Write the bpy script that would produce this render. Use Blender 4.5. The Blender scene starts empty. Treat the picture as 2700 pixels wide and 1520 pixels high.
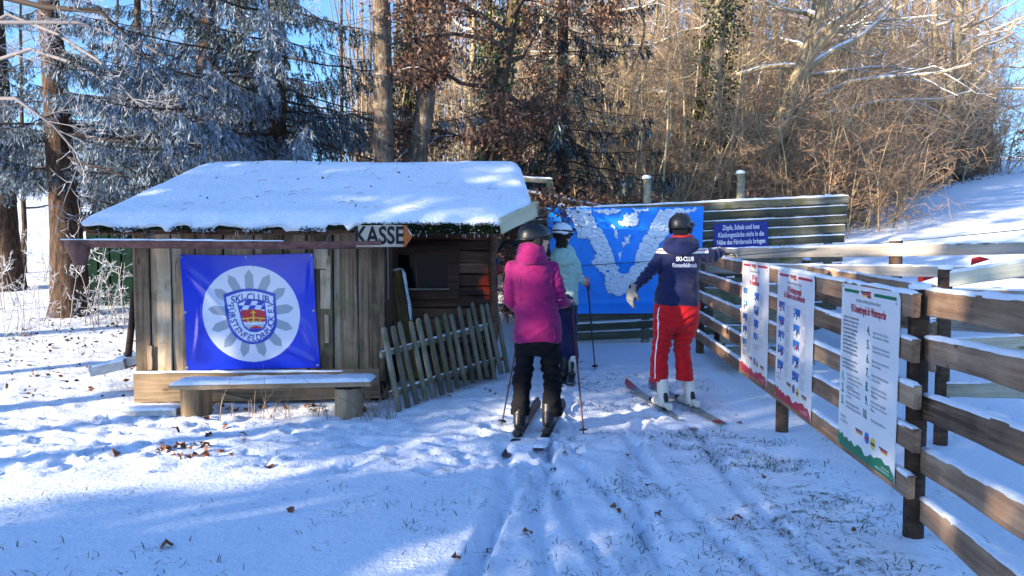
import bpy, bmesh, math, random
import numpy as np
from mathutils import Vector, Matrix, Quaternion
from mathutils.bvhtree import BVHTree

# ------------------------------------------------------------------ camera, world, sun, exposure
scene = bpy.context.scene
EYE = 1.55
FPX = 2000.0                       # focal length in pixels of the 2700 px wide photograph
PITCH = math.atan(100.0 / FPX)
cam_data = bpy.data.cameras.new("camera")
cam_data.sensor_width = 36.0
cam_data.lens = FPX / 2700.0 * 36.0
cam_data.clip_start = 0.05
cam_data.clip_end = 2000.0
cam = bpy.data.objects.new("camera", cam_data)
scene.collection.objects.link(cam)
cam.location = (0, 0, EYE)
cam.rotation_euler = (math.pi / 2 - PITCH, 0, 0)
scene.camera = cam

SUN_AZ = math.radians(235.5)        # direction towards the sun, clockwise from +Y (left and a little behind the camera)
SUN_EL = math.radians(14.0)
to_sun = Vector((math.sin(SUN_AZ) * math.cos(SUN_EL), math.cos(SUN_AZ) * math.cos(SUN_EL), math.sin(SUN_EL)))
world = bpy.data.worlds.new("World")
scene.world = world
world.use_nodes = True
wn = world.node_tree
wn.nodes.clear()
sky = wn.nodes.new("ShaderNodeTexSky")
sky.sky_type = 'NISHITA'
sky.sun_disc = False
sky.sun_elevation = SUN_EL
sky.sun_rotation = SUN_AZ
sky.altitude = 500
sky.air_density = 1.0
sky.dust_density = 1.3
sky.ozone_density = 5.5
bg = wn.nodes.new("ShaderNodeBackground")
bg.inputs[1].default_value = 0.15
wo = wn.nodes.new("ShaderNodeOutputWorld")
wn.links.new(sky.outputs[0], bg.inputs[0])
wn.links.new(bg.outputs[0], wo.inputs[0])

sun_data = bpy.data.lights.new("sun", 'SUN')
sun_data.energy = 5.0
sun_data.angle = math.radians(0.5)
sun_data.color = (1.0, 0.83, 0.62)
sun = bpy.data.objects.new("sun", sun_data)
scene.collection.objects.link(sun)
sun.location = (-20, -12, 12)
sun.rotation_euler = to_sun.to_track_quat('Z', 'Y').to_euler()

scene.view_settings.view_transform = 'Standard'
scene.view_settings.look = 'None'
scene.view_settings.exposure = 1.68
scene.view_settings.gamma = 1.0
scene.view_settings.use_curve_mapping = False
scene.cycles.use_denoising = True
scene.cycles.max_bounces = 4
scene.cycles.adaptive_threshold = 0.02
scene.cycles.caustics_reflective = False
scene.cycles.caustics_refractive = False
scene.cycles.transparent_max_bounces = 8

# ------------------------------------------------------------------ helpers
COL = scene.collection
R = random.Random(7)
NR = np.random.default_rng(7)

def P(px, py, Y):
    """point of the place that stands Y metres in front of the camera and projects to the photograph's pixel"""
    u, v = (px - 1350.0) / FPX, (760.0 - py) / FPX
    c, s = math.cos(PITCH), math.sin(PITCH)
    d = Vector((u, c + v * s, -s + v * c))
    d *= Y / d.y
    return Vector((d.x, d.y, EYE + d.z))

def smooth01(t):
    t = np.clip(t, 0, 1)
    return t * t * (3 - 2 * t)

def _hash(ix, iy, seed):
    n = (ix.astype(np.int64) * 374761393 + iy.astype(np.int64) * 668265263 + seed * 144665) & 0xFFFFFFFF
    n = ((n ^ (n >> 13)) * 1274126177) & 0xFFFFFFFF
    return ((n ^ (n >> 16)) & 0xFFFF) / 65535.0

def vnoise(x, y, seed=0):
    x = np.asarray(x, float); y = np.asarray(y, float)
    ix, iy = np.floor(x), np.floor(y)
    fx, fy = smooth01(x - ix), smooth01(y - iy)
    a, b = _hash(ix, iy, seed), _hash(ix + 1, iy, seed)
    c, d = _hash(ix, iy + 1, seed), _hash(ix + 1, iy + 1, seed)
    return (a * (1 - fx) + b * fx) * (1 - fy) + (c * (1 - fx) + d * fx) * fy

def fbm(x, y, seed=0, octv=4):
    s, a, f = 0, 0.5, 1.0
    for o in range(octv):
        s = s + a * (vnoise(np.asarray(x) * f, np.asarray(y) * f, seed + o * 17) - 0.5)
        a *= 0.5; f *= 2.03
    return s

def H(x, y):
    """terrain height"""
    x = np.asarray(x, float); y = np.asarray(y, float)
    g = 0.05 * np.clip(y - 7, 0, 7) + 0.1 * np.clip(y - 14, 0, 16) + 0.095 * np.clip(y - 30, 0, 120)
    x0 = 4 - 0.3 * np.clip(y - 11, 0, 80)
    dx = np.clip(x - x0, 0, 200)
    far = smooth01((y - 5) / 6)
    r = (1.2 * (1 - np.exp(-dx / 3.0)) + 0.045 * dx) * far
    g = g + r + 0.5 * fbm(x / 14, y / 14, 3, 2) * smooth01((np.hypot(x, y - 5) - 10) / 12)
    return g

def h1(x, y):
    return float(H(np.array([x]), np.array([y]))[0])

def link(o, parent=None):
    COL.objects.link(o)
    if parent is not None:
        o.parent = parent
    return o

def tag(o, label=None, cat=None, group=None, kind=None):
    if label: o['label'] = label
    if cat: o['category'] = cat
    if group: o['group'] = group
    if kind: o['kind'] = kind
    return o

def thing(name, loc, label, cat, group=None):
    o = bpy.data.objects.new(name, None)
    o.empty_display_size = 0.1
    o.location = loc
    link(o)
    return tag(o, label, cat, group)

def wloc(o):
    """world location of an object whose ancestors are only translated"""
    v = Vector(o.location)
    p = o.parent
    while p is not None:
        v += Vector(p.location); p = p.parent
    return v

def mesh_np(name, verts, faces, smooth=False, cols=None):
    """verts (n,3), faces (m,k) with one k, or a list of such arrays"""
    me = bpy.data.meshes.new(name)
    fl = faces if isinstance(faces, list) else [faces]
    fl = [np.asarray(f, dtype=np.int32) for f in fl if len(f)]
    verts = np.asarray(verts, dtype=np.float32)
    nl = sum(f.size for f in fl); nf = sum(len(f) for f in fl)
    me.vertices.add(len(verts)); me.loops.add(nl); me.polygons.add(nf)
    me.vertices.foreach_set("co", verts.ravel())
    me.loops.foreach_set("vertex_index", np.concatenate([f.ravel() for f in fl]))
    starts, tot = [], 0
    for f in fl:
        starts.append(tot + np.arange(len(f)) * f.shape[1]); tot += f.size
    me.polygons.foreach_set("loop_start", np.concatenate(starts).astype(np.int32))
    me.polygons.foreach_set("use_smooth", np.full(nf, bool(smooth)))
    if cols is not None:
        at = me.color_attributes.new("Col", 'FLOAT_COLOR', 'POINT')
        c = np.ones((len(verts), 4), dtype=np.float32); c[:, :cols.shape[1]] = cols
        at.data.foreach_set("color", c.ravel())
    me.update(calc_edges=True)
    return me

def obj(name, me, mat=None, parent=None, world_at=None):
    """link a mesh; its vertices are in world space unless world_at gives the object's own origin"""
    o = bpy.data.objects.new(name, me)
    if mat is not None and len(me.materials) == 0:
        me.materials.append(mat)
    link(o, parent)
    base = wloc(parent) if parent is not None else Vector((0, 0, 0))
    if world_at is None:
        o.location = -base
    else:
        o.location = Vector(world_at) - base
    return o

def obj_at(name, verts, faces, mat, parent, origin, smooth=False, cols=None):
    """world space vertices, origin moved to `origin`"""
    v = np.asarray(verts, float) - np.asarray(tuple(origin))
    return obj(name, mesh_np(name, v, faces, smooth, cols), mat, parent, origin)

def frame(dirv, up=(0, 0, 1)):
    x = Vector(dirv).normalized(); up = Vector(up)
    y = up.cross(x)
    if y.length < 1e-5: y = Vector((0, 1, 0)).cross(x)
    y.normalize(); z = x.cross(y)
    return Matrix((x, y, z)).transposed()

def board_mesh(L, h, t, rnd=None, ch=0.006, segs=3, jit=0.003, roundtop=0.0):
    """beam along local X (0..L), height h on local Z (centred), thickness t on local Y; chamfered, slightly uneven"""
    rnd = rnd or R
    c = min(ch, h * .3, t * .3)
    hy, hz = t / 2, h / 2
    prof = [(-hy + c, -hz), (hy - c, -hz), (hy, -hz + c), (hy, hz - c), (hy - c, hz), (-hy + c, hz), (-hy, hz - c), (-hy, -hz + c)]
    V, F = [], []
    for s in range(segs + 1):
        oy, oz = rnd.uniform(-jit, jit), rnd.uniform(-jit, jit)
        sc = 1 + rnd.uniform(-jit, jit) / max(h, .02)
        ex = rnd.uniform(-1, 1) * jit if s in (0, segs) else 0
        for (y, z) in prof:
            V.append((L * s / segs + ex, y + oy, z * sc + oz))
    for s in range(segs):
        for k in range(8):
            a, b = s * 8 + k, s * 8 + (k + 1) % 8
            F.append((a, b, b + 8, a + 8))
    caps = [tuple(range(7, -1, -1)), tuple(range(segs * 8, segs * 8 + 8))]
    me = bpy.data.meshes.new("board")
    me.from_pydata(V, [], F + caps)
    me.update()
    return me

def board(name, p0, p1, h, t, mat, parent=None, up=(0, 0, 1), segs=3, jit=0.003, rnd=None):
    p0, p1 = Vector(p0), Vector(p1)
    me = board_mesh((p1 - p0).length, h, t, rnd, segs=segs, jit=jit)
    me.materials.append(mat)
    o = bpy.data.objects.new(name, me)
    link(o, parent)
    o.rotation_euler = frame(p1 - p0, up).to_euler()
    o.location = p0 - (wloc(parent) if parent is not None else Vector((0, 0, 0)))
    return o

def snow_strip(name, p0, p1, w, th, mat, parent, seed=0, step=0.035, gaps=0.0, up=Vector((0, 0, 1))):
    """rounded, uneven ridge of snow lying on the upper edge of a board"""
    p0, p1 = Vector(p0), Vector(p1)
    L = (p1 - p0).length
    n = max(4, int(L / step))
    d = (p1 - p0).normalized(); side = d.cross(up).normalized()
    s = np.linspace(0, L, n + 1)
    hh = th * (0.75 + 1.3 * fbm(s / .16 + seed * 7.3, s * 0 + seed, 5, 3))
    if gaps > 0:
        hh *= smooth01((vnoise(s / .5 + seed * 3.1, s * 0 + 3.3, 9) - gaps) * 6)
    hh *= smooth01(np.minimum(s, L - s) / .03 + .25)
    hh = np.maximum(hh, 0.001)
    prof = [(-.56, -.10), (-.54, .35), (-.34, .85), (0, 1.0), (.34, .85), (.54, .35), (.56, -.10)]
    V = []
    for i in range(n + 1):
        c = p0 + d * s[i]
        ww = w * (1 + .25 * (vnoise(np.array([s[i] / .07]), np.array([seed * 1.7]), 2)[0] - .5))
        sag = 0.006 * (vnoise(np.array([s[i] / .1]), np.array([seed * 2.7]), 4)[0])
        for (a, b) in prof:
            q = c + side * (a * ww) + up * (b * hh[i] if b > 0 else b * .06 - sag)
            V.append(tuple(q))
    m = len(prof)
    F = [(i * m + k, i * m + k + 1, (i + 1) * m + k + 1, (i + 1) * m + k) for i in range(n) for k in range(m - 1)]
    o = obj_at(name, np.array(V), np.array(F), mat, parent, p0, smooth=True)
    return o

class Tubes:
    """polylines with radii collected by point count, built together"""
    def __init__(self): self.g = {}
    def add(self, pts, rad, sides=3, col=None):
        k = (len(pts), sides)
        self.g.setdefault(k, ([], [], []))
        a = self.g[k]
        a[0].append(pts); a[1].append(rad); a[2].append(col if col is not None else (1, 1, 1))
    def arrays(self):
        VV, FF, CC, off = [], [], [], 0
        for (n, s), (pl, rl, cl) in self.g.items():
            p = np.asarray(pl, float); r = np.asarray(rl, float); c = np.asarray(cl, float)
            m = len(p)
            t = np.empty_like(p)
            t[:, 1:-1] = p[:, 2:] - p[:, :-2]; t[:, 0] = p[:, 1] - p[:, 0]; t[:, -1] = p[:, -1] - p[:, -2]
            t /= np.linalg.norm(t, axis=2, keepdims=True) + 1e-9
            ov = p[:, -1] - p[:, 0]; ov /= np.linalg.norm(ov, axis=1, keepdims=True) + 1e-9
            ref = np.where(np.abs(ov[:, 2:3]) > .85, np.array([[1., 0, 0]]), np.array([[0, 0, 1.]]))[:, None, :]
            u = np.cross(t, np.broadcast_to(ref, t.shape)); u /= np.linalg.norm(u, axis=2, keepdims=True) + 1e-9
            w = np.cross(t, u)
            ang = np.arange(s) * 2 * math.pi / s
            ca, sa = np.cos(ang), np.sin(ang)
            v = p[:, :, None, :] + r[:, :, None, None] * (u[:, :, None, :] * ca[None, None, :, None] + w[:, :, None, :] * sa[None, None, :, None])
            VV.append(v.reshape(-1, 3))
            cc = np.broadcast_to(c[:, None, None, :], (m, n, s, 3)).reshape(-1, 3)
            CC.append(cc)
            base = (np.arange(m) * n * s)[:, None, None] + (np.arange(n - 1) * s)[None, :, None]
            k = np.arange(s)[None, None, :]; k2 = (np.arange(s) + 1) % s
            a = base + k; b = base + k2[None, None, :]
            f = np.stack([a, b, b + s, a + s], axis=-1).reshape(-1, 4) + off
            FF.append(f); off += m * n * s
        return np.concatenate(VV), np.concatenate(FF), np.concatenate(CC)
    def mesh(self, name, smooth=True):
        v, f, c = self.arrays()
        return mesh_np(name, v, f, smooth, c)

def blades(base, dirv, length, width, side=None, cols=None, bend=None):
    """flat pointed leaves (diamonds of two triangles): base (n,3), dir (n,3) unit, length (n,), width (n,)"""
    n = len(base)
    if side is None:
        rnd = NR.normal(size=(n, 3)); side = np.cross(dirv, rnd)
    side = side / (np.linalg.norm(side, axis=1, keepdims=True) + 1e-9)
    L = np.asarray(length)[:, None]; W = np.asarray(width)[:, None]
    mid = base + dirv * L * .45
    if bend is not None: mid = mid - bend * L * .5
    tip = base + dirv * L
    v = np.stack([base, mid + side * W / 2, tip, mid - side * W / 2], axis=1).reshape(-1, 3)
    f = np.arange(n * 4).reshape(n, 4)
    c = None if cols is None else np.repeat(cols, 4, axis=0)
    return v, f, c

def merge(parts):
    V, F, C, off = [], [], [], 0
    for (v, f, c) in parts:
        V.append(v); F.append(f + off); C.append(c if c is not None else np.ones((len(v), 3))); off += len(v)
    return np.concatenate(V), np.concatenate(F), np.concatenate(C)

def copy_tree(o, parent=None):
    c = o.copy(); COL.objects.link(c)
    if parent is not None: c.parent = parent
    for ch in o.children: copy_tree(ch, c)
    return c

def text_mesh(body, size, resu=2, align='CENTER', space=1.0, wx=1.0, bold=0.0, line=1.0):
    """flat mesh of lettering in the XY plane, size = cap height-ish"""
    cu = bpy.data.curves.new("lettering", 'FONT')
    cu.body = body; cu.size = size; cu.align_x = align; cu.align_y = 'CENTER'
    cu.resolution_u = resu; cu.space_character = space; cu.space_line = line; cu.offset = bold; cu.fill_mode = 'BOTH'
    o = bpy.data.objects.new("lettering_tmp", cu); COL.objects.link(o)
    dg = bpy.context.evaluated_depsgraph_get(); dg.update()
    me = bpy.data.meshes.new_from_object(o.evaluated_get(dg))
    bpy.data.objects.remove(o); bpy.data.curves.remove(cu)
    n = len(me.vertices)
    v = np.empty(n * 3, dtype=np.float32); me.vertices.foreach_get("co", v); v = v.reshape(-1, 3).astype(float)
    v[:, 0] *= wx
    me.calc_loop_triangles()
    t = np.empty(len(me.loop_triangles) * 3, dtype=np.int32); me.loop_triangles.foreach_get("vertices", t)
    bpy.data.meshes.remove(me)
    return v, t.reshape(-1, 3)

# ------------------------------------------------------------------ materials
def new_mat(name):
    m = bpy.data.materials.new(name); m.use_nodes = True
    nt = m.node_tree; b = nt.nodes["Principled BSDF"]
    return m, nt, b

def N(nt, t, **kw):
    n = nt.nodes.new(t)
    for k, v in kw.items(): setattr(n, k, v)
    return n

def ramp(nt, stops, interp='LINEAR'):
    r = N(nt, "ShaderNodeValToRGB"); cr = r.color_ramp; cr.interpolation = interp
    while len(cr.elements) < len(stops): cr.elements.new(0.5)
    for e, (p, c) in zip(cr.elements, stops):
        e.position = p; e.color = (*c, 1) if len(c) == 3 else c
    return r

def plain(name, col, rough=0.6, spec=0.3, bump=0.0, bscale=40, var=0.0, coat=0.0, metal=0.0, sheen=0.0):
    m, nt, b = new_mat(name)
    b.inputs["Base Color"].default_value = (*col, 1)
    b.inputs["Roughness"].default_value = rough
    b.inputs["Specular IOR Level"].default_value = spec
    b.inputs["Coat Weight"].default_value = coat
    b.inputs["Metallic"].default_value = metal
    b.inputs["Sheen Weight"].default_value = sheen
    if bump or var:
        tc = N(nt, "ShaderNodeTexCoord"); nz = N(nt, "ShaderNodeTexNoise")
        nz.inputs["Scale"].default_value = bscale; nz.inputs["Detail"].default_value = 5
        nt.links.new(tc.outputs["Object"], nz.inputs["Vector"])
        if bump:
            bp = N(nt, "ShaderNodeBump"); bp.inputs["Strength"].default_value = bump; bp.inputs["Distance"].default_value = 0.01
            nt.links.new(nz.outputs["Fac"], bp.inputs["Height"]); nt.links.new(bp.outputs[0], b.inputs["Normal"])
        if var:
            r = ramp(nt, [(.3, tuple(c * (1 - var) for c in col)), (.7, tuple(min(1, c * (1 + var)) for c in col))])
            nt.links.new(nz.outputs["Fac"], r.inputs[0]); nt.links.new(r.outputs[0], b.inputs["Base Color"])
    return m

def wood(name, stops, axis=0, scale=1.0, rough=0.8, bump=0.5, rand=0.35, moss=None, mossamt=0.45, coords="Object"):
    """weathered wood: grain stretched along one local axis, knots, per-piece variation"""
    m, nt, b = new_mat(name); L = nt.links.new
    tc = N(nt, "ShaderNodeTexCoord"); oi = N(nt, "ShaderNodeObjectInfo")
    off = N(nt, "ShaderNodeVectorMath", operation='SCALE'); cmb = N(nt, "ShaderNodeCombineXYZ")
    for i in range(3): L(oi.outputs["Random"], cmb.inputs[i])
    L(cmb.outputs[0], off.inputs[0]); off.inputs["Scale"].default_value = 37.0
    add = N(nt, "ShaderNodeVectorMath", operation='ADD')
    L(tc.outputs[coords], add.inputs[0]); L(off.outputs[0], add.inputs[1])
    mp = N(nt, "ShaderNodeMapping")
    s = [26 * scale] * 3; s[axis] = 1.1 * scale
    mp.inputs["Scale"].default_value = s
    L(add.outputs[0], mp.inputs[0])
    n1 = N(nt, "ShaderNodeTexNoise"); n1.inputs["Scale"].default_value = 1.0; n1.inputs["Detail"].default_value = 8; n1.inputs["Roughness"].default_value = .65
    n1.inputs["Distortion"].default_value = 0.6
    L(mp.outputs[0], n1.inputs["Vector"])
    n2 = N(nt, "ShaderNodeTexNoise"); n2.inputs["Scale"].default_value = 3.2 * scale; n2.inputs["Detail"].default_value = 4
    L(add.outputs[0], n2.inputs["Vector"])
    r = ramp(nt, stops); 
    mx = N(nt, "ShaderNodeMath", operation='MULTIPLY_ADD'); L(n2.outputs["Fac"], mx.inputs[0]); mx.inputs[1].default_value = .55
    L(n1.outputs["Fac"], mx.inputs[2])
    sb = N(nt, "ShaderNodeMath", operation='SUBTRACT'); L(mx.outputs[0], sb.inputs[0]); sb.inputs[1].default_value = .27
    rv = N(nt, "ShaderNodeMath", operation='MULTIPLY_ADD'); L(oi.outputs["Random"], rv.inputs[0]); rv.inputs[1].default_value = rand; L(sb.outputs[0], rv.inputs[2])
    sb2 = N(nt, "ShaderNodeMath", operation='SUBTRACT'); L(rv.outputs[0], sb2.inputs[0]); sb2.inputs[1].default_value = rand / 2
    L(sb2.outputs[0], r.inputs[0])
    # knots
    mk = N(nt, "ShaderNodeMapping"); sk = [7.0 * scale] * 3; sk[axis] = 2.6 * scale; mk.inputs["Scale"].default_value = sk
    L(add.outputs[0], mk.inputs[0])
    vo = N(nt, "ShaderNodeTexVoronoi"); vo.inputs["Scale"].default_value = 1.0; L(mk.outputs[0], vo.inputs["Vector"])
    kr = ramp(nt, [(.05, (.25, .2, .16)), (.14, (1, 1, 1))]); L(vo.outputs["Distance"], kr.inputs[0])
    mul = N(nt, "ShaderNodeMix", data_type='RGBA', blend_type='MULTIPLY'); mul.inputs[0].default_value = .85
    L(r.outputs[0], mul.inputs[6]); L(kr.outputs[0], mul.inputs[7])
    last = mul.outputs[2]
    if moss:
        n3 = N(nt, "ShaderNodeTexNoise"); n3.inputs["Scale"].default_value = 5; n3.inputs["Detail"].default_value = 6; L(add.outputs[0], n3.inputs["Vector"])
        mr = ramp(nt, [(1 - mossamt - .08, (0, 0, 0)), (1 - mossamt + .12, (1, 1, 1))]); L(n3.outputs["Fac"], mr.inputs[0])
        mm = N(nt, "ShaderNodeMix", data_type='RGBA'); L(mr.outputs[0], mm.inputs[0]); L(last, mm.inputs[6]); mm.inputs[7].default_value = (*moss, 1)
        last = mm.outputs[2]
    L(last, b.inputs["Base Color"])
    b.inputs["Roughness"].default_value = rough; b.inputs["Specular IOR Level"].default_value = .25
    bp = N(nt, "ShaderNodeBump"); bp.inputs["Strength"].default_value = bump; bp.inputs["Distance"].default_value = .006
    L(n1.outputs["Fac"], bp.inputs["Height"]); L(bp.outputs[0], b.inputs["Normal"])
    return m

def bark(name, stops, scale=1.0, bump=1.0, lichen=None):
    m, nt, b = new_mat(name); L = nt.links.new
    tc = N(nt, "ShaderNodeTexCoord"); mp = N(nt, "ShaderNodeMapping"); mp.inputs["Scale"].default_value = (9 * scale, 9 * scale, 2.2 * scale)
    L(tc.outputs["Object"], mp.inputs[0])
    n1 = N(nt, "ShaderNodeTexNoise"); n1.inputs["Scale"].default_value = 2; n1.inputs["Detail"].default_value = 8; n1.inputs["Roughness"].default_value = .7; n1.inputs["Distortion"].default_value = 1.0
    L(mp.outputs[0], n1.inputs["Vector"])
    vo = N(nt, "ShaderNodeTexVoronoi"); vo.inputs["Scale"].default_value = 1.6; L(mp.outputs[0], vo.inputs["Vector"])
    mx = N(nt, "ShaderNodeMath", operation='MULTIPLY_ADD'); L(vo.outputs["Distance"], mx.inputs[0]); mx.inputs[1].default_value = .35; L(n1.outputs["Fac"], mx.inputs[2])
    sb = N(nt, "ShaderNodeMath", operation='SUBTRACT'); L(mx.outputs[0], sb.inputs[0]); sb.inputs[1].default_value = .15
    r = ramp(nt, stops); L(sb.outputs[0], r.inputs[0]); last = r.outputs[0]
    if lichen:
        n3 = N(nt, "ShaderNodeTexNoise"); n3.inputs["Scale"].default_value = 9; n3.inputs["Detail"].default_value = 6; L(tc.outputs["Object"], n3.inputs["Vector"])
        mr = ramp(nt, [(.55, (0, 0, 0)), (.66, (1, 1, 1))]); L(n3.outputs["Fac"], mr.inputs[0])
        mm = N(nt, "ShaderNodeMix", data_type='RGBA'); L(mr.outputs[0], mm.inputs[0]); L(last, mm.inputs[6]); mm.inputs[7].default_value = (*lichen, 1); last = mm.outputs[2]
    L(last, b.inputs["Base Color"]); b.inputs["Roughness"].default_value = .9; b.inputs["Specular IOR Level"].default_value = .15
    bp = N(nt, "ShaderNodeBump"); bp.inputs["Strength"].default_value = bump; bp.inputs["Distance"].default_value = .03
    L(mx.outputs[0], bp.inputs["Height"]); L(bp.outputs[0], b.inputs["Normal"])
    return m

def vcol(name, rough=.7, spec=.2, transl=0.0, mult=(1, 1, 1), bump=0, bscale=30):
    """colour from the mesh's own colour attribute (leaf and twig tints, printed cloth)"""
    m, nt, b = new_mat(name); L = nt.links.new
    at = N(nt, "ShaderNodeVertexColor"); at.layer_name = "Col"
    mx = N(nt, "ShaderNodeMix", data_type='RGBA', blend_type='MULTIPLY'); mx.inputs[0].default_value = 1
    L(at.outputs[0], mx.inputs[6]); mx.inputs[7].default_value = (*mult, 1)
    L(mx.outputs[2], b.inputs["Base Color"])
    b.inputs["Roughness"].default_value = rough; b.inputs["Specular IOR Level"].default_value = spec
    if bump:
        tc = N(nt, "ShaderNodeTexCoord"); nz = N(nt, "ShaderNodeTexNoise"); nz.inputs["Scale"].default_value = bscale; nz.inputs["Detail"].default_value = 5
        L(tc.outputs["Object"], nz.inputs["Vector"])
        bp = N(nt, "ShaderNodeBump"); bp.inputs["Strength"].default_value = bump; bp.inputs["Distance"].default_value = .01
        L(nz.outputs["Fac"], bp.inputs["Height"]); L(bp.outputs[0], b.inputs["Normal"])
    if transl > 0:
        tr = N(nt, "ShaderNodeBsdfTranslucent"); L(mx.outputs[2], tr.inputs[0])
        ms = N(nt, "ShaderNodeMixShader"); ms.inputs[0].default_value = transl
        out = nt.nodes["Material Output"]
        L(b.outputs[0], ms.inputs[1]); L(tr.outputs[0], ms.inputs[2]); L(ms.outputs[0], out.inputs[0])
    return m

def snow_mat(name, ground=False):
    m, nt, b = new_mat(name); L = nt.links.new
    b.inputs["Roughness"].default_value = .55; b.inputs["Specular IOR Level"].default_value = .3
    tc = N(nt, "ShaderNodeTexCoord")
    n1 = N(nt, "ShaderNodeTexNoise"); n1.inputs["Scale"].default_value = 22; n1.inputs["Detail"].default_value = 8; n1.inputs["Roughness"].default_value = .65
    L(tc.outputs["Object"], n1.inputs["Vector"])
    r = ramp(nt, [(.3, (.70, .78, .90)), (.65, (.80, .86, .94))]); L(n1.outputs["Fac"], r.inputs[0]); last = r.outputs[0]
    if ground:
        at = N(nt, "ShaderNodeAttribute"); at.attribute_name = "bare"
        n2 = N(nt, "ShaderNodeTexNoise"); n2.inputs["Scale"].default_value = 13; n2.inputs["Detail"].default_value = 8; n2.inputs["Roughness"].default_value = .7
        mp = N(nt, "ShaderNodeMapping"); mp.inputs["Scale"].default_value = (1, 1, 1); L(tc.outputs["Object"], mp.inputs[0]); L(mp.outputs[0], n2.inputs["Vector"])
        ad = N(nt, "ShaderNodeMath", operation='ADD'); L(at.outputs["Fac"], ad.inputs[0]); L(n2.outputs["Fac"], ad.inputs[1])
        mr = ramp(nt, [(.86, (0, 0, 0)), (1.0, (1, 1, 1))]); L(ad.outputs[0], mr.inputs[0])
        n3 = N(nt, "ShaderNodeTexNoise"); n3.inputs["Scale"].default_value = 30; n3.inputs["Detail"].default_value = 4; L(tc.outputs["Object"], n3.inputs["Vector"])
        gr = ramp(nt, [(.35, (.035, .04, .02)), (.55, (.09, .075, .04)), (.7, (.16, .10, .06))]); L(n3.outputs["Fac"], gr.inputs[0])
        mm = N(nt, "ShaderNodeMix", data_type='RGBA'); L(mr.outputs[0], mm.inputs[0]); L(last, mm.inputs[6]); L(gr.outputs[0], mm.inputs[7]); last = mm.outputs[2]
    L(last, b.inputs["Base Color"])
    bp = N(nt, "ShaderNodeBump"); bp.inputs["Strength"].default_value = .75; bp.inputs["Distance"].default_value = .022
    n9 = N(nt, "ShaderNodeTexNoise"); n9.inputs["Scale"].default_value = 70; n9.inputs["Detail"].default_value = 3; L(tc.outputs["Object"], n9.inputs["Vector"])
    m9 = N(nt, "ShaderNodeMath", operation='MULTIPLY_ADD'); L(n9.outputs["Fac"], m9.inputs[0]); m9.inputs[1].default_value = .18; L(n1.outputs["Fac"], m9.inputs[2])
    L(m9.outputs[0], bp.inputs["Height"]); L(bp.outputs[0], b.inputs["Normal"])
    return m

M = {}
M['ground'] = snow_mat("snowy_ground", True)
M['snow'] = snow_mat("fresh_snow")
# woods: colours from dark grain to light grain
M['w_front'] = wood("weathered_cladding", [(.2, (.07, .05, .034)), (.45, (.22, .155, .10)), (.62, (.36, .27, .18)), (.85, (.48, .41, .31))], bump=.9, rand=.5, moss=(.15, .15, .07), mossamt=.36)
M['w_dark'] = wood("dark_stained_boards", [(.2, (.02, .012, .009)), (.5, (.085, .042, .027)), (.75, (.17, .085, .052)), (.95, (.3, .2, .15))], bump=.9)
M['w_red'] = wood("redbrown_boards", [(.2, (.045, .02, .013)), (.5, (.14, .05, .03)), (.8, (.24, .1, .06))], bump=.6)
M['w_bench'] = wood("bench_wood", [(.2, (.1, .07, .045)), (.5, (.26, .19, .12)), (.8, (.4, .31, .21))])
M['w_picket'] = wood("mossy_pickets", [(.2, (.05, .045, .035)), (.5, (.15, .135, .1)), (.8, (.27, .25, .19))], moss=(.1, .12, .045), mossamt=.42)
M['w_fence'] = wood("brown_fence_boards", [(.2, (.07, .042, .026)), (.5, (.225, .14, .088)), (.75, (.36, .245, .16)), (.95, (.47, .36, .26))], bump=.7)
M['w_post'] = wood("dark_post", [(.2, (.02, .012, .008)), (.5, (.065, .04, .026)), (.8, (.13, .085, .055))])
M['w_grey'] = wood("grey_rails", [(.2, (.14, .12, .1)), (.5, (.3, .27, .23)), (.8, (.42, .38, .33))], bump=.3)
M['w_pale_sunlit'] = wood("sunlit_pale_rails", [(.2, (.3, .29, .21)), (.5, (.54, .52, .40)), (.8, (.68, .66, .54))], bump=.3)  # weathered grey-green rails, lightened so the colour stands in for sunlight
M['w_slat'] = wood("mossy_slats", [(.2, (.022, .026, .018)), (.5, (.075, .076, .054)), (.78, (.15, .145, .11)), (.95, (.34, .34, .32))], bump=.7, moss=(.07, .085, .03), mossamt=.4)
M['w_verge'] = wood("pale_verge_board", [(.2, (.2, .2, .12)), (.5, (.4, .38, .26)), (.8, (.52, .5, .36))], bump=.3)
M['w_sign'] = wood("grey_sign_wood", [(.2, (.14, .12, .1)), (.5, (.36, .31, .25)), (.8, (.5, .45, .38))], scale=2)
M['w_beam'] = wood("old_beam", [(.2, (.05, .035, .015)), (.5, (.17, .11, .04)), (.8, (.3, .2, .08))], scale=.8)
M['w_steps'] = wood("grey_treads", [(.2, (.1, .1, .075)), (.5, (.24, .23, .17)), (.8, (.35, .33, .27))], moss=(.1, .12, .06))
M['w_stump'] = wood("stump_wood", [(.2, (.09, .065, .04)), (.5, (.25, .18, .11)), (.8, (.38, .29, .19))], axis=2, scale=1.0)
M['gutter'] = plain("old_red_gutter", (.125, .058, .05), .6, .3, .25, 14, .5)
M['moss'] = plain("moss", (.014, .019, .008), .95, .1, .9, 60, .6)
M['black'] = plain("black_plastic", (.012, .012, .014), .4, .4)
M['blackpaint'] = plain("black_paint", (.015, .015, .018), .7, .2, .1, 60)
M['orange'] = plain("orange_paint", (.36, .1, .025), .7, .2, .2, 50, .3)
M['glass'] = plain("dark_window", (.005, .006, .009), .08, .09)
M['ice'] = plain("ice", (.6, .68, .78), .15, .6)
M['metal'] = plain("zinc", (.45, .46, .48), .35, .5, metal=.8)
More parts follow.
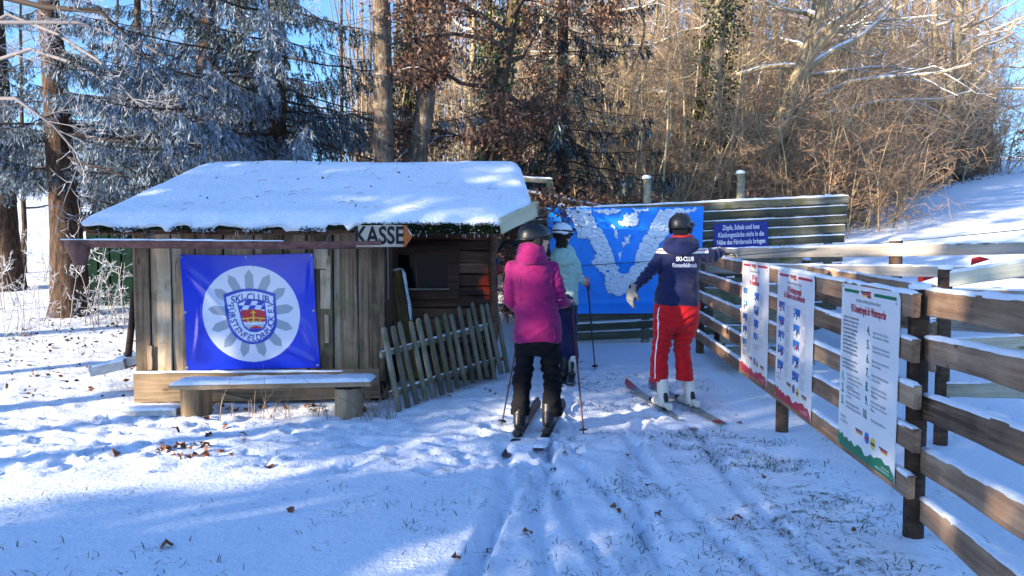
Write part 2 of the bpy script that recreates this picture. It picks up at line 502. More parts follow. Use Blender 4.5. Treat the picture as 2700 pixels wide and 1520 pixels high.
M['tarp'] = plain("blue_tarp", (.010, .25, .86), .42, .35, .35, 5, .10)
M['signblue'] = plain("navy_sign", (.012, .022, .24), .45, .4)
M['white'] = plain("white_print", (.8, .81, .84), .5, .3)
M['poster'] = plain("poster_sheet", (.66, .68, .7), .32, .4, .15, 3)
M['printgreen'] = plain("green_print", (.012, .16, .075), .4, .4)
M['printred'] = plain("red_print", (.42, .018, .03), .4, .4)
M['printdark'] = plain("dark_print", (.05, .055, .075), .5, .3)
M['printgrey'] = plain("grey_print", (.2, .21, .24), .5, .3)
M['printteal'] = plain("teal_print", (.01, .2, .14), .5, .3)
M['printblue'] = plain("blue_print", (.03, .16, .48), .5, .3)
M['printyellow'] = plain("yellow_print", (.65, .48, .06), .5, .3)
M['red'] = plain("red_cloth", (.5, .02, .02), .6, .3)
M['greenshed'] = plain("green_sheet", (.004, .018, .013), .85, .08, .1, 10, .3)
M['concrete'] = plain("pale_slab", (.42, .43, .43), .85, .2, .3, 30, .15)

# ------------------------------------------------------------------ the ground: one sheet to the horizon
def spaced(lo, hi, step, out_lo, out_hi, g=1.075):
    a = list(np.arange(lo, hi + 1e-6, step))
    s, x = step, a[-1]
    while x < out_hi: s *= g; x += s; a.append(x)
    s, x, b = step, a[0], []
    while x > out_lo: s *= g; x -= s; b.append(x)
    return np.array(b[::-1] + a)

SKI_LINES = [((-.05, 6.0), (-.25, 2.0)), ((.27, 5.9), (.08, 2.0)), ((.22, 6.0), (.62, 2.1)), ((.55, 5.4), (.95, 2.0)), ((.9, 6.3), (1.35, 2.2)),
             ((1.2, 6.8), (.3, 2.2)), ((1.55, 6.6), (1.5, 3.0)), ((.0, 8.6), (.22, 7.4)), ((.5, 8.4), (.62, 7.2)), ((.35, 6.2), (-.55, 2.2)), ((1.0, 6.2), (.5, 2.4))]
gx = spaced(-6.5, 5.0, .045, -350, 350)
gy = spaced(2.2, 10.5, .042, -90, 420)
GX, GY = np.meshgrid(gx, gy)
GZ = H(GX, GY)
dist = np.hypot(GX, GY - 5)
nearw = 1 - smooth01((dist - 7) / 9)
tramp = smooth01((GX + 6.5) / 1.5) * (1 - smooth01((GX - 1.2) / 1.2)) * smooth01((GY - 4.9) / .8) * (1 - smooth01((GY - 9) / 2))
tramp = np.maximum(tramp, .8 * smooth01((GX + .4) / .8) * (1 - smooth01((GX - 2.0) / .4)) * smooth01((9.8 - GY) / 2))
tramp = np.maximum(tramp, .35 * smooth01((-2.2 - GX) / 2) * smooth01((GY - 6) / 2) * nearw)
GZ = GZ + .05 * fbm(GX / 1.3, GY / 1.3, 11, 3) * (.3 + .7 * nearw)
GZ = GZ + (.055 * fbm(GX / .14, GY / .12, 21, 4) + .016 * np.abs(fbm(GX / .42, GY / .3, 25, 2))) * tramp * nearw
GZ = GZ + .012 * fbm(GX / .12, GY / .12, 31, 3) * nearw
for (a, b) in SKI_LINES:
    ax, ay = a; bx, by = b
    L2 = (bx - ax) ** 2 + (by - ay) ** 2
    t = np.clip(((GX - ax) * (bx - ax) + (GY - ay) * (by - ay)) / L2, 0, 1)
    d = np.hypot(GX - ax - t * (bx - ax) - .05 * np.sin(t * 7 + ax * 9), GY - ay - t * (by - ay))
    GZ = GZ - .040 * np.exp(-(d / .046) ** 6) + .016 * np.exp(-((d - .078) / .022) ** 2)
fr = random.Random(5)
for i in range(330):                                   # boot prints
    if i < 230: x, y = fr.uniform(-5.6, .6), fr.uniform(5.2, 7.1)
    else: x, y = fr.uniform(-.6, 2.0), fr.uniform(5.5, 9.6)
    an = fr.uniform(0, math.pi); dep = fr.uniform(.01, .03)
    j0, j1 = np.searchsorted(gx, [x - .35, x + .35]); i0, i1 = np.searchsorted(gy, [y - .35, y + .35])
    sx, sy = GX[i0:i1, j0:j1] - x, GY[i0:i1, j0:j1] - y
    u, v = sx * math.cos(an) + sy * math.sin(an), -sx * math.sin(an) + sy * math.cos(an)
    q = (u / .14) ** 2 + (v / .055) ** 2
    GZ[i0:i1, j0:j1] += -dep * np.exp(-q ** 2) + dep * .5 * np.exp(-(q - 1.7) ** 2 / .5)
bare = .115 + .17 * tramp * nearw * smooth01((GX + .2) / 1.0)
bare += .16 * smooth01((-3.6 - GX) / 1.5) * smooth01((GY - 7.0) / 2) * (1 - smooth01((GY - 24) / 6))
bare += .05 * smooth01((GX - .3) / 1.0) * smooth01((6.2 - GY) / 2) * (GX < 2.4)
bare += .18 * smooth01((GY - 13) / 4) * (1 - smooth01((GY - 34) / 6)) * smooth01((GX + 5) / 3) * (1 - smooth01((GX - 3 - .3 * GY) / 3))
bare += .30 * fbm(GX / .45, GY / .3, 41, 5)
bare += .10 * np.clip((-.004 - .02 * fbm(GX / .19, GY / .19, 21, 3)) * 20, 0, 1) * tramp
snowlip = np.exp(-(((GX + 2.9) / 1.6) ** 4)) * np.exp(-((GY - 6.75) / .22) ** 2)
bare -= .3 * snowlip
nyg, nxg = GX.shape
gv = np.stack([GX.ravel(), GY.ravel(), GZ.ravel()], axis=1)
ii = (np.arange(nyg - 1)[:, None] * nxg + np.arange(nxg - 1)[None, :]).ravel()
gf = np.stack([ii, ii + 1, ii + 1 + nxg, ii + nxg], axis=1)
gme = mesh_np("ground", gv, gf, True)
ba = gme.attributes.new("bare", 'FLOAT', 'POINT'); ba.data.foreach_set("value", bare.ravel().astype(np.float32))
ground = obj("ground", gme, M['ground'])
tag(ground, "snow covered ground rising to a hill beyond the fences", None, None, "structure")

def gz(x, y):
    """height of the built ground sheet (bilinear)"""
    j = int(np.clip(np.searchsorted(gx, x) - 1, 0, nxg - 2)); i = int(np.clip(np.searchsorted(gy, y) - 1, 0, nyg - 2))
    u = (x - gx[j]) / (gx[j + 1] - gx[j]); v = (y - gy[i]) / (gy[i + 1] - gy[i])
    return float((GZ[i, j] * (1 - u) + GZ[i, j + 1] * u) * (1 - v) + (GZ[i + 1, j] * (1 - u) + GZ[i + 1, j + 1] * u) * v)

def gzs(x, y):
    j = np.clip(np.searchsorted(gx, x) - 1, 0, nxg - 2); i = np.clip(np.searchsorted(gy, y) - 1, 0, nyg - 2)
    u = (x - gx[j]) / (gx[j + 1] - gx[j]); v = (y - gy[i]) / (gy[i + 1] - gy[i])
    return (GZ[i, j] * (1 - u) + GZ[i, j + 1] * u) * (1 - v) + (GZ[i + 1, j] * (1 - u) + GZ[i + 1, j + 1] * u) * v

# ------------------------------------------------------------------ the ticket hut
hut = thing("ticket_hut", (-2.2, 8.6, 0), "low wooden ticket hut with snow covered roof and dark window", "hut")
WY = 7.60
x = -3.78; hr = random.Random(11); i = 0
while x < -1.30:                                        # vertical cladding, every second plank set forward
    w = hr.uniform(.115, .21) if i % 2 == 0 else hr.uniform(.07, .12)
    w = min(w, -1.27 - x)
    if w < .03: break
    yy = WY - (.024 if i % 2 == 0 else 0) + hr.uniform(-.004, .004)
    top = 1.80 + hr.uniform(-.02, .02); bot = .27 + hr.uniform(-.05, .03)
    o = board("wall_plank", (x + w / 2, yy, bot), (x + w / 2, yy, top), w - .004, .022, M['w_front'], hut, up=(1, 0, 0), segs=4, jit=.004, rnd=hr)
    x += w; i += 1
for (px, py0, py1, ww) in ((858, 712, 815, .1), (866, 675, 800, .05), (846, 655, 710, .14), (396, 912, 975, .05), (862, 830, 905, .045)):
    a, b = P(px, py0, WY - .05), P(px, py1, WY - .05)
    board("patch_board", b, a, ww, .018, M['w_front'], hut, up=(1, 0, 0), rnd=hr)
board("base_plank", P(357, 1022, 7.52), P(1000, 1013, 7.52), .30, .035, M['w_bench'], hut, segs=6, jit=.008)
board("base_plank", P(358, 1081, 7.55), P(990, 1078, 7.55), .12, .03, M['w_bench'], hut, segs=6, jit=.006)
snow_strip("snow", P(357, 982, 7.50), P(905, 978, 7.50), .04, .014, M['snow'], hut, 3)
# dark inner walls
def slab(name, x0, x1, y0, y1, z0, z1, mat, parent):
    v = np.array([(x, y, z) for x in (x0, x1) for y in (y0, y1) for z in (z0, z1)])
    f = np.array([(0, 1, 3, 2), (4, 6, 7, 5), (0, 4, 5, 1), (2, 3, 7, 6), (0, 2, 6, 4), (1, 5, 7, 3)])
    return obj_at(name, v, f, mat, parent, ((x0 + x1) / 2, (y0 + y1) / 2, z0))
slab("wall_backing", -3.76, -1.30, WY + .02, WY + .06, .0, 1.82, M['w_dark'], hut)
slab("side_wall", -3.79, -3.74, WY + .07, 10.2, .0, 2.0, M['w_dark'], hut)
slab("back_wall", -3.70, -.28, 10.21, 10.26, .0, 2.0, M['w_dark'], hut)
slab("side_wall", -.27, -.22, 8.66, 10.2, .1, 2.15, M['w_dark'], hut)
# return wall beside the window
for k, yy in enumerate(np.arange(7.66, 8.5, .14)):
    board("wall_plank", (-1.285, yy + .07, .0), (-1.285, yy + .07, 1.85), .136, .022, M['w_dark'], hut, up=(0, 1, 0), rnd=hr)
board("curtain_strip", (-1.262, 7.70, 1.05), (-1.262, 7.70, 1.62), .05, .012, M['w_grey'], hut, up=(0, 1, 0))
# recessed wall of horizontal boards
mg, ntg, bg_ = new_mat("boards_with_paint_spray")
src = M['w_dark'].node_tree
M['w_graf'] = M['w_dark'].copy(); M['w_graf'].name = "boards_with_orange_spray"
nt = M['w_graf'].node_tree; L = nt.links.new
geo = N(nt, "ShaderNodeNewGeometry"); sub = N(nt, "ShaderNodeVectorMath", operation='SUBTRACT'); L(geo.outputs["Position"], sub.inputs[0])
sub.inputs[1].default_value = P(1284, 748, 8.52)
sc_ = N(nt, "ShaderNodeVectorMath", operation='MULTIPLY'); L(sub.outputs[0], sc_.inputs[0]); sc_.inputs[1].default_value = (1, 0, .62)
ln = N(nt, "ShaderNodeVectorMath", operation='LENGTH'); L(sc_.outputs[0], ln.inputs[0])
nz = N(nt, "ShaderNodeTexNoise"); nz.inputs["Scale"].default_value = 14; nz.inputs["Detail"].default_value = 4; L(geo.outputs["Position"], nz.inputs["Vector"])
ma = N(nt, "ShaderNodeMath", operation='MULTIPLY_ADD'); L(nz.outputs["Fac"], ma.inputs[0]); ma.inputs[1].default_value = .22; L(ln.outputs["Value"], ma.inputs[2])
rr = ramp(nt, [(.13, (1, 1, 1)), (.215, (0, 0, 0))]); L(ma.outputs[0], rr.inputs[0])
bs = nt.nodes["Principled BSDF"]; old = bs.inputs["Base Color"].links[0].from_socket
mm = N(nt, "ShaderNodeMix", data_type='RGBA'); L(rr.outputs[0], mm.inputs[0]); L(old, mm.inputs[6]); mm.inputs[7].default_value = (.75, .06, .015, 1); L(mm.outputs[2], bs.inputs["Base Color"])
bpy.data.materials.remove(mg)
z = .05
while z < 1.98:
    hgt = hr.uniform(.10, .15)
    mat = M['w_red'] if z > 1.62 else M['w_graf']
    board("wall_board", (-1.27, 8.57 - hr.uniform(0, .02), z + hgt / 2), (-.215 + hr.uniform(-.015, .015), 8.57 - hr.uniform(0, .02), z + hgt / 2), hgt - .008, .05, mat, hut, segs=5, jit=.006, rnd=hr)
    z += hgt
cp = Tubes(); pts = [(-.215 + hr.uniform(-.015, .015), 8.55, zz) for zz in np.linspace(.1, 2.05, 14)]
cp.add(pts, [.045 + hr.uniform(-.012, .012) for _ in pts], 8); obj_at("corner_post", *(lambda a: (a[0], a[1]))(cp.arrays()), M['w_dark'], hut, (-.215, 8.55, .1), True)
# window: mitred frame, glass, sill
wa, wb = P(1050, 672, 8.50), P(1182, 764, 8.50)
x0, x1, zt, zb = wa.x, wb.x, wa.z, wb.z; fw = .10
fr_ = obj_at("window_frame", np.array([(a, y, c) for y in (8.455, 8.535) for (a, c) in
     ((x0 - fw, zb - fw), (x1 + fw + .02, zb - fw), (x1 + fw + .02, zt + fw), (x0 - fw, zt + fw), (x0, zb), (x1, zb), (x1, zt), (x0, zt))]),
     [np.array([(0, 1, 5, 4), (1, 2, 6, 5), (2, 3, 7, 6), (3, 0, 4, 7), (4, 5, 13, 12), (5, 6, 14, 13), (6, 7, 15, 14), (7, 4, 12, 15), (0, 8, 9, 1), (1, 9, 10, 2), (2, 10, 11, 3), (3, 11, 8, 0)])],
     M['w_dark'], hut, (x0, 8.5, zb))
slab("window_pane", x0, x1, 8.505, 8.512, zb, zt, M['glass'], fr_)
board("window_sill", (x0 - .01, 8.44, zb + .008), (x1 + .01, 8.44, zb + .008), .018, .05, M['w_grey'], fr_)
# curtain edge behind glass seen as a paler strip
board("window_bar", (x0 + .21, 8.50, zb), (x0 + .19, 8.50, zt), .014, .012, M['w_dark'], fr_, up=(1, 0, 0))

# roof: sloping slab with snow blanket, clipped corner with a pale verge board, mossy eave
SL = .41; EY, RY, BY = 7.25, 9.07, 10.75
def roof_z(y): return 1.80 + SL * (y - EY) if y <= RY else 1.80 + SL * (RY - EY) - SL * (y - RY)
def roof_l(y): return np.interp(y, [EY, RY, BY], [-4.10, -3.60, -3.9])
def roof_r(y): return np.interp(y, [EY, 7.68, RY, BY], [-.095, .205, .085, .12])
ys = np.concatenate([np.linspace(EY, RY, 40), np.linspace(RY, BY, 14)[1:]])
nu = 110
def roof_sheet(off_fn, ylist):
    V = []
    for y in ylist:
        a, b = roof_l(y), roof_r(y)
        xs = np.linspace(a, b, nu)
        V.append(np.stack([xs, np.full(nu, y), np.full(nu, roof_z(y)) + off_fn(xs, np.full(nu, y), a, b)], axis=1))
    return np.array(V)
under = roof_sheet(lambda x, y, a, b: x * 0 - .075, [EY + .01, RY, BY])
over = roof_sheet(lambda x, y, a, b: x * 0 - .012, [EY + .01, RY, BY])
V = np.concatenate([under.reshape(-1, 3), over.reshape(-1, 3)])
F = []
for r_ in range(2):
    for k in range(nu - 1):
        a = r_ * nu + k; F += [(a, a + nu, a + nu + 1, a + 1), (3 * nu + a, 3 * nu + a + 1, 3 * nu + a + nu + 1, 3 * nu + a + nu)]
for k in range(nu - 1):
    F += [(k, k + 1, 3 * nu + k + 1, 3 * nu + k), (2 * nu + k, 5 * nu + k, 5 * nu + k + 1, 2 * nu + k + 1)]
for r_ in range(2):
    a = r_ * nu; F += [(a, 3 * nu + a, 4 * nu + a, nu + a)]; a = r_ * nu + nu - 1; F += [(a, nu + a, 4 * nu + a, 3 * nu + a)]
roof = obj_at("roof", V, np.array(F), M['w_dark'], hut, (-2, EY, 1.8))
def blanket(x, y, a, b):
    e = np.minimum(np.minimum(x - a, b - x) / .10, np.minimum(y - EY, BY - y) / .10)
    e = np.sqrt(np.clip(e, 0, 1))
    th = .085 + .06 * fbm(x / .7, y / .35, 51, 3) + .014 * fbm(x / .09, y / .09, 52, 3)
    rd = .035 * np.exp(-((y - RY) / .12) ** 2)
    return th * (.28 + .72 * e) - rd
sn = roof_sheet(blanket, ys)
front = sn[0].copy(); lip = sn[0].copy(); 
lip[:, 1] -= .012 + .03 * vnoise(lip[:, 0] / .07, lip[:, 0] * 0, 61) + .03 * vnoise(lip[:, 0] / .35, lip[:, 0] * 0, 64); lip[:, 2] = 1.80 + .02 * vnoise(lip[:, 0] / .05, lip[:, 0] * 0, 62) - .055 * smooth01((vnoise(lip[:, 0] / .13, lip[:, 0] * 0, 63) - .4) * 3) * (lip[:, 0] < -1.45)
drop = lip.copy(); drop[:, 1] += .03; drop[:, 2] -= .03
rows = np.concatenate([drop[None], lip[None], sn], axis=0)
nr = len(rows); sv = rows.reshape(-1, 3)
sf = [(i * nu + k, i * nu + k + 1, (i + 1) * nu + k + 1, (i + 1) * nu + k) for i in range(nr - 1) for k in range(nu - 1)]
left = rows[:, 0].copy(); left[:, 2] = np.minimum(left[:, 2], np.array([roof_z(y) for y in left[:, 1]])) - .02
rgt = rows[:, -1].copy(); rgt[:, 2] = np.minimum(rgt[:, 2], np.array([roof_z(max(y, EY)) for y in rgt[:, 1]])) - .02
n0 = len(sv); sv = np.concatenate([sv, left, rgt])
sf += [(i * nu, (i + 1) * nu, n0 + i + 1, n0 + i) for i in range(nr - 1)]
sf += [(i * nu + nu - 1, n0 + nr + i, n0 + nr + i + 1, (i + 1) * nu + nu - 1) for i in range(nr - 1)]
obj_at("snow", sv, np.array(sf), M['snow'], roof, (-2, EY, 1.8), True)
va, vb = Vector((-.11, EY - .03, 1.775)), Vector((.23, 7.68, 1.955))
board("verge_board", va, vb + (vb - va) * .03, .15, .028, M['w_verge'], roof)
board("verge_end", vb + Vector((-.03, .035, .02)), vb + Vector((.04, .035, .02)), .13, .05, M['w_verge'], roof)
board("eave_board", (-4.08, EY + .06, 1.735), (-.13, EY + .06, 1.735), .07, .025, M['w_dark'], roof, segs=6)
# moss on the eave: many little tufts
mr_ = np.random.default_rng(3); n = 5200
mx_ = np.concatenate([mr_.uniform(-4.05, -1.45, 2300), mr_.uniform(-1.42, -.12, 2900)]); kp = vnoise(mx_ / .16, mx_ * 0, 71) > np.where(mx_ < -1.43, .42, .12)
mx_ = mx_[kp]; n = len(mx_)
lf_ = mx_ < -1.43
mb = np.stack([mx_, EY - .012 - mr_.uniform(0, .03, n) - np.where(lf_, .02, 0), np.where(lf_, 1.765 - mr_.uniform(0, .045, n), 1.80 - mr_.uniform(-.015, .098, n))], axis=1)
md = np.stack([mr_.normal(0, .5, n), -.6 + mr_.normal(0, .3, n), mr_.normal(-.35, .5, n)], axis=1); md /= np.linalg.norm(md, axis=1, keepdims=True)
mc = np.stack([mr_.uniform(.006, .028, n), mr_.uniform(.010, .036, n), mr_.uniform(.004, .012, n)], axis=1)
fz = mr_.uniform(0, 1, n) > np.where(mx_ > -1.43, .95, .95); mc[fz] = (.6, .66, .74)
v, f, c = blades(mb, md, mr_.uniform(.012, .03, n), mr_.uniform(.006, .014, n), cols=mc)
M['mossv'] = vcol("moss_tufts", .9, .1)
tag(obj_at("moss", v, f, M['mossv'], roof, (-2, EY, 1.8), cols=c), kind="stuff")
slab("moss_bed", -1.44, -.12, EY - .015, EY + .03, 1.705, 1.80, M['moss'], roof)
slab("moss_bed", -4.05, -1.46, EY - .008, EY + .03, 1.745, 1.79, M['moss'], roof)
# icicles
for k in range(18):
    xx = hr.choice([hr.uniform(-3.9, -1.5), hr.gauss(-2.62, .05), hr.gauss(-2.3, .04), hr.uniform(-1.3, -.2)])
    ln_ = hr.uniform(.02, .075) if xx < -1.45 else hr.uniform(.015, .04); t = Tubes(); b = Vector((xx, EY + .005, 1.735 if xx < -1.45 else 1.70))
    t.add([b, b + Vector((0, 0, -ln_ * .5)), b + Vector((0, 0, -ln_))], [.004, .003, .0006], 5)
    a = t.arrays(); obj_at("icicle", a[0], a[1], M['ice'], roof, b, True)
# twigs and litter on the roof snow
tw = Tubes(); rt = random.Random(31)
for k in range(30):
    y = rt.uniform(EY + .1, RY - .05); x = rt.uniform(-3.6, -.1); z = roof_z(y) + .088
    L_ = rt.uniform(.03, .15); an = rt.uniform(-.6, .6); up = rt.choice([0, 0, rt.uniform(0, .1)])
    tw.add([(x, y, z), (x + L_ * .5 * math.cos(an), y + L_ * .2 * math.sin(an), z + .012 + up * .5), (x + L_ * math.cos(an), y + L_ * .5 * math.sin(an), z + up)], [.0022, .0018, .001], 3, (.05, .035, .03))
v, f, c = tw.arrays()
tag(obj_at("fallen_twigs", v, f, plain("twig_litter", (.05, .035, .03), .8), roof, (-2, 8, 2)), kind="stuff")
nb = 70; bx_ = mr_.uniform(-3.6, -.1, nb); by_ = mr_.uniform(EY + .1, RY - .02, nb); by_[:14] = RY - mr_.uniform(.03, .2, 14); bx_[:14] = -3.0 + mr_.normal(0, .06, 14)
bb = np.stack([bx_, by_, np.array([roof_z(y) for y in by_]) + .086], axis=1)
bd = np.stack([mr_.normal(0, 1, nb), mr_.normal(0, 1, nb), mr_.uniform(0, .5, nb)], axis=1); bd /= np.linalg.norm(bd, axis=1, keepdims=True)
v, f, c = blades(bb, bd, mr_.uniform(.02, .06, nb), mr_.uniform(.01, .03, nb))
tag(obj_at("leaf_litter", v, f, plain("leaf_litter", (.06, .04, .03), .8), roof, (-2, 8, 2)), kind="stuff")

# gutter: open half pipe with a funnel at its far end
GYY = 7.08
def half_pipe(p0, p1, r):
    p0, p1 = Vector(p0), Vector(p1); d = (p1 - p0).normalized(); s = d.cross(Vector((0, 0, 1))).normalized(); n = 12
    V = []; 
    for e in range(9):
        c = p0.lerp(p1, e / 8) + Vector((0, 0, -.01 * math.sin(e / 8 * math.pi)))
        for rad in (r, r * .88):
            for k in range(n + 1):
                a = math.pi + math.pi * k / n
                V.append(c + s * (rad * math.cos(a)) + Vector((0, 0, rad * math.sin(a))))
    m = n + 1; F = []
    for e in range(8):
        for k in range(n):
            a = e * 2 * m + k; F.append((a, a + 1, a + 2 * m + 1, a + 2 * m)); b = a + m; F.append((b, b + 2 * m, b + 2 * m + 1, b + 1))
        a = e * 2 * m; F.append((a, a + 2 * m, a + 3 * m, a + m)); a = e * 2 * m + n; F.append((a, a + m, a + 3 * m, a + 2 * m))
    return np.array([tuple(v) for v in V]), np.array(F)
g0, g1 = P(172, 632, GYY), P(1008, 636, GYY)
v, f = half_pipe(g0, g1, .072)
gut = obj_at("gutter", v, f, M['gutter'], hut, g0, True)
fn = Tubes(); c = P(205, 634, GYY)
fnp = []
V = []; ring = [(.0, .125, .085), (-.02, .125, .085), (-.10, .10, .075), (-.20, .065, .055), (-.235, .055, .05)]
for (dz, rx, ry) in ring:
    for k in range(16):
        a = k * math.pi / 8; V.append((c.x + rx * math.cos(a) + (-dz) * .12, c.y - .012 + ry * math.sin(a), c.z + dz))
F = [(i * 16 + k, i * 16 + (k + 1) % 16, (i + 1) * 16 + (k + 1) % 16, (i + 1) * 16 + k) for i in range(4) for k in range(16)]
obj_at("funnel", np.array(V), np.array(F), M['gutter'], gut, c, True)
snow_strip("snow", g0 + Vector((0, -.07, .004)), g1 + Vector((-.9, -.07, .004)), .014, .008, M['snow'], gut, 8, gaps=.35)
for px in (380, 640, 860):
    q = P(px, 634, GYY); board("gutter_bracket", q + Vector((0, .0, -.02)), q + Vector((0, .28, .13)), .02, .006, M['metal'], gut)

# ------------------------------------------------------------------ things at the hut
def inside(poly, x, y):
    r = np.zeros(x.shape, bool); n = len(poly)
    for i in range(n):
        x0, y0 = poly[i]; x1, y1 = poly[(i + 1) % n]
        if y0 == y1: continue
        r ^= ((y0 > y) != (y1 > y)) & (x < (x1 - x0) * (y - y0) / (y1 - y0) + x0)
    return r

def paint_tris(img, U, Vv, v, t, col):
    """print lettering triangles into a grid of sample points (banner cloth)"""
    du, dv = U[0, 1] - U[0, 0], Vv[1, 0] - Vv[0, 0]
    for tri in t:
        p = v[tri, :2]
        j0 = int((p[:, 0].min() - U[0, 0]) / du); j1 = int((p[:, 0].max() - U[0, 0]) / du) + 2
        i0 = int((p[:, 1].min() - Vv[0, 0]) / dv); i1 = int((p[:, 1].max() - Vv[0, 0]) / dv) + 2
        i0, j0 = max(i0, 0), max(j0, 0)
        if i1 <= i0 or j1 <= j0: continue
        x, y = U[i0:i1, j0:j1], Vv[i0:i1, j0:j1]
        if x.size == 0: continue
        s = []
        for k in range(3):
            a, b = p[k], p[(k + 1) % 3]; s.append((b[0] - a[0]) * (y - a[1]) - (b[1] - a[1]) * (x - a[0]))
        m = ((s[0] >= 0) & (s[1] >= 0) & (s[2] >= 0)) | ((s[0] <= 0) & (s[1] <= 0) & (s[2] <= 0))
        img[i0:i1, j0:j1][m] = col

# club banner: its design is laid out in pixels of the enlarged photograph (origin top left of the cloth)
BW, BH = 1560.0, 1320.0
nbx, nby = 310, 262
bu, bv = np.meshgrid(np.linspace(0, BW, nbx), np.linspace(0, BH, nby))
BLUE, SILV, GREY, DBL = np.array([.008, .034, .56]), np.array([.60, .66, .80]), np.array([.27, .33, .42]), np.array([.012, .05, .42])
img = np.empty((nby, nbx, 3)); img[:] = BLUE
CX, CY, RX, RY_ = 795.0, 680.0, 575.0, 555.0
img[((bu - CX) / RX) ** 2 + ((bv - CY) / RY_) ** 2 < 1] = SILV
for k in range(13):
    a = 2 * math.pi * k / 13; dx, dy = math.sin(a), -math.cos(a)
    q = (bu - CX) * dx + (bv - CY) * dy; s = np.abs((bu - CX) * -dy + (bv - CY) * dx)
    img[(q > 120) & (q < 515) & (s < 52) & (s < (515 - q) * .72)] = GREY
def shield(o, top=0):
    l, r_, t_, b_ = 480 + o, 1100 - o * .95, 405 + o, 1030 - o
    pts = [(l, t_ + 45)]
    for k in range(9):
        f_ = k / 8; pts.append((l + (r_ - l) * f_, t_ + 45 - 75 * math.sin(math.pi * f_) * .9))
    w = (r_ - l) / 2; c = (l + r_) / 2 + 15
    for k in range(17):
        a = math.pi * k / 16; pts.append((c + (w - 15) * math.cos(a), b_ - 290 + 290 * math.sin(a)))
    return pts
img[inside(shield(0), bu, bv)] = DBL; img[inside(shield(32), bu, bv)] = SILV
inner = [(635, 545), (720, 512), (795, 505), (870, 508), (965, 530), (985, 780), (940, 860), (850, 895), (770, 885), (710, 840), (680, 780)]
inner2 = [(655, 560), (725, 530), (795, 525), (870, 528), (948, 545), (965, 775), (925, 845), (850, 875), (775, 865), (725, 825), (698, 775)]
img[inside(inner, bu, bv)] = DBL
ins = inside(inner2, bu, bv)
RED, YEL = np.array([.45, .02, .03]), np.array([.68, .5, .04])
sec = ins & (bv < 625 + ((bu - 810) / 150) ** 2 * 25)
chk = ((np.floor((bu - 660 + (bv - 540) * .55) / 75).astype(int) + np.floor((bv - 525) / 52).astype(int)) % 2) == 0
img[sec & chk] = SILV; img[sec & ~chk] = DBL
redp = ins & (bv >= 625 + ((bu - 810) / 150) ** 2 * 25) & (bv < 800); img[redp] = RED
ar = 745 - .10 * (150 - np.abs(bu - 820))
for d0 in (0, 42):
    img[ins & (np.abs(bv - ar - d0 + 8) < 7)] = YEL
img[ins & (np.abs(bu - 755) < 6) & (bv > ar) & (bv < ar + 42)] = YEL; img[ins & (np.abs(bu - 900) < 6) & (bv > ar) & (bv < ar + 42)] = YEL
img[(np.abs(bu - 822) < 9) & (bv > 635) & (bv < 780)] = YEL; img[(np.abs(bu - 822) < 28) & (np.abs(bv - 662) < 9)] = YEL
stn = ins & (bv >= 768); img[stn] = SILV
jx = ((bu + 30 * (np.floor((bv - 768) / 22) % 2)) % 46) < 4; jy = ((bv - 768) % 22) < 3
img[stn & (jx | jy)] = (.05, .06, .1)
img[ins & (((bu - 845) / 80) ** 2 + ((bv - 860) / 42) ** 2 < 1)] = RED; img[ins & (bv > 846)] = DBL
v, t = text_mesh("SKI-CLUB", 120, 3, bold=2.6, wx=.92)
vv = v.copy(); ang = (v[:, 0]) / 900.0; vv[:, 0] = 796 + v[:, 0]; vv[:, 1] = 488 - v[:, 1] + 35 * (v[:, 0] / 220) ** 2
paint_tris(img, bu, bv, vv, t, DBL * .8)
path = [(553, 560), (560, 640), (572, 710), (596, 790), (640, 870), (700, 925), (770, 955), (850, 960), (920, 940), (985, 890), (1020, 820), (1033, 740), (1038, 660), (1040, 520)]
path = np.array(path, float); seg = np.linalg.norm(np.diff(path, axis=0), axis=1); cum = np.concatenate([[0], np.cumsum(seg)])
word = "FÜRSTENFELDBRUCK E.V."; wd = [.62, .72, .72, .68, .6, .68, .74, .62, .66, .58, .74, .7, .72, .72, .72, .7, .3, .66, .3, .66, .3]
tot = sum(wd); pos = 0
for ch, w in zip(word, wd):
    s = (pos + w / 2) / tot * cum[-1]; pos += w
    if ch == ' ': continue
    k = min(np.searchsorted(cum, s, side='right') - 1, len(seg) - 1); f_ = (s - cum[k]) / seg[k]
    c = path[k] * (1 - f_) + path[k + 1] * f_
    d = path[min(k + 1, len(path) - 1)] - path[max(k - 1, 0)] if k else path[1] - path[0]; d = d / np.linalg.norm(d)
    v, t = text_mesh(ch, 104, 3, bold=2.4)
    up = np.array([d[1], -d[0]]) 
    vv = np.stack([c[0] + v[:, 0] * d[0] * .88 + v[:, 1] * up[0], c[1] + v[:, 0] * d[1] * .88 + v[:, 1] * up[1]], axis=1)
    paint_tris(img, bu, bv, vv, t, DBL * .8)
YB = 7.54
cTL, cTR, cBR, cBL = [np.array(P(*q, YB)) for q in ((473, 672), (827, 668), (845, 970), (492, 977))]
fu, fv = bu / BW, bv / BH
sagx = -.018 * np.sin(fv * math.pi) * (1 - 2 * fu) * -1
pos3 = (cTL * ((1 - fu) * (1 - fv))[..., None] + cTR * (fu * (1 - fv))[..., None] + cBR * (fu * fv)[..., None] + cBL * ((1 - fu) * fv)[..., None])
pos3[..., 2] -= .012 * np.sin(np.clip(fu, 0, 1) * math.pi) * (1 - fv)
pos3[..., 0] += .012 * np.sin(fv * math.pi) * (1 - 2 * fu)
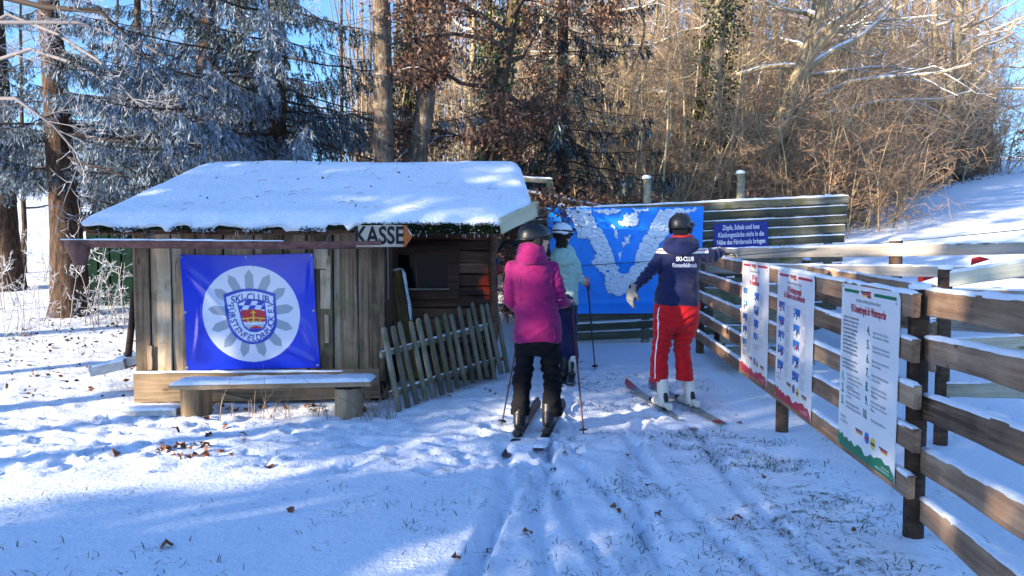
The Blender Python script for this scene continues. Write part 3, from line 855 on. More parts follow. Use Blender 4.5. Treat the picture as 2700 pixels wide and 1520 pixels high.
def crease(x0, y0, x1, y1, wdt, amp):
    L2 = (x1 - x0) ** 2 + (y1 - y0) ** 2; t = np.clip(((fu - x0) * (x1 - x0) + (fv - y0) * (y1 - y0)) / L2, 0, 1)
    d = np.hypot(fu - x0 - t * (x1 - x0) - .02 * np.sin(t * 3.1), fv - y0 - t * (y1 - y0)); return amp * np.exp(-(d / wdt) ** 2) * np.sin(np.pi * np.clip(t, .02, .98))
dep = .010 * fbm(fu * 3, fv * 3, 81, 3) + crease(.02, .1, .62, .95, .035, .022) + crease(.1, .2, .42, .72, .02, .010) + crease(.99, .98, .86, .55, .03, .016) + crease(.99, .98, .70, .80, .025, .012) \
    + crease(.05, .95, .12, .4, .025, .012) + crease(.98, .02, .93, .45, .03, .01) + .012 * np.sin(fu * math.pi) * np.sin(fv * math.pi)
pos3[..., 1] -= dep
bi = (np.arange(nby - 1)[:, None] * nbx + np.arange(nbx - 1)[None]).ravel()
bf = np.stack([bi, bi + nbx, bi + nbx + 1, bi + 1], axis=1)
M['banner'] = vcol("printed_banner_vinyl", .22, .5)
banner = thing("banner", tuple(cBL), "shiny blue square banner with round club crest hanging on the hut", "banner")
cloth = obj_at("banner_cloth", pos3.reshape(-1, 3), bf, M['banner'], banner, cBL, True, img.reshape(-1, 3))
for (a, b) in ((.012, .02), (.5, .018), (.985, .018), (.012, .5), (.985, .5), (.012, .98), (.985, .98)):
    i, j = int(b * (nby - 1)), int(a * (nbx - 1)); c = pos3[i, j]; t = Tubes()
    t.add([(c[0], c[1] - .001, c[2]), (c[0], c[1] - .005, c[2]), (c[0], c[1] - .006, c[2])], [.013, .013, .007], 10); a_ = t.arrays()
    obj_at("eyelet", a_[0], a_[1], M['metal'], banner, c, True)
t = Tubes(); t.add([P(464, 745, 7.52), P(463, 700, 7.53), P(470, 680, 7.53), P(477, 676, 7.53)], [.003] * 4, 4); t.add([P(824, 672, 7.53), P(832, 680, 7.53), P(834, 720, 7.52)], [.003] * 3, 4)
a_ = t.arrays(); obj_at("tie_cord", a_[0], a_[1], M['black'], banner, cTL)

def flat_letters(name, v, t, O, ex, ey, mat, parent, lift=.0015):
    """lettering laid on a flat face: O origin, ex / ey in-plane axes"""
    O, ex, ey = np.array(O), np.array(ex), np.array(ey); n = np.cross(ex, ey)
    w = O + v[:, :1] * ex + v[:, 1:2] * ey + n * lift
    return obj_at(name, w, t, mat, parent, O)

def extrude_poly(name, pts, O, ex, ey, thick, mat, parent):
    """flat plate from an outline (u,v) on a plane, thickness behind it"""
    O, ex, ey = Vector(O), Vector(ex), Vector(ey); n = ex.cross(ey)
    a = [O + ex * p[0] + ey * p[1] for p in pts]; b = [q - n * thick for q in a]; m = len(a)
    me = bpy.data.meshes.new(name)
    me.from_pydata([tuple(q - O) for q in a + b], [], [tuple(range(m)), tuple(range(2 * m - 1, m - 1, -1))] + [(k, m + k, m + (k + 1) % m, (k + 1) % m) for k in range(m)])
    return obj(name, me, mat, parent, O)

# KASSE arrow sign
ks = P(1012, 625, 7.02)
kasse = thing("arrow_sign", tuple(ks), "grey wooden arrow sign reading KASSE with an orange tip", "sign")
KX, KZ = (1, 0, 0), (0, 0, 1)
kw, kh = 123 * 7.02 / 2000, 57 * 7.02 / 2000
kO = P(939, 652, 7.02)
extrude_poly("sign_board", [(0, 0), (kw, .002), (kw, kh + .002), (.004, kh)], kO, KX, KZ, .025, M['w_sign'], kasse)
extrude_poly("sign_tip", [(kw, .002), (kw + .022, .002), (kw + .088, kh * .48), (kw + .03, kh + .002), (kw, kh + .002)], kO, KX, KZ, .025, M['orange'], kasse)
v, t = text_mesh("KASSE", .225, 4, wx=.74, bold=.006)
flat_letters("lettering", v, t, tuple(kO + Vector((kw * .5, 0, kh * .5))), KX, KZ, M['blackpaint'], kasse, .002)
board("sign_bracket", (kO.x + .02, 7.055, kO.z + kh * .3), (kO.x + kw + .02, 7.055, kO.z + kh * .3), .03, .02, M['w_dark'], kasse)
snow_strip("snow", kO + Vector((kw + .025, .012, kh + .002)), kO + Vector((kw + .085, .012, kh * .55)), .02, .008, M['snow'], kasse, 4)

# bench
bs0, bs1 = P(462, 1016, 7.08), P(984, 1006, 7.08)
bench = thing("bench", (bs0.x, 7.1, gz(bs0.x, 7.1)), "low plank bench on two log stumps under a strip of snow", "bench")
board("seat", bs0, bs1, .045, .30, M['w_bench'], bench, segs=6, jit=.004)
# snow on the seat
n = 90; m = 16; sv = []
for i in range(n + 1):
    for k in range(m + 1):
        a, b = i / n, k / m; p = bs0.lerp(bs1, a); e = min(min(a, 1 - a) * 40, min(b, 1 - b) * 9, 1)
        z = .022 + max(0, e) ** .5 * (.035 + .03 * float(fbm(np.array([a * 14]), np.array([b * 3]), 91, 3)[0])) * (1 if 0 < k < m else 0)
        sv.append((p.x + .005, p.y - .155 + .31 * b, p.z + z))
idx = [(i * (m + 1) + k, (i + 1) * (m + 1) + k, (i + 1) * (m + 1) + k + 1, i * (m + 1) + k + 1) for i in range(n) for k in range(m)]
obj_at("snow", np.array(sv), np.array(idx), M['snow'], bench, bs0, True)
for (px, rad) in ((516, .137), (918, .132)):
    c = P(px, 1060, 7.1); g = gz(c.x, 7.1) - .05; t = Tubes(); rs = random.Random(px)
    V = []; hs = [g, g + .05, g + .15, g + .25, bs0.z - .024]
    for z in hs:
        for k in range(20):
            a = k * math.pi / 10; q = rad * (1 + .05 * math.sin(3 * a + px) + .02 * math.sin(7 * a) + (.06 if z == g else 0)); V.append((c.x + q * math.cos(a), c.y + q * math.sin(a), z))
    F = [(i * 20 + k, i * 20 + (k + 1) % 20, (i + 1) * 20 + (k + 1) % 20, (i + 1) * 20 + k) for i in range(4) for k in range(20)]
    obj_at("stump_leg", np.array(V), np.array(F), M['w_stump'], bench, (c.x, c.y, g), True)
pn = thing("sun_patch_offcuts", tuple(P(590, 1088, 7.4)), "wooden triangle imitating a sun patch, with small yellowish offcuts, under the bench by the stump", "wood")
extrude_poly("sun_patch_offcut", [(0, 0), (.42, 0), (.0, .12)], P(552, 1058, 7.46), KX, KZ, .01, M['w_bench'], pn)  # triangular plate shaped to stand in for a sun patch below the bench
for (px, an) in ((570, .35), (596, -.5)):
    extrude_poly("sun_patch_offcut", [(0, 0), (.06, .01), (.045, .07), (-.02, .06)], P(px, 1090, 7.3), (math.cos(an), -.3, 0), (0, .3, .95), .008, M['w_verge'], pn)

# timber beam leaning at the window
lb = thing("leaning_beam", tuple(P(1085, 1010, 7.75)), "thick old timber beam leaning at the hut window behind the pickets", "beam")
a, b = P(1040, 716, 8.2), P(1090, 1000, 8.05)
bm_ = board("beam", b, a, .185, .17, M['w_beam'], lb, up=(1, 0, 0.1), segs=4, jit=.006)
d = (a - b).normalized(); sd = Vector((1, 0, 0)) - d * d.x; sd.normalize()
snow_strip("snow", a + sd * .093 + d * .0, a + sd * .093 - d * .55, .15, .018, M['snow'], lb, 12, gaps=.15, up=sd)
snow_strip("snow", a - sd * .09 + d * .004, a + sd * .10 + d * .004, .16, .03, M['snow'], lb, 13, up=d)
v, f, c = blades(np.array([tuple(a + sd * .094 - d * q + Vector((0, w, 0))) for q, w in zip(NR.uniform(0, .8, 500), NR.uniform(-.08, .05, 500))]), np.array([tuple((sd + Vector(NR.normal(0, .5, 3))).normalized()) for _ in range(500)]), NR.uniform(.01, .025, 500), NR.uniform(.006, .012, 500), cols=np.stack([NR.uniform(.02, .08, 500), NR.uniform(.05, .12, 500), NR.uniform(.01, .03, 500)], axis=1))
tag(obj_at("moss", v, f, M['mossv'], lb, a, cols=c), kind="stuff")

# picket fence panel leaning in front of the hut
pf0, pf1 = Vector((-1.08, 7.2, 0)), Vector((-.045, 8.58, 0))
pk = thing("picket_fence", (pf0.x, pf0.y, gz(pf0.x, pf0.y)), "leaning panel of weathered round-topped pickets in front of the window", "fence")
fd = (pf1 - pf0); fl = fd.length; fd.normalize(); nrm = Vector((fd.y, -fd.x, 0))        # towards the camera
slope = .15 / 1.8
tiltv = Vector((-.20, .05, 1)).normalized()
pr = random.Random(17)
for i in range(15):
    s = fl * i / 14; base = pf0 + fd * s; base.z = gz(base.x, base.y) + .09 * i / 14
    hgt = .82 + pr.uniform(-.03, .03) - (.07 if i == 8 else 0)
    tv = (tiltv + fd * pr.uniform(-.03, .03)).normalized()
    p0 = base; p1 = base + tv * hgt
    # half-round picket with rounded head
    V = []; prof = [(-.5, -.25), (-.5, .1), (-.25, .42), (0, .5), (.25, .42), (.5, .1), (.5, -.25)]; m = len(prof)
    wd_ = .058 + pr.uniform(-.005, .005); zs = [0, .3, .6, .95, .975, .992, 1.0]; ws = [1, 1, .98, 1, .86, .6, .25]
    for z, w in zip(zs, ws):
        for (u, q) in prof:
            V.append((z * hgt, u * wd_ * w, q * .05 * (.6 + .4 * w)))
    F = [(r_ * m + k, r_ * m + (k + 1) % m, (r_ + 1) * m + (k + 1) % m, (r_ + 1) * m + k) for r_ in range(len(zs) - 1) for k in range(m)]
    me = bpy.data.meshes.new("picket"); me.from_pydata(V, [], F + [tuple(range(m - 1, -1, -1)), tuple(range((len(zs) - 1) * m, len(zs) * m))])
    me.polygons.foreach_set("use_smooth", [True] * len(me.polygons)); me.materials.append(M['w_picket'])
    o = bpy.data.objects.new("picket", me); link(o, pk)
    xx = tv; zz = (nrm - xx * nrm.dot(xx)).normalized(); yy = zz.cross(xx)
    o.rotation_euler = Matrix((xx, yy, zz)).transposed().to_euler(); o.location = p0 - wloc(pk)
for hh in (.17, .56):
    a = pf0 - fd * .06 - nrm * .035; a.z = gz(pf0.x, pf0.y) ; b = pf1 + fd * .03 - nrm * .035; b.z = gz(pf1.x, pf1.y) + .09
    a += tiltv * hh; b += tiltv * hh
    board("rail", a, b, .06, .035, M['w_picket'], pk, segs=5)
    snow_strip("snow", a + Vector((0, 0, .03)), b + Vector((0, 0, .03)), .03, .014, M['snow'], pk, int(hh * 50), gaps=.3)

# dark stake leaning at the hut corner, slabs by the wall
t = Tubes(); a, b = P(352, 768, 7.95), P(338, 940, 7.7); t.add([b, b.lerp(a, .5) + Vector((.01, 0, 0)), a], [.036, .034, .03], 8); a_ = t.arrays()
st = obj_at("leaning_stake", a_[0], a_[1], M['w_post'], None, b, True); tag(st, "dark thin stake leaning on the hut's far corner", "stake")
for k, (px, py, w, rot, lab) in enumerate(((305, 968, .36, .12, "pale slab with snow on top, lying outermost beside the hut"), (352, 952, .30, .10, "pale slab with snow on top, wedged next to the hut wall"))):
    c = P(px, py, 8.0 + .05 * k); sl = thing("slab", tuple(c), lab, "slab", "pale slabs beside the hut")
    board("block", c + Vector((-w / 2, 0, -.03)), c + Vector((w / 2, .0, .05)), .10, .36, M['concrete'], sl, segs=2)
    snow_strip("snow", c + Vector((-w / 2, 0, .02)), c + Vector((w / 2, 0, .10)), .34, .035, M['snow'], sl, 30 + k)
c = P(370, 1098, 7.0)
fs = thing("stone_kerb", (c.x, c.y, gz(c.x, c.y)), "snow dusted flat stone lying before the hut's near corner", "stone")
board("stone", (c.x - .24, 7.12, gz(c.x - .24, 7.1) + .02), (c.x + .32, 7.1, gz(c.x + .32, 7.1) + .03), .07, .16, M['concrete'], fs)
snow_strip("snow", (c.x - .24, 7.12, gz(c.x - .24, 7.1) + .054), (c.x + .32, 7.1, gz(c.x + .32, 7.1) + .064), .15, .025, M['snow'], fs, 44)

# green shed behind the big spruce
gs = thing("green_shed", (-7.4, 15.6, gz(-7.4, 15)), "dark green shed half hidden behind the big spruce trunk", "shed")
g0_ = gz(-7.4, 15) - .1
for k in range(13):
    xx = -8.35 + k * .115; board("wall_panel", (xx, 15.0 - (.02 if k % 2 else 0), g0_), (xx, 15.0 - (.02 if k % 2 else 0), g0_ + 1.75), .11, .02, M['greenshed'], gs, up=(1, 0, 0))
slab("shed_body", -8.4, -6.9, 15.02, 16.5, g0_, g0_ + 1.74, M['greenshed'], gs)
board("corner_strip", (-6.88, 14.98, g0_), (-6.88, 14.98, g0_ + 1.75), .05, .04, M['printred'], gs, up=(1, 0, 0))
slab("roof", -8.6, -6.7, 14.8, 16.7, g0_ + 1.75, g0_ + 1.83, M['w_dark'], gs); slab("snow", -8.58, -6.72, 14.82, 16.68, g0_ + 1.832, g0_ + 1.9, M['snow'], gs)

# ------------------------------------------------------------------ slatted wall with the tarpaulin
SWY = 11.0
sw = thing("slatted_wall", (2.5, SWY, gz(2.5, SWY)), "tall mossy wall of horizontal slats behind the skiers", "fence")
zl, zr, xl, xr = 2.12, 2.34, .05, 4.86; sr = random.Random(23)
for i in range(14):
    e = .012 * i + sr.uniform(-.008, .008)
    dz = -.14 * i
    a, b = Vector((xl, SWY, zl - .058 + dz)), Vector((xr - e * 1.1, SWY, zr - .058 + dz))
    board("slat", a, b, .114, .026, M['w_slat'], sw, segs=6, jit=.003, rnd=sr)
    if i in (0, 1, 2, 3, 4, 5, 6, 12):
        snow_strip("snow", a + Vector((0, 0, .057)), b + Vector((0, 0, .057)), .024, .012 if i else .022, M['snow'], sw, i + 70, gaps=.0 if i == 0 else .2, step=.05)
for (px, ptop) in ((1705, 470), (1952, 457), (2185, 520), (1480, 545)):
    q = P(px, ptop, SWY + .075); g = gz(q.x, SWY) - .1; t = Tubes()
    t.add([(q.x, q.y, g), (q.x, q.y, (g + q.z) / 2), (q.x + .01, q.y, q.z)], [.062, .06, .055], 10); a_ = t.arrays()
    po = obj_at("post", a_[0], a_[1], M['w_steps'], sw, (q.x, q.y, g), True)
    t = Tubes(); t.add([(q.x, q.y, q.z - .012), (q.x, q.y, q.z + .012), (q.x - .006, q.y, q.z + .035), (q.x, q.y, q.z + .045)], [.062, .068, .045, .004], 10); a_ = t.arrays()
    obj_at("snow", a_[0], a_[1], M['snow'], po, (q.x, q.y, q.z), True)
fp = thing("timber_frame", (.6, 12.2, gz(.6, 12.2)), "snow topped timber frame rising behind the hut's verge", "frame")
a, b = P(1372, 474, 12.2), P(1456, 478, 12.2); board("crossbar", a, b, .075, .07, M['w_steps'], fp)
snow_strip("snow", a + Vector((0, 0, .038)), b + Vector((0, 0, .038)), .06, .03, M['snow'], fp, 90)
q = P(1447, 484, 12.2); board("post", (q.x, 12.2, gz(q.x, 12.2)), tuple(q), .085, .085, M['w_steps'], fp, up=(1, 0, 0))

# blue tarpaulin with snow stuck to it in a V
ty = SWY - .05
tc = [np.array(P(*q, ty)) for q in ((1438, 548), (1855, 545), (1846, 826), (1470, 828))]
nu_, nv_ = 220, 148
tu, tv_ = np.meshgrid(np.linspace(0, 1, nu_), np.linspace(0, 1, nv_))
def tarp_pos(u, v):
    p = tc[0] * ((1 - u) * (1 - v))[..., None] + tc[1] * (u * (1 - v))[..., None] + tc[2] * (u * v)[..., None] + tc[3] * ((1 - u) * v)[..., None]
    def cr(x0, y0, x1, y1, w, a):
        L2 = (x1 - x0) ** 2 + (y1 - y0) ** 2; t = np.clip(((u - x0) * (x1 - x0) + (v - y0) * (y1 - y0)) / L2, 0, 1)
        return a * np.exp(-(np.hypot(u - x0 - t * (x1 - x0), v - y0 - t * (y1 - y0)) / w) ** 2)
    d = .02 * fbm(u * 4, v * 3, 101, 3) + cr(.03, .02, .12, .13, .02, .04) + cr(.2, .02, .09, .14, .02, .04) + cr(.5, .0, .5, .6, .05, .03) + cr(.72, .02, .56, .5, .05, .035) + cr(.3, .05, .44, .5, .05, .03) + cr(.53, .3, .5, .62, .03, -.02)
    d = d + cr(.02, .9, .98, .9, .03, .012) + .006 * np.sin(u * 23 + np.sin(v * 4)) * (1 - v)
    p[..., 1] -= np.maximum(d, -.012) + .015
    p[..., 2] -= .012 * np.sin(u * math.pi) * (1 - v)
    return p
tp = tarp_pos(tu, tv_)
ti = (np.arange(nv_ - 1)[:, None] * nu_ + np.arange(nu_ - 1)[None]).ravel(); tf = np.stack([ti, ti + nu_, ti + nu_ + 1, ti + 1], axis=1)
tarp = thing("tarpaulin", tuple(tc[3]), "bright blue tarpaulin with a V of stuck snow on the slatted wall", "tarpaulin")
obj_at("tarp_sheet", tp.reshape(-1, 3), tf, M['tarp'], tarp, tc[3], True)
X, Yc = 243 + tu * 1314, 340 + tv_ * 880
wx_ = X + 48 * fbm(X / 26, Yc / 26, 111, 3); wy_ = Yc + 48 * fbm(X / 26, Yc / 26, 112, 3)
polys = [[(395, 345), (610, 345), (660, 470), (720, 560), (765, 660), (800, 800), (850, 885), (905, 885), (960, 790), (1000, 660), (1060, 570), (1120, 450), (1190, 350), (1525, 345), (1470, 380), (1330, 400), (1290, 470), (1260, 560), (1190, 650), (1120, 780), (1030, 920), (950, 1010), (880, 1055), (790, 1075), (715, 1050), (690, 960), (690, 900), (620, 830), (590, 780), (640, 720), (600, 650), (590, 600), (480, 600), (470, 490), (440, 420)],
         [(820, 450), (1010, 400), (1000, 480), (950, 500), (870, 490)], [(775, 480), (810, 470), (840, 600), (810, 600)], [(850, 640), (910, 560), (945, 560), (930, 630), (870, 680)], [(820, 690), (860, 690), (855, 740), (825, 810)], [(620, 345), (880, 345), (850, 385), (760, 400), (660, 385)], [(960, 345), (1110, 345), (1090, 375), (980, 380)], [(880, 390), (1000, 380), (1005, 440), (870, 450)]]
msk = np.zeros(tu.shape, bool)
for p in polys: msk |= inside(p, wx_, wy_)
msk &= ~((vnoise(X / 30 + Yc / 40, Yc / 22, 115) < .05))
cell = msk[:-1, :-1] & msk[1:, :-1] & msk[:-1, 1:] & msk[1:, 1:]
soft = msk.astype(float)
for _ in range(3):
    soft = (soft + np.roll(soft, 1, 0) + np.roll(soft, -1, 0) + np.roll(soft, 1, 1) + np.roll(soft, -1, 1)) / 5
sp = tp.copy(); lump = .25 + np.abs(fbm(X / 26 + Yc / 60, Yc / 18, 121, 2)) * 2.6 + .5 * vnoise(X / 11, Yc / 9, 122)
sp[..., 1] -= .003 + .034 * np.clip(soft * 2 - 1, 0, 1) ** .6 * lump
sp[..., 2] -= .01 * lump * soft
obj_at("stuck_snow", sp.reshape(-1, 3), tf[cell.ravel()], M['snow'], tarp, tc[3], True)
t = Tubes(); q = P(1855, 545, ty - .01); t.add([q, q + Vector((.01, -.01, .03)), q + Vector((.03, 0, .045))], [.012, .012, .006], 6); a_ = t.arrays(); obj_at("red_tie", a_[0], a_[1], M['red'], tarp, q)

# blue warning sign
wq = P(1883, 656, SWY - .06); ww_, wh_ = 142 * 10.94 / 2000, 66 * 10.94 / 2000
wsn = thing("warning_sign", tuple(wq), "navy blue sign with three lines of white German text on the slats", "sign")
wex = Vector((1, 0, .045)).normalized(); wez = Vector((-.02, 0, 1)).normalized()
extrude_poly("sign_plate", [(0, 0), (ww_, 0), (ww_, wh_), (0, wh_)], wq, wex, wez, .006, M['signblue'], wsn)
for k, ln_ in enumerate(("Zöpfe, Schals und lose", "Kleidungsstücke nicht in die", "Nähe des Förderseils bringen")):
    v, t = text_mesh(ln_, .098, 3, wx=.60, bold=.0016)
    flat_letters("lettering", v, t, tuple(wq + wex * ww_ * .5 + wez * (wh_ * (.80 - .29 * k))), wex, wez, M['white'], wsn, .002)
for (a, b) in ((.03, .93), (.97, .93)):
    t = Tubes(); q = wq + wex * ww_ * a + wez * wh_ * b; t.add([q, q + Vector((0, -.004, 0))], [.008, .006], 8); a_ = t.arrays(); obj_at("screw", a_[0], a_[1], M['metal'], wsn, q)

# ------------------------------------------------------------------ board fences of the queue lane
def fence_x(y): return 1.861 + .058 * y
def round_post(name, x, y, ztop, r, mat, parent, cap=True, seed=0, square=False):
    g = gz(x, y) - .15
    if square:
        po = board(name, (x, y, g), (x, y, ztop), 2 * r, 2 * r, mat, parent, up=(1, 0, 0), segs=4)
    else:
        t = Tubes(); t.add([(x, y, g), (x, y, (g + ztop) / 2), (x, y, ztop - .012), (x, y, ztop), (x, y, ztop + .001)], [r, r, r, r * .93, .001], 14); a_ = t.arrays()
        po = obj_at(name, a_[0], a_[1], mat, parent, (x, y, g), True)
    if cap:
        t = Tubes(); t.add([(x, y, ztop - .004), (x, y, ztop + .012), (x + .004, y, ztop + .03), (x, y, ztop + .036)], [r * .95, r * 1.06, r * .7, .003], 12); a_ = t.arrays()
        sn_ = obj_at("snow", a_[0], a_[1], M['snow'], po if not square else parent, (x, y, ztop), True)
    return po
def fence(name, label, p0, p1, tops0, tops1, h, th, posts, side, mat, pmat, seed, rise=None, group="board fences of the queue lane", prad=.053, snow=.015, gaps=0.0):
    """boards from p0 to p1 (x, y); tops0 / tops1 their upper edges at both ends; posts stand on `side` of the boards"""
    f = thing(name, (p0[0], p0[1], gz(*p0)), label, "fence", group)
    d = Vector((p1[0] - p0[0], p1[1] - p0[1], 0)).normalized(); nn = Vector((d.y, -d.x, 0)) * side; rs = random.Random(seed)
    for k, (a, b) in enumerate(zip(tops0, tops1)):
        e0, e1 = rs.uniform(-.03, .03), rs.uniform(-.03, .03)
        q0 = Vector((p0[0], p0[1], a - h / 2)) - d * e0; q1 = Vector((p1[0], p1[1], b - h / 2)) + d * e1
        board("fence_board", q0, q1, h, th, mat, f, segs=8, jit=.004, rnd=rs)
        snow_strip("snow", q0 + Vector((0, 0, h / 2 - .002)), q1 + Vector((0, 0, h / 2 - .002)), th * .95, snow * (1 if k else 1.2), M['snow'], f, seed * 10 + k, gaps=gaps)
    for (t_, zt) in posts:
        c = Vector((p0[0], p0[1], 0)).lerp(Vector((p1[0], p1[1], 0)), t_) + nn * (th / 2 + prad + .002)
        round_post("post", c.x, c.y, zt, prad, pmat, f, seed=seed)
    return f
fence("board_fence", "long brown board fence carrying the three rule posters", (fence_x(3.88), 3.88), (fence_x(10.25), 10.25), [1.327, 1.09, .853, .626, .371], [1.525, 1.29, 1.035, .764, .515], .124, .042,
      [(.025, 1.345), (.40, 1.26), (.985, 1.40)], 1, M['w_fence'], M['w_post'], 1)
fence("board_fence", "brown board fence running out of view at the lower right", (2.205, 4.02), (1.63, 1.8), [1.342, 1.096, .79, .498, .234], [1.40, 1.22, .99, .74, .46], .135, .042,
      [(.97, 1.38)], -1, M['w_fence'], M['w_post'], 2)
fence("board_fence", "inner brown board fence parallel behind the postered fence", (3.36, 6.02), (3.78, 10.0), [1.27, .98, .70], [1.37, 1.10, .82], .12, .04, [(.0, 1.40), (.98, 1.42)], 1, M['w_fence'], M['w_post'], 3)
fence("board_fence", "pale greenish rails beside the snow capped post at the right", (3.44, 6.0), (3.95, 5.05), [1.375, .85, .50], [1.56, 1.02, .66], .115, .036, [(.97, 1.4)], 1, M['w_pale_sunlit'], M['w_post'], 4)
fence("board_fence", "grey back rail fence in front of the snowy slope", (2.62, 10.22), (6.6, 7.75), [1.568, 1.37, 1.12, .76], [1.66, 1.37, 1.11, .75], .135, .036, [(.035, 1.5), (.485, 1.665), (.9, 1.7)], -1, M['w_grey'], M['w_post'], 5, prad=.075)
# low wooden steps inside the lane
stp = thing("wooden_steps", (2.95, 9.3, gz(2.95, 9.3)), "weathered plank steps seen through the postered fence", "steps")
for k in range(4):
    z = 1.02 - .22 * k; y = 10.1 - .32 * k
    board("tread", (2.55, y, z), (3.55, y - .1, z + .02), .04, .34, M['w_steps'], stp)
    board("riser", (2.55, y - .19, z - .1), (3.55, y - .29, z - .08), .16, .025, M['w_steps'], stp)
    snow_strip("snow", (2.6, y + .08, z + .02), (3.3, y, z + .035), .12, .02, M['snow'], stp, 60 + k, gaps=.25)

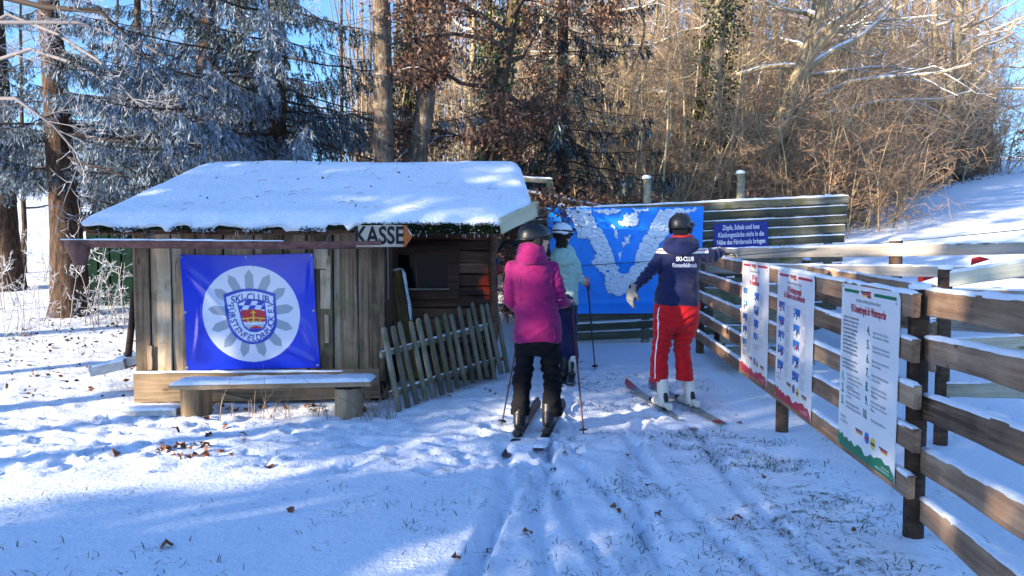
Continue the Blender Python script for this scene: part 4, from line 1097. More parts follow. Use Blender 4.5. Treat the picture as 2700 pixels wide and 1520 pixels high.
# ------------------------------------------------------------------ three rule posters on the fence
LOREM = {
 'red': [["1. Rücksicht auf", "andere Personen.", "Jeder Skifahrer und", "Snowboarder muss", "sich stets so ver-", "halten."]],
}
def poster(label, corners, ys, accent, title, kind, seed):
    """corners in photo pixels TL, TR, BR, BL; ys = distances of far and near edge"""
    TL, TR, BR, BL = [P(*c, (1.861 - .034) / (P(*c, 1.0).x - .058)) for c in corners]
    ex_ = (TR - TL); W = ex_.length; ex = ex_.normalized(); ez = ((TL - BL).normalized() + (TR - BR).normalized()).normalized()
    ez = (ez - ex * ez.dot(ex)).normalized(); Hh = ((TL - BL).length + (TR - BR).length) / 2
    po = thing("rule_poster", tuple(BL), label, "poster", "rule posters on the fence")
    c_ = .05
    extrude_poly("poster_sheet", [(0, 0), (W, 0), (W, Hh - c_ * .7), (W - c_ * .5, Hh), (0, Hh)], BL, ex, ez, .004, M['poster'], po)
    acc, tit = (M['printgreen'], M['printred']) if accent == 'green' else (M['printred'], M['printred'])
    def put(txt, u, w, size, mat, align='LEFT', wx=.8, bold=0.0, res=1, line=1.0, name="lettering"):
        v, t = text_mesh(txt, size, res, align, wx=wx, bold=bold, line=line)
        return flat_letters(name, v, t, tuple(BL + ex * (u * W) + ez * (w * Hh)), ex, ez, mat, po, .0018)
    def rect(u0, u1, w0, w1, mat, name="printed_bar", lift=.0012):
        return extrude_poly(name, [(u0 * W, w0 * Hh), (u1 * W, w0 * Hh), (u1 * W, w1 * Hh), (u0 * W, w1 * Hh)], BL - Vector((.0, 0, 0)) + ex.cross(ez) * lift, ex, ez, .0008, mat, po)
    rect(.05, .33, .955, .973, acc); rect(.60, .95, .955, .973, acc)
    # small emblem: striped wedge and letters
    for k, mt in enumerate((M['black'], M['printred'], M['printyellow'])):
        extrude_poly("emblem_stripe", [((.36 + .015 * k) * W, (.975 - .011 * k) * Hh), ((.36 + .015 * k + .006) * W, (.966 - .011 * k) * Hh), (.50 * W, (.966 - .011 * k) * Hh), (.50 * W, (.975 - .011 * k) * Hh)], BL + ex.cross(ez) * .0012, ex, ez, .0008, mt, po)
    put("SIS", .515, .957, .055, M['printred'], 'CENTER', .9, .002, 2)
    put("Eine Aktion der Stiftung Sicherheit im Skisport", .5, .915, .030, M['printdark'], 'CENTER', .62)
    for k, ln_ in enumerate(title): put(ln_, .5, .862 - .045 * k, .066, tit, 'CENTER', .62 if len(ln_) < 30 else .50, .0015, 2)
    rs = random.Random(seed)
    words = "Skifahrer und Snowboarder müssen sich stets so verhalten dass keine andere Person gefährdet oder geschädigt wird auf Sicht fahren Spur wählen nur am Rande der Piste aufsteigen Zeichen beachten bei Unfällen Hilfe leisten Ausweis".split()
    def para(n, ln):
        out = []
        for _ in range(n):
            s = ""
            while len(s) < ln: s += rs.choice(words) + " "
            out.append(s[:ln].strip())
        return "\n".join(out)
    if kind == 'rules':
        put("Skisportler und Snowboarder in aller\nWelt erleben die freie Natur. Sie ist\nHeimat für Tiere und Pflanzen, die\nauf empfindlichem Boden gedeihen.\nSie schätzt auch den Menschen\nwobei wir aufgerufen sind, die\nLandschaft zu schonen, um auch in\nZukunft Skisport und Snowboarding\nin einer intakten Umwelt ausüben\nzu können und nachhaltig zu sichern.\n\nDer Internationale Skiverband bittet\ndaher die Skisportler und Snow-\nboarder, folgende Regeln zu beachten:", .05, .65, .0225, M['printdark'], wx=.72, bold=.0004, line=1.08)
        items = [("1.", .05, .435, "Informieren Sie sich über Ihr\nausgewähltes Gebiet. Unterstützen\nSie die Orte, die sich um die\nUmwelt sorgen."), ("2.", .05, .36, "Wählen Sie umweltfreundliche\nVerkehrsmittel – Bus und Bahn –\nzur Anreise."), ("3.", .05, .285, "Bilden Sie Fahrgemeinschaften\nbei Anreise mit dem privaten Auto."),
                 ("4.", .50, .755, "Lassen Sie Ihr Auto am Skiort\nstehen, nehmen Sie den Skibus."), ("5.", .50, .675, "Fahren Sie nur bei ausreichender\nSchneedecke Ski und Snowboard."), ("6.", .50, .595, "Halten Sie sich an die markierten\nPisten und Loipen."), ("7.", .50, .515, "Beachten Sie Pistenmarkierungen\nund -sperrungen."), ("8.", .50, .435, "Verzichten Sie auf das Fahren\nabseits der Pisten besonders in\nWaldgebieten."), ("9.", .50, .355, "Fahren Sie nicht in geschützte\nGebiete. Schonen Sie Tiere und\nPflanzen."), ("10.", .46, .275, "Nehmen Sie Ihren Abfall mit.")]
        for (num, u, w, tx) in items:
            put(num, u, w, .074, M['printteal'], 'LEFT', .8, .002, 2)
            put(tx, u + .10 + (.05 if num == "10." else 0), w - .012, .024, M['printgrey'], wx=.70, bold=.0003)
    else:
        for col in range(2):
            for k in range(5):
                if kind == 'tips' and col == 1 and k == 4: 
                    put(para(5, 30), .50, .30, .02, M['printgrey'], wx=.7); continue
                u = .06 if col == 0 else .50; w = .71 - .115 * k - (.02 if col else 0)
                uw = .17; hh = .095
                rect(u, u + uw, w - hh / 2, w + hh / 2, M['printblue'], "printed_picture")
                # snowy slope and a little skier in the picture
                extrude_poly("picture_snow", [(u * W, (w - hh / 2) * Hh), ((u + uw) * W, (w - hh / 2) * Hh), ((u + uw) * W, (w - hh * rs.uniform(.0, .3)) * Hh), ((u + uw * .5) * W, (w + hh * rs.uniform(-.2, .15)) * Hh), (u * W, (w - hh * rs.uniform(.05, .35)) * Hh)], BL + ex.cross(ez) * .0016, ex, ez, .0006, M['white'], po)
                cx_, cz_ = u + uw * rs.uniform(.3, .7), w - hh * .02
                extrude_poly("picture_skier", [((cx_ - .02) * W, (cz_ - .032) * Hh), ((cx_ + .012) * W, (cz_ - .025) * Hh), ((cx_ + .03) * W, (cz_ + .012) * Hh), ((cx_ - .005) * W, (cz_ + .025) * Hh)], BL + ex.cross(ez) * .002, ex, ez, .0006, rs.choice([M['printred'], M['printdark'], M['printdark']]), po)
                for _ in range(5):
                    ax_, az_ = u + uw * rs.uniform(.12, .88), w + hh * rs.uniform(-.4, .35); r0_ = rs.uniform(.006, .016)
                    extrude_poly("picture_detail", [((ax_ + r0_ * math.cos(q_) * rs.uniform(.6, 1.8)) * W, (az_ + r0_ * .8 * math.sin(q_) * rs.uniform(.6, 1.8)) * Hh) for q_ in np.linspace(0, 6.28, 7, endpoint=False)], BL + ex.cross(ez) * rs.uniform(.0021, .0026), ex, ez, .0004, rs.choice([M['white'], M['white'], M['printdark'], M['printred'], M['printgrey']]), po)
                put("%d." % (k + 1 + 5 * col), u + uw + .015, w + hh * .40, .034, M['printred'], wx=.9, bold=.001)
                put(para(5, 17), u + uw + .045, w - .012, .019, M['printgrey'], wx=.72)
    put("Partner für\nIhre Sicherheit", .05, .175, .03, M['printdark'], wx=.65)
    for k, mt in enumerate((M['black'], M['printred'], M['printyellow'])):
        extrude_poly("emblem_stripe", [((.34 + .012 * k) * W, (.165 - .01 * k) * Hh), ((.34 + .012 * k) * W, (.157 - .01 * k) * Hh), (.47 * W, (.157 - .01 * k) * Hh), (.47 * W, (.165 - .01 * k) * Hh)], BL + ex.cross(ez) * .0012, ex, ez, .0008, mt, po)
        extrude_poly("emblem_stripe", [((.76 + .012 * k) * W, (.145 - .01 * k) * Hh), ((.76 + .012 * k) * W, (.137 - .01 * k) * Hh), (.89 * W, (.137 - .01 * k) * Hh), (.89 * W, (.145 - .01 * k) * Hh)], BL + ex.cross(ez) * .0012, ex, ez, .0008, mt, po)
    for (u, w, mt) in ((.55, .145, M['printblue']), (.655, .135, M['printyellow'])):
        extrude_poly("emblem_disc", [(u * W + .034 * math.cos(a), w * Hh + .034 * math.sin(a)) for a in np.linspace(0, 2 * math.pi, 18, endpoint=False)], BL + ex.cross(ez) * .0012, ex, ez, .0008, mt, po)
        extrude_poly("emblem_bar", [(u * W - .03, w * Hh - .01), (u * W + .03, w * Hh - .01), (u * W + .03, w * Hh + .004), (u * W - .03, w * Hh + .004)], BL + ex.cross(ez) * .0022, ex, ez, .0008, M['printred'] if mt == M['printblue'] else M['printdark'], po)
    mt_ = [(0, .09), (.05, .07), (.09, .085), (.13, .06), (.18, .075), (.22, .055), (.27, .07), (.33, .045), (.38, .07), (.45, .068), (.52, .035), (.57, .045), (.62, .068), (.68, .06), (.72, .075), (.80, .085), (.86, .065), (.92, .075), (1, .03)]
    extrude_poly("printed_mountains", [(0.001, 0.001), (W - .001, .001)] + [(max(.001, min(u, .999)) * W, w * Hh) for u, w in mt_[::-1]], BL + ex.cross(ez) * .0012, ex, ez, .0008, acc, po)
    put("Mehr Infos unter\nwww.sicherheit-im-skisport.de", .93, .032, .018, M['white'], 'RIGHT', .8)
    for (u, w) in ((.03, .985), (.95, .94), (.97, .02), (.03, .02)):
        t = Tubes(); q = BL + ex * u * W + ez * w * Hh; nn = ex.cross(ez); t.add([q, q + nn * .003, q + nn * .004], [.008, .007, .002], 8); a_ = t.arrays(); obj_at("screw", a_[0], a_[1], M['metal'], po, q)
    return po
poster("white poster with green mountains, nearest of the three on the fence", ((2231, 751), (2388, 778), (2368, 1288), (2209, 1167)), (4.94, 4.04), 'green', ["FIS-Umweltregeln für Wintersportler"], 'rules', 1)
poster("white poster with red mountains and ten pictures, middle one on the fence", ((2054, 713), (2151, 732), (2136, 1118), (2043, 1041)), (6.4, 5.48), 'red', ["FIS-Verhaltensregeln", "für Skifahrer und Snowboarder"], 'pics', 2)
poster("white poster with red mountains, farthest and smallest of the three", ((1960, 692), (2030, 701), (2020, 1031), (1953, 973)), (7.6, 6.66), 'red', ["DSV-Tipps", "für Schleppliftfahrer"], 'tips', 3)

# tow rope, hose, red markers
t = Tubes(); a, b = P(1312, 713, 10.4), P(2760, 600, 8.9)
t.add([a.lerp(b, k / 8) + Vector((0, 0, -.05 * math.sin(math.pi * k / 8))) for k in range(9)], [.006] * 9, 5); a_ = t.arrays()
tag(obj_at("tow_rope", a_[0], a_[1], plain("rope", (.05, .09, .1), .7), None, a), "thin dark tow rope stretched across in front of the tarpaulin", "rope")
t = Tubes(); t.add([P(1310, 668, 9.6), P(1330, 641, 9.6), P(1352, 640, 9.6), P(1376, 650, 9.6), P(1392, 668, 9.6)], [.022] * 5, 8); a_ = t.arrays()
tag(obj_at("hose", a_[0], a_[1], M['black'], None, P(1310, 668, 9.6), True), "black curved hose sticking out beside the hut's wall", "hose")
c = P(1311, 712, 9.6); bm = bmesh.new(); bmesh.ops.create_uvsphere(bm, u_segments=14, v_segments=9, radius=.055); 
for q in bm.verts: q.co.z *= 1.25
me = bpy.data.meshes.new("buoy"); bm.to_mesh(me); bm.free(); me.materials.append(M['red']); me.polygons.foreach_set("use_smooth", [True] * len(me.polygons))
bo = thing("red_buoy", tuple(c), "small red float hanging beside the hut's dark corner", "float"); ob_ = bpy.data.objects.new("float_body", me); link(ob_, bo)
t = Tubes(); t.add([c + Vector((0, 0, .06)), c + Vector((.02, 0, .14)), P(1330, 680, 9.6)], [.012, .008, .008], 6); a_ = t.arrays(); obj_at("float_cord", a_[0], a_[1], M['printblue'], bo, c)
for (px, py, Y, s, lab) in ((2445, 738, 9.6, .2, "red triangular pennant low beside the back fence post"), (2590, 690, 9.2, .22, "red pointed pennant lying on the slope beyond the rails"), (2030, 745, 9.8, .09, "tiny red scrap seen between posters and steps")):
    c = P(px, py, Y); q = thing("red_pennant", tuple(c), lab, "pennant", "red pennants in the snow")
    extrude_poly("cloth", [(-s * .6, -s * .15), (s * .45, .02), (-s * .1, s * .3), (-s * .5, s * .25)], c, (.96, -.2, .1), (0, .3, .95), .006, M['red'], q)

# ------------------------------------------------------------------ people
def loft(rings, seg=20):
    """rings: (centre, half axis a, half axis b); closed shell"""
    V, F = [], []
    ca = [math.cos(2 * math.pi * k / seg) for k in range(seg)]; sa = [math.sin(2 * math.pi * k / seg) for k in range(seg)]
    for (c, a, b) in rings:
        for k in range(seg): V.append(tuple(Vector(c) + Vector(a) * ca[k] + Vector(b) * sa[k]))
    n = len(rings)
    for i in range(n - 1):
        for k in range(seg):
            F.append((i * seg + k, i * seg + (k + 1) % seg, (i + 1) * seg + (k + 1) % seg, (i + 1) * seg + k))
    F.append(tuple(range(seg - 1, -1, -1))); F.append(tuple(range((n - 1) * seg, n * seg)))
    return V, F

def limb(pts, rad, seg=14, flat=1.0):
    """tube along joints with rounded ends"""
    pts = [Vector(p) for p in pts]; rings = []
    def ax(d):
        u = d.cross(Vector((0, 1, 0.13)))
        if u.length < 1e-4: u = d.cross(Vector((1, 0, 0)))
        u.normalize(); return u, d.cross(u).normalized()
    d0 = (pts[1] - pts[0]).normalized(); u, w = ax(d0)
    for q, s in ((-.9, .35), (-.55, .8)): rings.append((pts[0] + d0 * rad[0] * q, u * rad[0] * s, w * rad[0] * s * flat))
    for i, p in enumerate(pts):
        d = (pts[min(i + 1, len(pts) - 1)] - pts[max(i - 1, 0)]).normalized(); u, w = ax(d)
        rings.append((p, u * rad[i], w * rad[i] * flat))
    d1 = (pts[-1] - pts[-2]).normalized(); u, w = ax(d1)
    for q, s in ((.55, .8), (.9, .35)): rings.append((pts[-1] + d1 * rad[-1] * q, u * rad[-1] * s, w * rad[-1] * s * flat))
    return loft(rings, seg)

def ball(c, rx, ry, rz, rot=None, seg=16):
    c = Vector(c); X_, Y_, Z_ = Vector((1, 0, 0)), Vector((0, 1, 0)), Vector((0, 0, 1))
    if rot is not None: X_, Y_, Z_ = rot @ X_, rot @ Y_, rot @ Z_
    rings = []
    for k in range(1, 12):
        t = math.pi * k / 12; rings.append((c - Z_ * rz * math.cos(t), X_ * rx * math.sin(t), Y_ * ry * math.sin(t)))
    return loft(rings, seg)

def fuse(name, shells, voxel=.012, smooth=8, wrinkle=0.0, wscale=9.0, seed=0, folds=()):
    """unite closed shells into one continuous skin, relax it, add cloth folds"""
    V, F, off = [], [], 0
    for (v, f) in shells:
        V += v; F += [tuple(i + off for i in q) for q in f]; off += len(v)
    me = bpy.data.meshes.new(name); me.from_pydata(V, [], F); me.update()
    o = bpy.data.objects.new("fuse_tmp", me); COL.objects.link(o)
    r = o.modifiers.new("r", 'REMESH'); r.mode = 'VOXEL'; r.voxel_size = voxel
    if smooth:
        s = o.modifiers.new("s", 'SMOOTH'); s.factor = .5; s.iterations = smooth
    dg = bpy.context.evaluated_depsgraph_get(); dg.update()
    res = bpy.data.meshes.new_from_object(o.evaluated_get(dg)); res.name = name
    bpy.data.objects.remove(o); bpy.data.meshes.remove(me)
    n = len(res.vertices); co = np.empty(n * 3, dtype=np.float32); res.vertices.foreach_get("co", co); co = co.reshape(-1, 3).astype(float)
    if wrinkle:
        no = np.empty(n * 3, dtype=np.float32); res.vertices.foreach_get("normal", no); no = no.reshape(-1, 3)
        a = fbm(co[:, 0] * wscale * .55 + co[:, 2] * wscale * .5 + seed, co[:, 2] * wscale + co[:, 1] * wscale * .6, 200 + seed, 3)
        b = np.abs(fbm(co[:, 0] * wscale * .5 - co[:, 2] * wscale * .8, co[:, 1] * wscale * .6 + co[:, 2] * wscale * .5, 230 + seed, 2))
        amt = (a * 1.7 - b * 1.9) * wrinkle
        for (fp, fr, fa, ff, fdir) in folds:                            # bunched folds around a joint
            dv = co - np.array(fp); dd = np.linalg.norm(dv, axis=1); ph = dv @ np.array(fdir) * ff + 5 * fbm(co[:, 0] * 6 + seed, co[:, 2] * 6 + co[:, 1] * 5, 260 + seed, 2)
            amt = amt + 1.5 * fa * np.exp(-(dd / fr) ** 2) * (np.abs(np.sin(ph)) ** .7 - .6)
        co = co + no * amt[:, None]
        res.vertices.foreach_set("co", co.astype(np.float32).ravel())
    res.polygons.foreach_set("use_smooth", [True] * len(res.polygons)); res.update()
    return res

def put(name, me, mat, parent):
    """hang a world-space mesh on a person"""
    me.materials.clear(); me.materials.append(mat)
    o = bpy.data.objects.new(name, me); link(o, parent); o.location = -wloc(parent)
    return o

def rings_px(spec, Y, k=None):
    """torso rings from (pixel y, centre x, half width in px, half depth in m, shift in depth)"""
    out = []
    for s in spec:
        py, cx, hw, dep = s[:4]; dy = s[4] if len(s) > 4 else 0; tilt = s[5] if len(s) > 5 else 0
        m = Y / FPX; c = P(cx, py, Y + dy)
        out.append((c, Vector((hw * m, 0, tilt)), Vector((0, dep, 0))))
    return out

def bvh_of(me):
    v = [tuple(x.co) for x in me.vertices]; p = [tuple(q.vertices) for q in me.polygons]
    return BVHTree.FromPolygons(v, p)

def glove(wrist, along, palm, thumbside, curl, size=1.0):
    """five fingered glove; along = direction of the hand, palm = palm normal, curl in radians per joint"""
    a = Vector(along).normalized(); n = Vector(palm).normalized(); n = (n - a * n.dot(a)).normalized(); s = a.cross(n) * thumbside
    w = Vector(wrist); k = size; sh = []
    sh.append(loft([(w - a * .045 * k, s * .036 * k, n * .034 * k), (w, s * .037 * k, n * .03 * k), (w + a * .05 * k, s * .047 * k, n * .024 * k), (w + a * .095 * k, s * .046 * k, n * .021 * k), (w + a * .105 * k, s * .03 * k, n * .014 * k)], 14))
    for i, (off, ln) in enumerate(((.034, .085), (.012, .095), (-.011, .09), (-.033, .07))):
        p = w + a * .088 * k + s * off * k; d = a.copy(); pts = [p - a * .02 * k, p]; ax = s * thumbside
        c = curl * (1 + .12 * i)
        for seg_ in range(3):
            q = Quaternion(s, c * thumbside * (1 if True else -1)); 
            d1 = (d * math.cos(c) + n * math.sin(c)).normalized(); 
            nn = (n * math.cos(c) - d * math.sin(c)).normalized(); d, n_l = d1, nn
            p = p + d * ln * k * (.42, .33, .25)[seg_]; pts.append(p); n = nn
        n = Vector(palm).normalized(); n = (n - a * n.dot(a)).normalized()
        sh.append(limb(pts, [.0125 * k, .0125 * k, .0118 * k, .011 * k, .0095 * k], 8))
    p = w + a * .025 * k + s * .036 * k; d = (a * .62 + s * .6 + n * .45).normalized(); d2 = (a * .85 + s * .1 + n * .6).normalized()
    sh.append(limb([p - d * .02 * k, p, p + d * .04 * k, p + d * .04 * k + d2 * .036 * k], [.015 * k, .0155 * k, .0135 * k, .0115 * k], 8))
    return fuse("glove", sh, .0065 * k, 3)

def head_shells(c, yaw, s=1.0):
    """head with brow, nose, lips, chin and ears; yaw = direction of the face (0 = away from the camera, + = to the right)"""
    rot = Matrix.Rotation(-yaw, 3, 'Z'); c = Vector(c)
    def q(x, y, z): return c + rot @ Vector((x * s, y * s, z * s))
    sh = [ball(c, .075 * s, .095 * s, .115 * s, rot), ball(q(0, .035, -.055), .058 * s, .062 * s, .068 * s, rot), ball(q(0, .072, -.098), .026 * s, .022 * s, .02 * s, rot),
          ball(q(0, .092, .028), .05 * s, .012 * s, .012 * s, rot), limb([q(0, .09, .02), q(0, .108, -.012), q(0, .112, -.025)], [.009 * s, .012 * s, .013 * s], 8), ball(q(0, .088, -.058), .024 * s, .012 * s, .007 * s, rot), ball(q(0, .085, -.070), .022 * s, .012 * s, .008 * s, rot)]
    for e in (-1, 1): sh.append(ball(q(.075 * e, -.005, -.005), .012 * s, .022 * s, .034 * s, rot)); sh.append(ball(q(.038 * e, .072, -.03), .022 * s, .02 * s, .02 * s, rot))
    return sh

def helmet(c, yaw, hw, mat, parent, s=1.0, vents=True, pitch=0.0):
    """ski helmet shell with brim edge, ear pads, vent slots, rear dial and goggles strap"""
    rot = Matrix.Rotation(-yaw, 3, 'Z') @ Matrix.Rotation(pitch, 3, 'X'); c = Vector(c)
    V, F = [], []; seg, rows = 32, 14
    for i in range(rows + 1):
        t = (math.pi * .56) * i / rows
        for k in range(seg):
            a = 2 * math.pi * k / seg; r_ = math.sin(t) if i else .001
            x, y, z = hw * r_ * math.sin(a), hw * 1.24 * r_ * math.cos(a), hw * (.96 - .05 * max(0, math.cos(a))) * math.cos(t)
            cut = 1.0
            if i >= rows - 3:                                            # lower at the nape and ears, higher over the brow
                z += (.25 * hw * max(0, math.cos(a)) - .22 * hw * max(0, -math.cos(a)) - .10 * hw * abs(math.sin(a))) * (i - (rows - 4)) / 4
            ridge = 1 + .02 * math.cos(3 * a) * math.sin(t)
            V.append(tuple(c + rot @ Vector((x * ridge, y * ridge, z))))
    for i in range(rows):
        for k in range(seg): F.append((i * seg + k, i * seg + (k + 1) % seg, (i + 1) * seg + (k + 1) % seg, (i + 1) * seg + k))
    n0 = len(V)
    for k in range(seg):                                                # rolled rim, then inner lining
        p = Vector(V[rows * seg + k]); V.append(tuple(p + (c - p) * .07 + Vector((0, 0, -.006))))
    for k in range(seg):
        p = Vector(V[n0 + k]); V.append(tuple(c + (p - c) * .85 + Vector((0, 0, .03))))
    for k in range(seg):
        F.append((rows * seg + k, rows * seg + (k + 1) % seg, n0 + (k + 1) % seg, n0 + k)); F.append((n0 + k, n0 + (k + 1) % seg, n0 + seg + (k + 1) % seg, n0 + seg + k))
    me = bpy.data.meshes.new("helmet"); me.from_pydata(V, [], F); me.polygons.foreach_set("use_smooth", [True] * len(F))
    h = put("helmet", me, mat, parent)
    for e in (-1, 1):
        put("ear_pad", fuse("ear_pad", [ball(c + rot @ Vector((.86 * hw * e, .05 * hw, -.42 * hw)), .018, .045, .05, rot)], .008, 2), M['cloth_black'], h)
    br = [c + rot @ Vector((hw * .95 * math.sin(a), hw * 1.24 * math.cos(a) + .012, -.01 - .05 * hw * (1 - math.cos(a)))) for a in np.linspace(-1.0, 1.0, 9)]
    put("brim", fuse("brim", [limb(br, [.008, .012, .014, .015, .015, .015, .014, .012, .008], 8, .6)], .006, 1), mat, h)
    dl = [c + rot @ Vector((hw * 1.0 * math.sin(a), hw * 1.22 * math.cos(a), -.36 * hw)) for a in np.linspace(2.3, 3.98, 9)]
    put("rear_rim", fuse("rear_rim", [limb(dl, [.008, .011, .012, .012, .012, .012, .012, .011, .008], 8, .7)], .006, 1), M['black'], h)
    if vents:
        for (x, y) in ((-.35, .1), (.35, .1), (-.2, -.45), (.2, -.45), (.0, .35)):
            z = .98 * hw * math.sqrt(max(.05, 1 - x * x - (y / 1.18) ** 2)) + .001
            put("vent", fuse("vent", [ball(c + rot @ Vector((x * hw, y * hw, z)), .008, .026, .006, rot)], .004, 0), M['black'], h)
    return h, rot

def cloth(name, col, rough=.75, bump=.25, scale=26, sheen=.15, var=.12):
    return plain(name, col, rough, .2, bump, scale, var, sheen=sheen)
M['skin'] = plain("skin", (.56, .30, .21), .5, .35, .1, 60, .08)
M['magenta'] = cloth("magenta_softshell", (.20, .003, .085))
M['mint'] = cloth("mint_shell", (.30, .46, .42))
M['navy'] = cloth("navy_shell", (.004, .009, .055))
M['navyp'] = cloth("navy_trousers", (.008, .012, .06))
M['redp'] = cloth("red_trousers", (.50, .006, .012))
M['blackp'] = cloth("black_trousers", (.004, .004, .006), .9, .3, 22, .0)
M['cloth_black'] = cloth("black_fabric", (.012, .012, .014), .9)
M['hel_black'] = plain("black_helmet", (.010, .011, .014), .38, .4)
M['hel_white'] = plain("white_helmet", (.62, .66, .72), .35, .4)
M['boot_white'] = plain("white_boot", (.62, .62, .58), .35, .4)
M['boot_black'] = plain("black_boot", (.015, .016, .02), .4, .4)
M['glovewhite'] = plain("white_leather", (.2, .2, .185), .7, .25, .2, 40)
M['coral'] = plain("coral_fabric", (.75, .16, .12), .8, .2)
M['hair'] = plain("dark_hair", (.02, .012, .008), .6, .3, .5, 90)
M['ski_dark'] = plain("ski_top_dark", (.02, .025, .04), .3, .5)
M['ski_grey'] = plain("ski_top_grey", (.20, .23, .22), .35, .5, .05, 12, .5)
M['ski_red'] = plain("ski_tip_red", (.32, .01, .02), .3, .5)
M['ski_edge'] = plain("ski_edge", (.25, .26, .28), .3, .5, metal=.7)
M['pole'] = plain("pole_dark", (.02, .02, .03), .35, .5)
M['pole_red'] = plain("pole_red", (.07, .008, .012), .4, .4)

# navy jacket with the white and red chest band printed round it (by height in the cloth)
zb0 = P(1790, 666, 7.25).z; xb1 = P(1868, 660, 7.25).x
m, nt, b = new_mat("navy_jacket_band"); L = nt.links.new
geo = N(nt, "ShaderNodeTexCoord"); sp_ = N(nt, "ShaderNodeSeparateXYZ"); L(geo.outputs["Object"], sp_.inputs[0])
mx_ = N(nt, "ShaderNodeMath", operation='SUBTRACT'); L(sp_.outputs[0], mx_.inputs[0]); mx_.inputs[1].default_value = P(1793, 666, 7.25).x
ab = N(nt, "ShaderNodeMath", operation='ABSOLUTE'); L(mx_.outputs[0], ab.inputs[0])
ma = N(nt, "ShaderNodeMath", operation='MULTIPLY_ADD'); L(ab.outputs[0], ma.inputs[0]); ma.inputs[1].default_value = -.04; L(sp_.outputs[2], ma.inputs[2])
sb = N(nt, "ShaderNodeMath", operation='SUBTRACT'); L(ma.outputs[0], sb.inputs[0]); sb.inputs[1].default_value = zb0 - .020
sc_ = N(nt, "ShaderNodeMath", operation='MULTIPLY'); L(sb.outputs[0], sc_.inputs[0]); sc_.inputs[1].default_value = 1 / .12
cr_ = ramp(nt, [(0, (.004, .009, .055)), (.02, (.68, .68, .66)), (.22, (.45, .02, .02)), (.30, (.68, .68, .66)), (.42, (.004, .009, .055))], 'CONSTANT')
L(sc_.outputs[0], cr_.inputs[0])
lt = N(nt, "ShaderNodeMath", operation='LESS_THAN'); L(sp_.outputs[0], lt.inputs[0]); lt.inputs[1].default_value = xb1
mm = N(nt, "ShaderNodeMix", data_type='RGBA'); L(lt.outputs[0], mm.inputs[0]); mm.inputs[6].default_value = (.004, .009, .055, 1); L(cr_.outputs[0], mm.inputs[7])
L(mm.outputs[2], b.inputs["Base Color"]); b.inputs["Roughness"].default_value = .75; b.inputs["Sheen Weight"].default_value = .3; b.inputs["Specular IOR Level"].default_value = .2
nz = N(nt, "ShaderNodeTexNoise"); nz.inputs["Scale"].default_value = 26; L(geo.outputs["Object"], nz.inputs["Vector"]); bp = N(nt, "ShaderNodeBump"); bp.inputs["Strength"].default_value = .25; bp.inputs["Distance"].default_value = .01
L(nz.outputs["Fac"], bp.inputs["Height"]); L(bp.outputs[0], b.inputs["Normal"])
M['jacket_band'] = m

def person(label, foot, shells):
    me = fuse("body", shells, .014, 3)
    me.materials.append(M['skin'])
    o = bpy.data.objects.new("person", me); link(o); 
    # origin at the feet: move mesh data
    me.transform(Matrix.Translation(-Vector(foot))); o.location = foot
    return tag(o, label, "person")

def boot(ankle, heading, mat, parent, s=1.0, cuff=.20):
    """ski boot: shell, cuff, sole lugs, buckles"""
    a = Vector(ankle); h = Vector((math.sin(heading), math.cos(heading), 0)); r = Vector((h.y, -h.x, 0)); g = a.z
    def q(f, s_, z): return a + h * f * s + r * s_ * s + Vector((0, 0, z * s))
    sh = [loft([(q(-.075, 0, .012), h * .03 * s, r * .03 * s), (q(.0, 0, .0), h * .001, r * .001)], 4)] if False else []
    sh.append(loft([(q(-.11, 0, .05), r * .034 * s, Vector((0, 0, .042 * s))), (q(-.06, 0, .062), r * .046 * s, Vector((0, 0, .06 * s))), (q(.04, 0, .062), r * .048 * s, Vector((0, 0, .058 * s))), (q(.13, 0, .05), r * .05 * s, Vector((0, 0, .045 * s))), (q(.19, 0, .038), r * .034 * s, Vector((0, 0, .028 * s)))], 16))
    sh.append(loft([(q(-.05, 0, .06), h * .07 * s, r * .05 * s), (q(-.04, 0, .14), h * .07 * s, r * .055 * s), (q(-.03, 0, .18), h * .07 * s, r * .056 * s), (q(-.02, 0, cuff + .03), h * .07 * s, r * .056 * s)], 16))
    b = put("boot", fuse("boot", sh, .009, 2), mat, parent)
    for f in (-.1, .16):
        me = fuse("sole", [loft([(q(f - .045, 0, .012), r * .034 * s, Vector((0, 0, .014 * s))), (q(f + .045, 0, .012), r * .034 * s, Vector((0, 0, .014 * s)))], 4)], .006, 0); put("sole_lug", me, M['black'], b)
    put("heel_spoiler", fuse("spoiler", [loft([(q(-.125, 0, .07), r * .022 * s, h * .012 * s), (q(-.108, 0, .12), r * .028 * s, h * .014 * s), (q(-.095, 0, .165), r * .02 * s, h * .012 * s)], 10)], .006, 1), M['black'], b)
    for z in (.09, .14):
        put("buckle", fuse("buckle", [limb([q(-.02, .054, z), q(.03, .056, z + .012)], [.009 * s, .008 * s], 6)], .005, 0), M['metal'], b)
    return b

